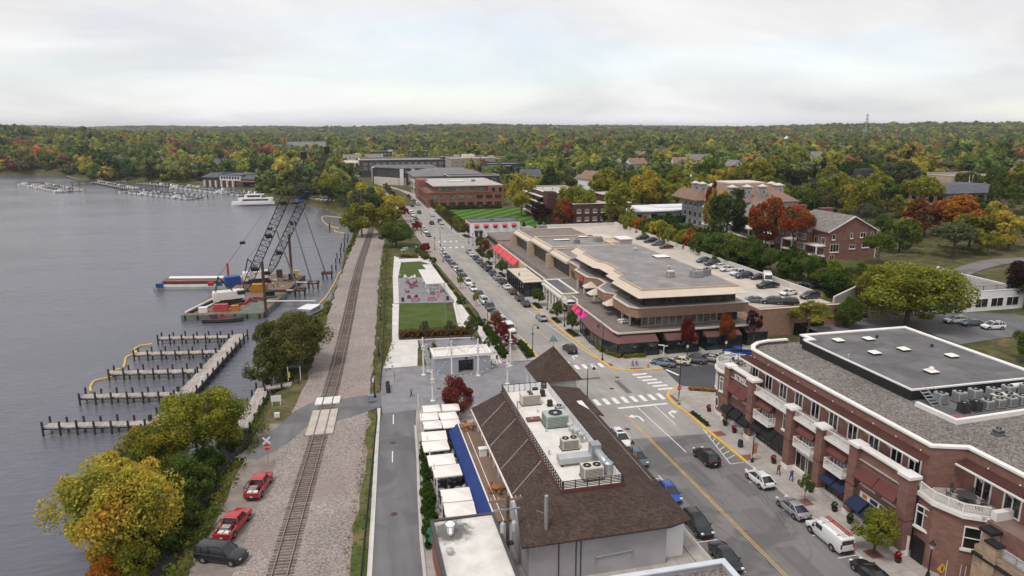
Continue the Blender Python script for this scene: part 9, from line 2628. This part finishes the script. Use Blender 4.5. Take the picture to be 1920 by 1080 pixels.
t=thing('stop_sign','red stop sign at the far crosswalk corner','sign',(47.0,252,.14),R(8));part(t,'post',MB().tube((0,0,0),(0,0,2.9),.05,n=6),DKGREY);part(t,'stop_plate',MB().loft([octagon(.45,-.06,2.5),octagon(.45,-.09,2.5)][::-1]),REDSIGN);lettering('STOP',(0,-.10,2.39),(PI/2,0,0),.3,TRIM,t,'lettering',.006)
t=thing('notice_board','white notice board on the bank path by the level crossing','sign',(-12.6,111.2,0));part(t,'panel',MB().box(-.8,-.05,.7,.8,.05,1.7),TRIM);part(t,'post',MB().box(-.7,-.08,0,-.6,.08,.7),TRIM);part(t,'post',MB().box(.6,-.08,0,.7,.08,.7),TRIM)
t=thing('utility_box','small white meter box on the bank by the level crossing','box',(-12.0,105.4,0));part(t,'cabinet',MB().box(-.4,-.2,.4,.4,.2,1.1),TRIM);part(t,'leg',MB().box(-.35,-.05,0,-.28,.05,.4).box(.28,-.05,0,.35,.05,.4),STEEL)
t=thing('dock_gate','dark gate frame with yellow board at the landing by the level crossing','gate',(-10.4,122.6,0));part(t,'post',MB().box(-1.2,-.06,0,-1.08,.06,2.6),TRIM);part(t,'post',MB().box(.9,-.06,0,1.02,.06,2.6),TRIM);part(t,'header',MB().box(-1.3,-.05,2.3,1.2,.05,2.8),mk('green_board',(.03,.06,.05),.7));part(t,'warning_board',MB().box(-1.2,-.12,.6,-.8,-.08,1.6),YELLOWBOOM)
t=thing('signal_box','small white box on a post beside the crossing pavement','box',(3.0,113.4,0));part(t,'post',MB().tube((0,0,0),(0,0,1.9),.05,n=5),DKGREY);part(t,'cabinet',MB().box(-.2,-.2,1.9,.2,.2,2.4),TRIM)
t=thing('crossing_cabinet','blue-grey railway cabinet on legs beside the crossing pavement','box',(2.3,108.8,0));part(t,'cabinet',MB().box(-.5,-.3,.6,.5,.3,1.4),mk('blue_grey_cabinet',(.2,.25,.32),.6));part(t,'leg',MB().box(-.42,-.06,0,-.34,.06,.6).box(.34,-.06,0,.42,.06,.6),STEEL)
for x,y,lab in ((30.3,139.6,'grey parking sign by the first parked white SUV'),(34.2,139.0,'grey pole sign at the plaza kerb bed'),(47.0,139.8,'white arrow sign on the bistro pavement'),(64.0,118.7,'white parking sign at the red maple before the bistro'),(72.7,119.2,'white parking sign between the maroon roofs'),(6.8,117.5,'small dark info sign on the plaza'),(12.7,117.0,'small white-topped sign in front of the kiosk')):
 t=thing('post_sign',lab,'sign',(x,y,.14 if x > 25 else .01));part(t,'post',MB().tube((0,0,0),(0,0,1.9),.035,n=5),DKGREY);part(t,'plate',MB().box(-.25,-.05,1.5,.25,-.035,2.1),TRIM if 'white' in lab else GALV)
t=thing('signpost','white fingerpost with two arms before the bistro entrance','sign',(58.9,118.6,.14));part(t,'post',MB().tube((0,0,0),(0,0,2.4),.08,n=6),TRIM)
for a in (20,155): part(t,'finger',MB().ob(.5*math.cos(R(a)),.5*math.sin(R(a)),2.0+.002*a,1.2,.06,.22,R(a)),TRIM)
t=thing('fire_hydrant','orange fire hydrant on the bistro corner','hydrant',(53.4,113.6,.14));part(t,'barrel',MB().lathe([(.16,0),(.12,.05),(.12,.55),(.14,.6),(.1,.72),(.03,.8)],n=8),ORANGEM);part(t,'outlet',MB().tube((-.22,0,.45),(.22,0,.45),.06,n=6),ORANGEM)
t=thing('bike_rack','rack of parked bicycles with blue bag on the bistro corner','bike rack',(51.6,115.2,.14));m=MB()
for i in range(4): m.pipe([(i*.5-.8,-.3,0),(i*.5-.8,-.3,.75),(i*.5-.8,.3,.75),(i*.5-.8,.3,0)],.03,5)
part(t,'hoop',m,STEEL)
for q,lab in ((-.55,'bicycle in the rack nearer the main street'),(.2,'bicycle in the rack nearer the steel blue sedan')):
 bk=thing('bicycle',lab,'bicycle',(51.6+q,115.3,.14),R(80))
 for xx in (-.5,.5):
  w_=MB();w_.pipe([(xx+.33*math.cos(2*PI*i/14),0,.34+.33*math.sin(2*PI*i/14)) for i in range(15)],.025,4);part(bk,'wheel',w_,BLACK)
 part(bk,'frame',MB().pipe([(-.5,0,.34),(-.15,0,.8),(.4,0,.8),(.5,0,.34)],.03,5).pipe([(-.15,0,.8),(.05,0,.35),(.4,0,.8)],.03,5),BLUEM);part(bk,'saddle',MB().box(-.3,-.07,.88,-.05,.07,.94),BLACK);part(bk,'handlebar',MB().tube((.4,-.25,.98),(.4,.25,.98),.025,n=5),BLACK)
t=thing('street_figure','yellow-green crossing-flag figure at the stop sign corner','sign',(50.95,96.2,.14));part(t,'board',MB().lathe([(.1,0),(.16,.3),(.2,.8),(.1,1.0),(.13,1.15),(.05,1.3)],n=8),mk('fluorescent_green',(.35,.5,.08),.6));part(t,'foot',MB().lathe([(.28,0),(.26,.06)],n=10),BLACK)
t=thing('warning_sign','yellow diamond pedestrian sign below the corner terrace','sign',(54.2,47.9,.14));part(t,'post',MB().tube((0,0,0),(0,0,2.3),.05,n=6),DKGREY)
part(t,'plate',MB().loft([[(.55,-.06,2.3),(0,-.06,2.85),(-.55,-.06,2.3),(0,-.06,1.75)],[(.55,-.09,2.3),(0,-.09,2.85),(-.55,-.09,2.3),(0,-.09,1.75)]]),mk('sign_yellow',(.75,.4,.02),.5));part(t,'pictogram',MB().ball((0,-.1,2.52),.07).box(-.07,-.11,2.05,.07,-.092,2.42),BLACK)
# utility pole with transformers by the annex
t=thing('utility_pole','brown utility pole with crossarm and grey transformers beside the annex','utility pole',(14.1,60.6,0))
part(t,'pole',MB().tube((0,0,0),(0,0,8.4),.2,.15,9),BARK,True)
part(t,'crossarm',MB().box(-1.9,-.08,7.9,1.5,.08,8.1),mk('old_crossarm',(.23,.14,.09),.9));part(t,'crossarm',MB().box(-1.5,-.3,7.0,1.2,-.16,7.15),STEEL)
part(t,'brace',MB().tube((-1.2,0,7.9),(0,0,7.1),.035,n=4).tube((1.0,0,7.9),(0,0,7.1),.035,n=4),STEEL)
for x in (-1.7,-.9,.8,1.3): part(t,'insulator',MB().lathe([(.05,8.1),(.09,8.16),(.06,8.24),(.08,8.3),(.03,8.38)],x,0,7),GALV)
for x in (-.55,.6): part(t,'transformer',MB().lathe([(.24,4.5),(.26,4.6),(.26,5.5),(.18,5.6),(.06,5.75)],x,-.15,10),GALV)
part(t,'cable',MB().pipe([(1.3,0,8.3),(1.6,-2.0,6.2),(2.2,-5.0,4.0)],.025,4).pipe([(-.9,0,8.3),(-.6,-.1,5.8)],.02,4).pipe([(.8,0,8.3),(.6,-.1,5.8)],.02,4),DKGREY)
part(t,'cable_coil',MB().lathe([(.3,3.2),(.36,3.3),(.3,3.4)],.25,-.2,10),BLACK)
# ---------------------------------------------------------------- people
def person(x,y,z,rz,h,top,legs,label,stride=.16,arm=.1):
 """one continuous skinned body, walking or standing"""
 me=bpy.data.meshes.new('person')
 s=h/1.75
 V=[(0,0,.95),(0,0,1.2),(0,0,1.42),(0,0,1.52),(.02,0,1.66),(0,.1,.9),(stride,.1,.5),(stride*.9,.1,.07),(stride+.14,.1,.04),(0,-.1,.9),(-stride*.6,-.1,.5),(-stride*1.4,-.1,.09),(-stride*1.4+.13,-.1,.04),
  (0,.2,1.4),(-arm,.25,1.12),(-arm*.4+.08,.26,.88),(0,-.2,1.4),(arm,-.25,1.12),(arm+.12,-.26,.9)]
 E=[(0,1),(1,2),(2,3),(3,4),(0,5),(5,6),(6,7),(7,8),(0,9),(9,10),(10,11),(11,12),(2,13),(13,14),(14,15),(2,16),(16,17),(17,18)]
 rad=[.14,.13,.15,.06,.105,.1,.07,.05,.045,.1,.07,.05,.045,.07,.05,.04,.07,.05,.04]
 me.from_pydata([(a*s,b*s,c*s) for a,b,c in V],E,[])
 o=link('person',me,None,(x,y,z),rz)
 sk=o.modifiers.new('skin','SKIN')
 for v,r_ in zip(me.skin_vertices[0].data,rad):
  v.radius=(r_*s,r_*s)
 me.skin_vertices[0].data[0].use_root=True
 o.modifiers.new('sub','SUBSURF').levels=1;o.modifiers['sub'].render_levels=1
 m,nt,b=newmat('clothes')
 sp=N(nt,'ShaderNodeSeparateXYZ');nt.links.new(N(nt,'ShaderNodeTexCoord').outputs['Object'],sp.inputs[0])
 mr=N(nt,'ShaderNodeMath',operation='DIVIDE');mr.inputs[1].default_value=h;nt.links.new(sp.outputs[2],mr.inputs[0])
 r_=N(nt,'ShaderNodeValToRGB');r_.color_ramp.interpolation='CONSTANT';el=r_.color_ramp.elements
 for _ in range(3): el.new(.5)
 for q,(p_,c_) in zip(el,((0,(.03,.03,.03)),(.06,legs),(.53,top),(.845,(.42,.25,.18)),(.95,(.05,.035,.025)))): q.position=p_;q.color=(*c_,1)
 nt.links.new(mr.outputs[0],r_.inputs[0]);nt.links.new(r_.outputs[0],b.inputs['Base Color']);b.inputs['Roughness'].default_value=.85
 me.materials.append(m)
 return tag(o,label,'person')
person(47.6,167.6,.14,R(-100),1.75,(.02,.02,.022),(.02,.02,.024),'person in black clothes walking on the shop pavement')
person(25.4,124.6,.02,R(-60),1.75,(.03,.03,.035),(.02,.02,.03),'person in dark clothes walking beside the kiosk')
person(26.6,123.4,.02,R(-60),1.72,(.02,.022,.03),(.02,.02,.024),'person in dark jacket walking behind another by the kiosk',.2)
person(14.6,204.0,.02,R(20),1.7,(.5,.5,.5),(.03,.04,.08),'person in white top standing on the park terrace',.05)
person(48.4,233.0,.14,R(90),1.74,(.02,.02,.02),(.03,.03,.04),'person in black walking before the pale shops',.2)
for q,(x,y,r_,c_) in enumerate(((52.6,71.6,90,(.3,.05,.05)),(53.2,69.8,-90,(.05,.08,.2)),(47.8,196,90,(.4,.4,.42)),(47.4,154,-80,(.25,.2,.12)),(48.2,217,80,(.1,.1,.12)),(9.0,110,30,(.35,.3,.25)))):
 person(x,y,.14 if x > 30 else .015,R(r_),1.68+.03*q,c_,(.03,.035,.06),'person in %s top walking %s' % (('red','navy','light grey','tan','charcoal','beige')[q],('before the brick block','before the brick block','past the coral awnings','before the classical shop','past the coral awnings','across the plaza')[q]),.18)
person(-21.2,203.4,-.62,R(90),1.78,(.5,.55,.05),(.03,.04,.08),'worker in yellow-green vest standing on the rusty barge',.08)
person(-20.2,204.8,-.62,R(200),1.78,(.6,.16,.02),(.03,.03,.04),'worker in orange jacket standing on the rusty barge',.08)
# ---------------------------------------------------------------- woods: the 300 nearest trees one by one, the rest as one mass
EXC=[(-20,20,108,275),(28,20,96,480),(84,125,108,265),(88,276,124,356),(112,268,156,296),(132,232,176,272),(134,172,162,236),(132,120,168,156),(240,236,290,274),(286,280,350,316),
 (2,470,102,640),(12,640,98,692),(62,448,104,478),(84,580,130,624),(104,518,140,560),(40,380,92,452),(-130,520,-30,610),(0,380,44,560),(108,60,165,172),(108,136,132,268),(20,270,100,392),(225,290,275,322),(165,147,235,164)]
NEARDONE=[(o.location.x,o.location.y) for o in C.objects if o.get('category') == 'tree']
wr=np.random.default_rng(5)
hr=random.Random(21)
base=[house(x,y,w,d,hh,wl_,rf,lab,ax) for x,y,w,d,hh,wl_,rf,lab,ax in ((168,520,13,10,9,SIDING_W,SHINGLE_G,'white house with grey roof showing among the far trees','x'),(250,470,11,13,9,GREYSIDE,SHINGLE_S,'grey house with slate roof showing among the far trees','y'),(330,520,15,10,8,STUCCO_T,SHINGLE_G,'tan house with grey roof showing among the far trees','x'),(280,640,14,11,9,WHITEWALL,SHINGLE_R,'white house with pinkish roof showing among the far trees','x'))]
for o in base:
 o['group']=o['label'].split(' showing')[0] + 's among the far trees';HOUSES.append((o.location.x,o.location.y,9))
n_=0
while n_ < 64:
 az,d=math.radians(hr.uniform(-27,40)+13.48),hr.uniform(380,1250)
 x,y=d*math.sin(az),d*math.cos(az)
 if float(shore_dist(np.array([x]),np.array([y]))[0]) < 25 or any(a < x < c and b < y < e_ for a,b,c,e_ in EXC) or any(math.hypot(x-a,y-b) < r_+24 for a,b,r_ in HOUSES): continue
 dup(hr.choice(base),(x,y,H(x,y)+hr.uniform(0,2.5)),hr.choice((0,PI/2,PI,-PI/2)) + hr.uniform(-.3,.3));HOUSES.append((x,y,9));n_ += 1
def scatter(d0,d1,cell):
 xs=np.arange(-1.15*d1,1.35*d1,cell);ys=np.arange(60,d1,cell)
 X,Y=np.meshgrid(xs,ys);X=X.ravel() + wr.uniform(-.45,.45,X.size)*cell;Y=Y.ravel() + wr.uniform(-.45,.45,Y.size)*cell
 d=np.hypot(X,Y);az=np.degrees(np.arctan2(X,Y)) - 13.48
 k=(d >= d0) & (d < d1) & (np.abs(az) < 41)
 X,Y=X[k],Y[k]
 k=shore_dist(X,Y) > 3.5
 X,Y=X[k],Y[k]
 k=np.ones(X.size,bool)
 for a,b,c,e_ in EXC: k &= ~((X > a) & (X < c) & (Y > b) & (Y < e_))
 for a,b,r_ in HOUSES: k &= np.hypot(X-a,Y-b) > r_
 # clear a sight line in front of each house
 for a,b,r_ in HOUSES:
  if b < 950:
   k &= ~((np.abs(X-a+ (b-Y)*a/max(b,1)) < r_*.8) & (Y < b) & (Y > b-26))
 return X[k],Y[k]
S1=scatter(150,1100,15.5);S2=scatter(1100,2600,20.5);S3=scatter(2600,7500,37.0)
X1,Y1=S1
keep=np.ones(X1.size,bool)
for i in range(X1.size):
 for (a,b) in NEARDONE:
  if abs(a-X1[i]) < 6.5 and abs(b-Y1[i]) < 6.5:
   keep[i]=False;break
# open grass on the right hand slope, sparse
slope_zone=(X1 > 165) & (X1 < 300) & (Y1 > 90) & (Y1 < 235)
keep &= ~(slope_zone & (wr.random(X1.size) < .3))
keep &= ~((X1 > 110) & (Y1 < 160) & (X1 < 185))
X1,Y1=X1[keep],Y1[keep]
PAL=[('dark',(.045,.065,.024)),('green',(.075,.10,.03)),('olive',(.10,.108,.042)),('lime',(.14,.155,.035)),('mixed',(.165,.16,.038)),('yellow',(.24,.2,.045)),('gold',(.19,.145,.045)),('orange',(.24,.11,.045)),('rust',(.15,.075,.045)),('crimson',(.15,.05,.042)),('grey',(.11,.125,.075))]
def pick(x,y):
 red=mnoise.noise(Vector((x/95,y/130,3.3))) + .5*mnoise.noise(Vector((x/31,y/37,8.1)))
 yel=mnoise.noise(Vector((x/120,y/90,7.7)))
 az=math.degrees(math.atan2(x,y)) - 13.48
 w=[3.6,5.6,4.0,3.6,1.8,.6,.4,.1,.2,.08,1.4]
 warm=3.2 if az > 13 else (2.6 if az < -19 else .8)
 f=warm*max(0,red-.02)*3.0
 for j in (7,8,9): w[j] *= 1+f*4
 w[6] *= 1+f*2
 f2=max(0,yel+.1)*3
 for j in (3,4,5): w[j] *= 1+f2
 return random.choices(range(len(PAL)),w)[0]
order=np.argsort(np.hypot(X1,Y1))
NIND=max(0,300-len(NEARDONE))
LABEL={'dark': 'dark green','green': 'mid green','olive': 'olive','lime': 'yellow-green','mixed': 'green and yellow','yellow': 'yellow','gold': 'gold and green','orange': 'orange','rust': 'rust-brown','crimson': 'crimson','grey': 'grey-green'}
far=[]
for c,i in enumerate(order):
 x,y=float(X1[i]),float(Y1[i])
 j=pick(x,y)
 if c < NIND:
  nm=PAL[j][0]
  side='on the slope right of the brick townhouses' if x > 165 and y < 330 else ('in the wooded neighbourhood behind the brick apartments' if x > 90 else ('along the far lake shore' if x < -20 else 'behind the downtown blocks'))
  r=random.uniform(5.0,9.0) if y > 240 or x < 160 else random.uniform(3.2,5.6)
  tree('cone' if nm == 'dark' and random.random() < .3 else 'mid%d' % random.randrange(4),x,y,r,r*random.uniform(1.75,2.3),nm,'%s tree %s' % (LABEL[nm],side),'%s trees %s' % (LABEL[nm],side),clear=.1)
 else:
  far.append((x,y,random.uniform(7.0,12.4),j))
for X,Y,lo,hi in ((*S2,9.0,14),(*S3,14,24)):
 for x,y in zip(X.tolist(),Y.tolist()):
  far.append((x,y,random.uniform(lo,hi),pick(x,y)))
far=np.array(far)
hz_=height(far[:,0],far[:,1])
ht=np.where(far[:,2] > 14,12+wr.random(len(far))*9,9+wr.random(len(far))*14)
me=bpy.data.meshes.new('wood')
co=np.stack([far[:,0],far[:,1],hz_ + ht*.5],1).astype(np.float32)
me.vertices.add(len(co));me.vertices.foreach_set('co',co.ravel())
at=me.attributes.new('sc','FLOAT_VECTOR','POINT');at.data.foreach_set('vector',np.stack([far[:,2],far[:,2],ht*.52],1).astype(np.float32).ravel())
cols=np.array([p[1] for p in PAL])[far[:,3].astype(int)]*(1.4+.85*wr.random((len(far),1)))
at=me.attributes.new('tint','FLOAT_COLOR','POINT');at.data.foreach_set('color',np.concatenate([cols,np.ones((len(far),1))],1).astype(np.float32).ravel())
at=me.attributes.new('rot','FLOAT','POINT');at.data.foreach_set('value',(wr.random(len(far))*6.28).astype(np.float32))
at=me.attributes.new('pick','INT','POINT');at.data.foreach_set('value',wr.integers(0,3,len(far)).astype(np.int32))
wood=link('wood',me);wood['kind']='stuff';tag(wood,'autumn woods of mixed green, yellow and red crowns reaching to the horizon','woods')
INST=leafmat('woods_leaves',None,None,inst=True)
srcs=[]
for k_ in range(3):
 srcs.append(leaf_cloud('crown_far%d' % k_,41+k_,1000,.21,13+2*k_,'round',1.0,INST,.45)[0])
# three of the individual far trees lend their crowns to the mass
ng=bpy.data.node_groups.new('woods','GeometryNodeTree')
ng.interface.new_socket('Geometry',in_out='INPUT',socket_type='NodeSocketGeometry');ng.interface.new_socket('Geometry',in_out='OUTPUT',socket_type='NodeSocketGeometry')
gi,go=ng.nodes.new('NodeGroupInput'),ng.nodes.new('NodeGroupOutput')
join=ng.nodes.new('GeometryNodeJoinGeometry')
crowns=[o for o in C.objects if o.name.startswith('crown') and o.data and o.data.name.startswith('crown_mid')]
def gattr(nm,ty):
 n=ng.nodes.new('GeometryNodeInputNamedAttribute');n.data_type=ty;n.inputs[0].default_value=nm
 return n.outputs[0]
for k_ in range(3):
 src=link('crown',srcs[k_])
 # a real tree of the far shore carries this crown
 tx0,ty0=((-330,800),(-300,812),(-270,800))[k_]
 tt=thing('tree','olive tree standing at the water edge on the far left shore','tree',(tx0,ty0,H(tx0,ty0)),0,'olive trees at the far left water edge')
 tr=link('trunk',proto('mid0')[1],tt);tr.scale=(7,7,8)
 src.parent=tt;src.location=(0,0,8);src.scale=(7,7,7.6)
 setmat(src,LM['olive'])
 oi=ng.nodes.new('GeometryNodeObjectInfo');oi.inputs['Object'].default_value=src;oi.transform_space='ORIGINAL'
 smn=ng.nodes.new('GeometryNodeSetMaterial');smn.inputs['Material'].default_value=INST
 ng.links.new(oi.outputs['Geometry'],smn.inputs['Geometry'])
 cmp_=ng.nodes.new('FunctionNodeCompare');cmp_.data_type='INT';cmp_.operation='EQUAL'
 ng.links.new(gattr('pick','INT'),[s for s in cmp_.inputs if s.name == 'A' and s.type == 'INT'][0])
 [s for s in cmp_.inputs if s.name == 'B' and s.type == 'INT'][0].default_value=k_
 iop=ng.nodes.new('GeometryNodeInstanceOnPoints')
 ng.links.new(gi.outputs[0],iop.inputs['Points']);ng.links.new(cmp_.outputs[0],iop.inputs['Selection'])
 ng.links.new(smn.outputs[0],iop.inputs['Instance']);ng.links.new(gattr('sc','FLOAT_VECTOR'),iop.inputs['Scale'])
 cx_=ng.nodes.new('ShaderNodeCombineXYZ');ng.links.new(gattr('rot','FLOAT'),cx_.inputs[2]);ng.links.new(cx_.outputs[0],iop.inputs['Rotation'])
 ng.links.new(iop.outputs[0],join.inputs[0])
ng.links.new(join.outputs[0],go.inputs[0])
md=wood.modifiers.new('woods','NODES');md.node_group=ng
# ---------------------------------------------------------------- distant haze
hm=bpy.data.materials.new('haze_air');hm.use_nodes=True
hn=hm.node_tree;hn.nodes.clear()
ho=hn.nodes.new('ShaderNodeOutputMaterial');hv=hn.nodes.new('ShaderNodeVolumePrincipled')
hv.inputs['Color'].default_value=(0.86,0.91,1.0,1);hv.inputs['Density'].default_value=0.00007;hv.inputs['Anisotropy'].default_value=0.2
hn.links.new(hv.outputs[0],ho.inputs['Volume'])
hz=link('haze',MB().box(-9800,-1800,-12,9800,11800,96).mesh('haze',hm));hz['kind']='stuff'
tag(hz,'thin blue-grey haze over the whole landscape','haze')
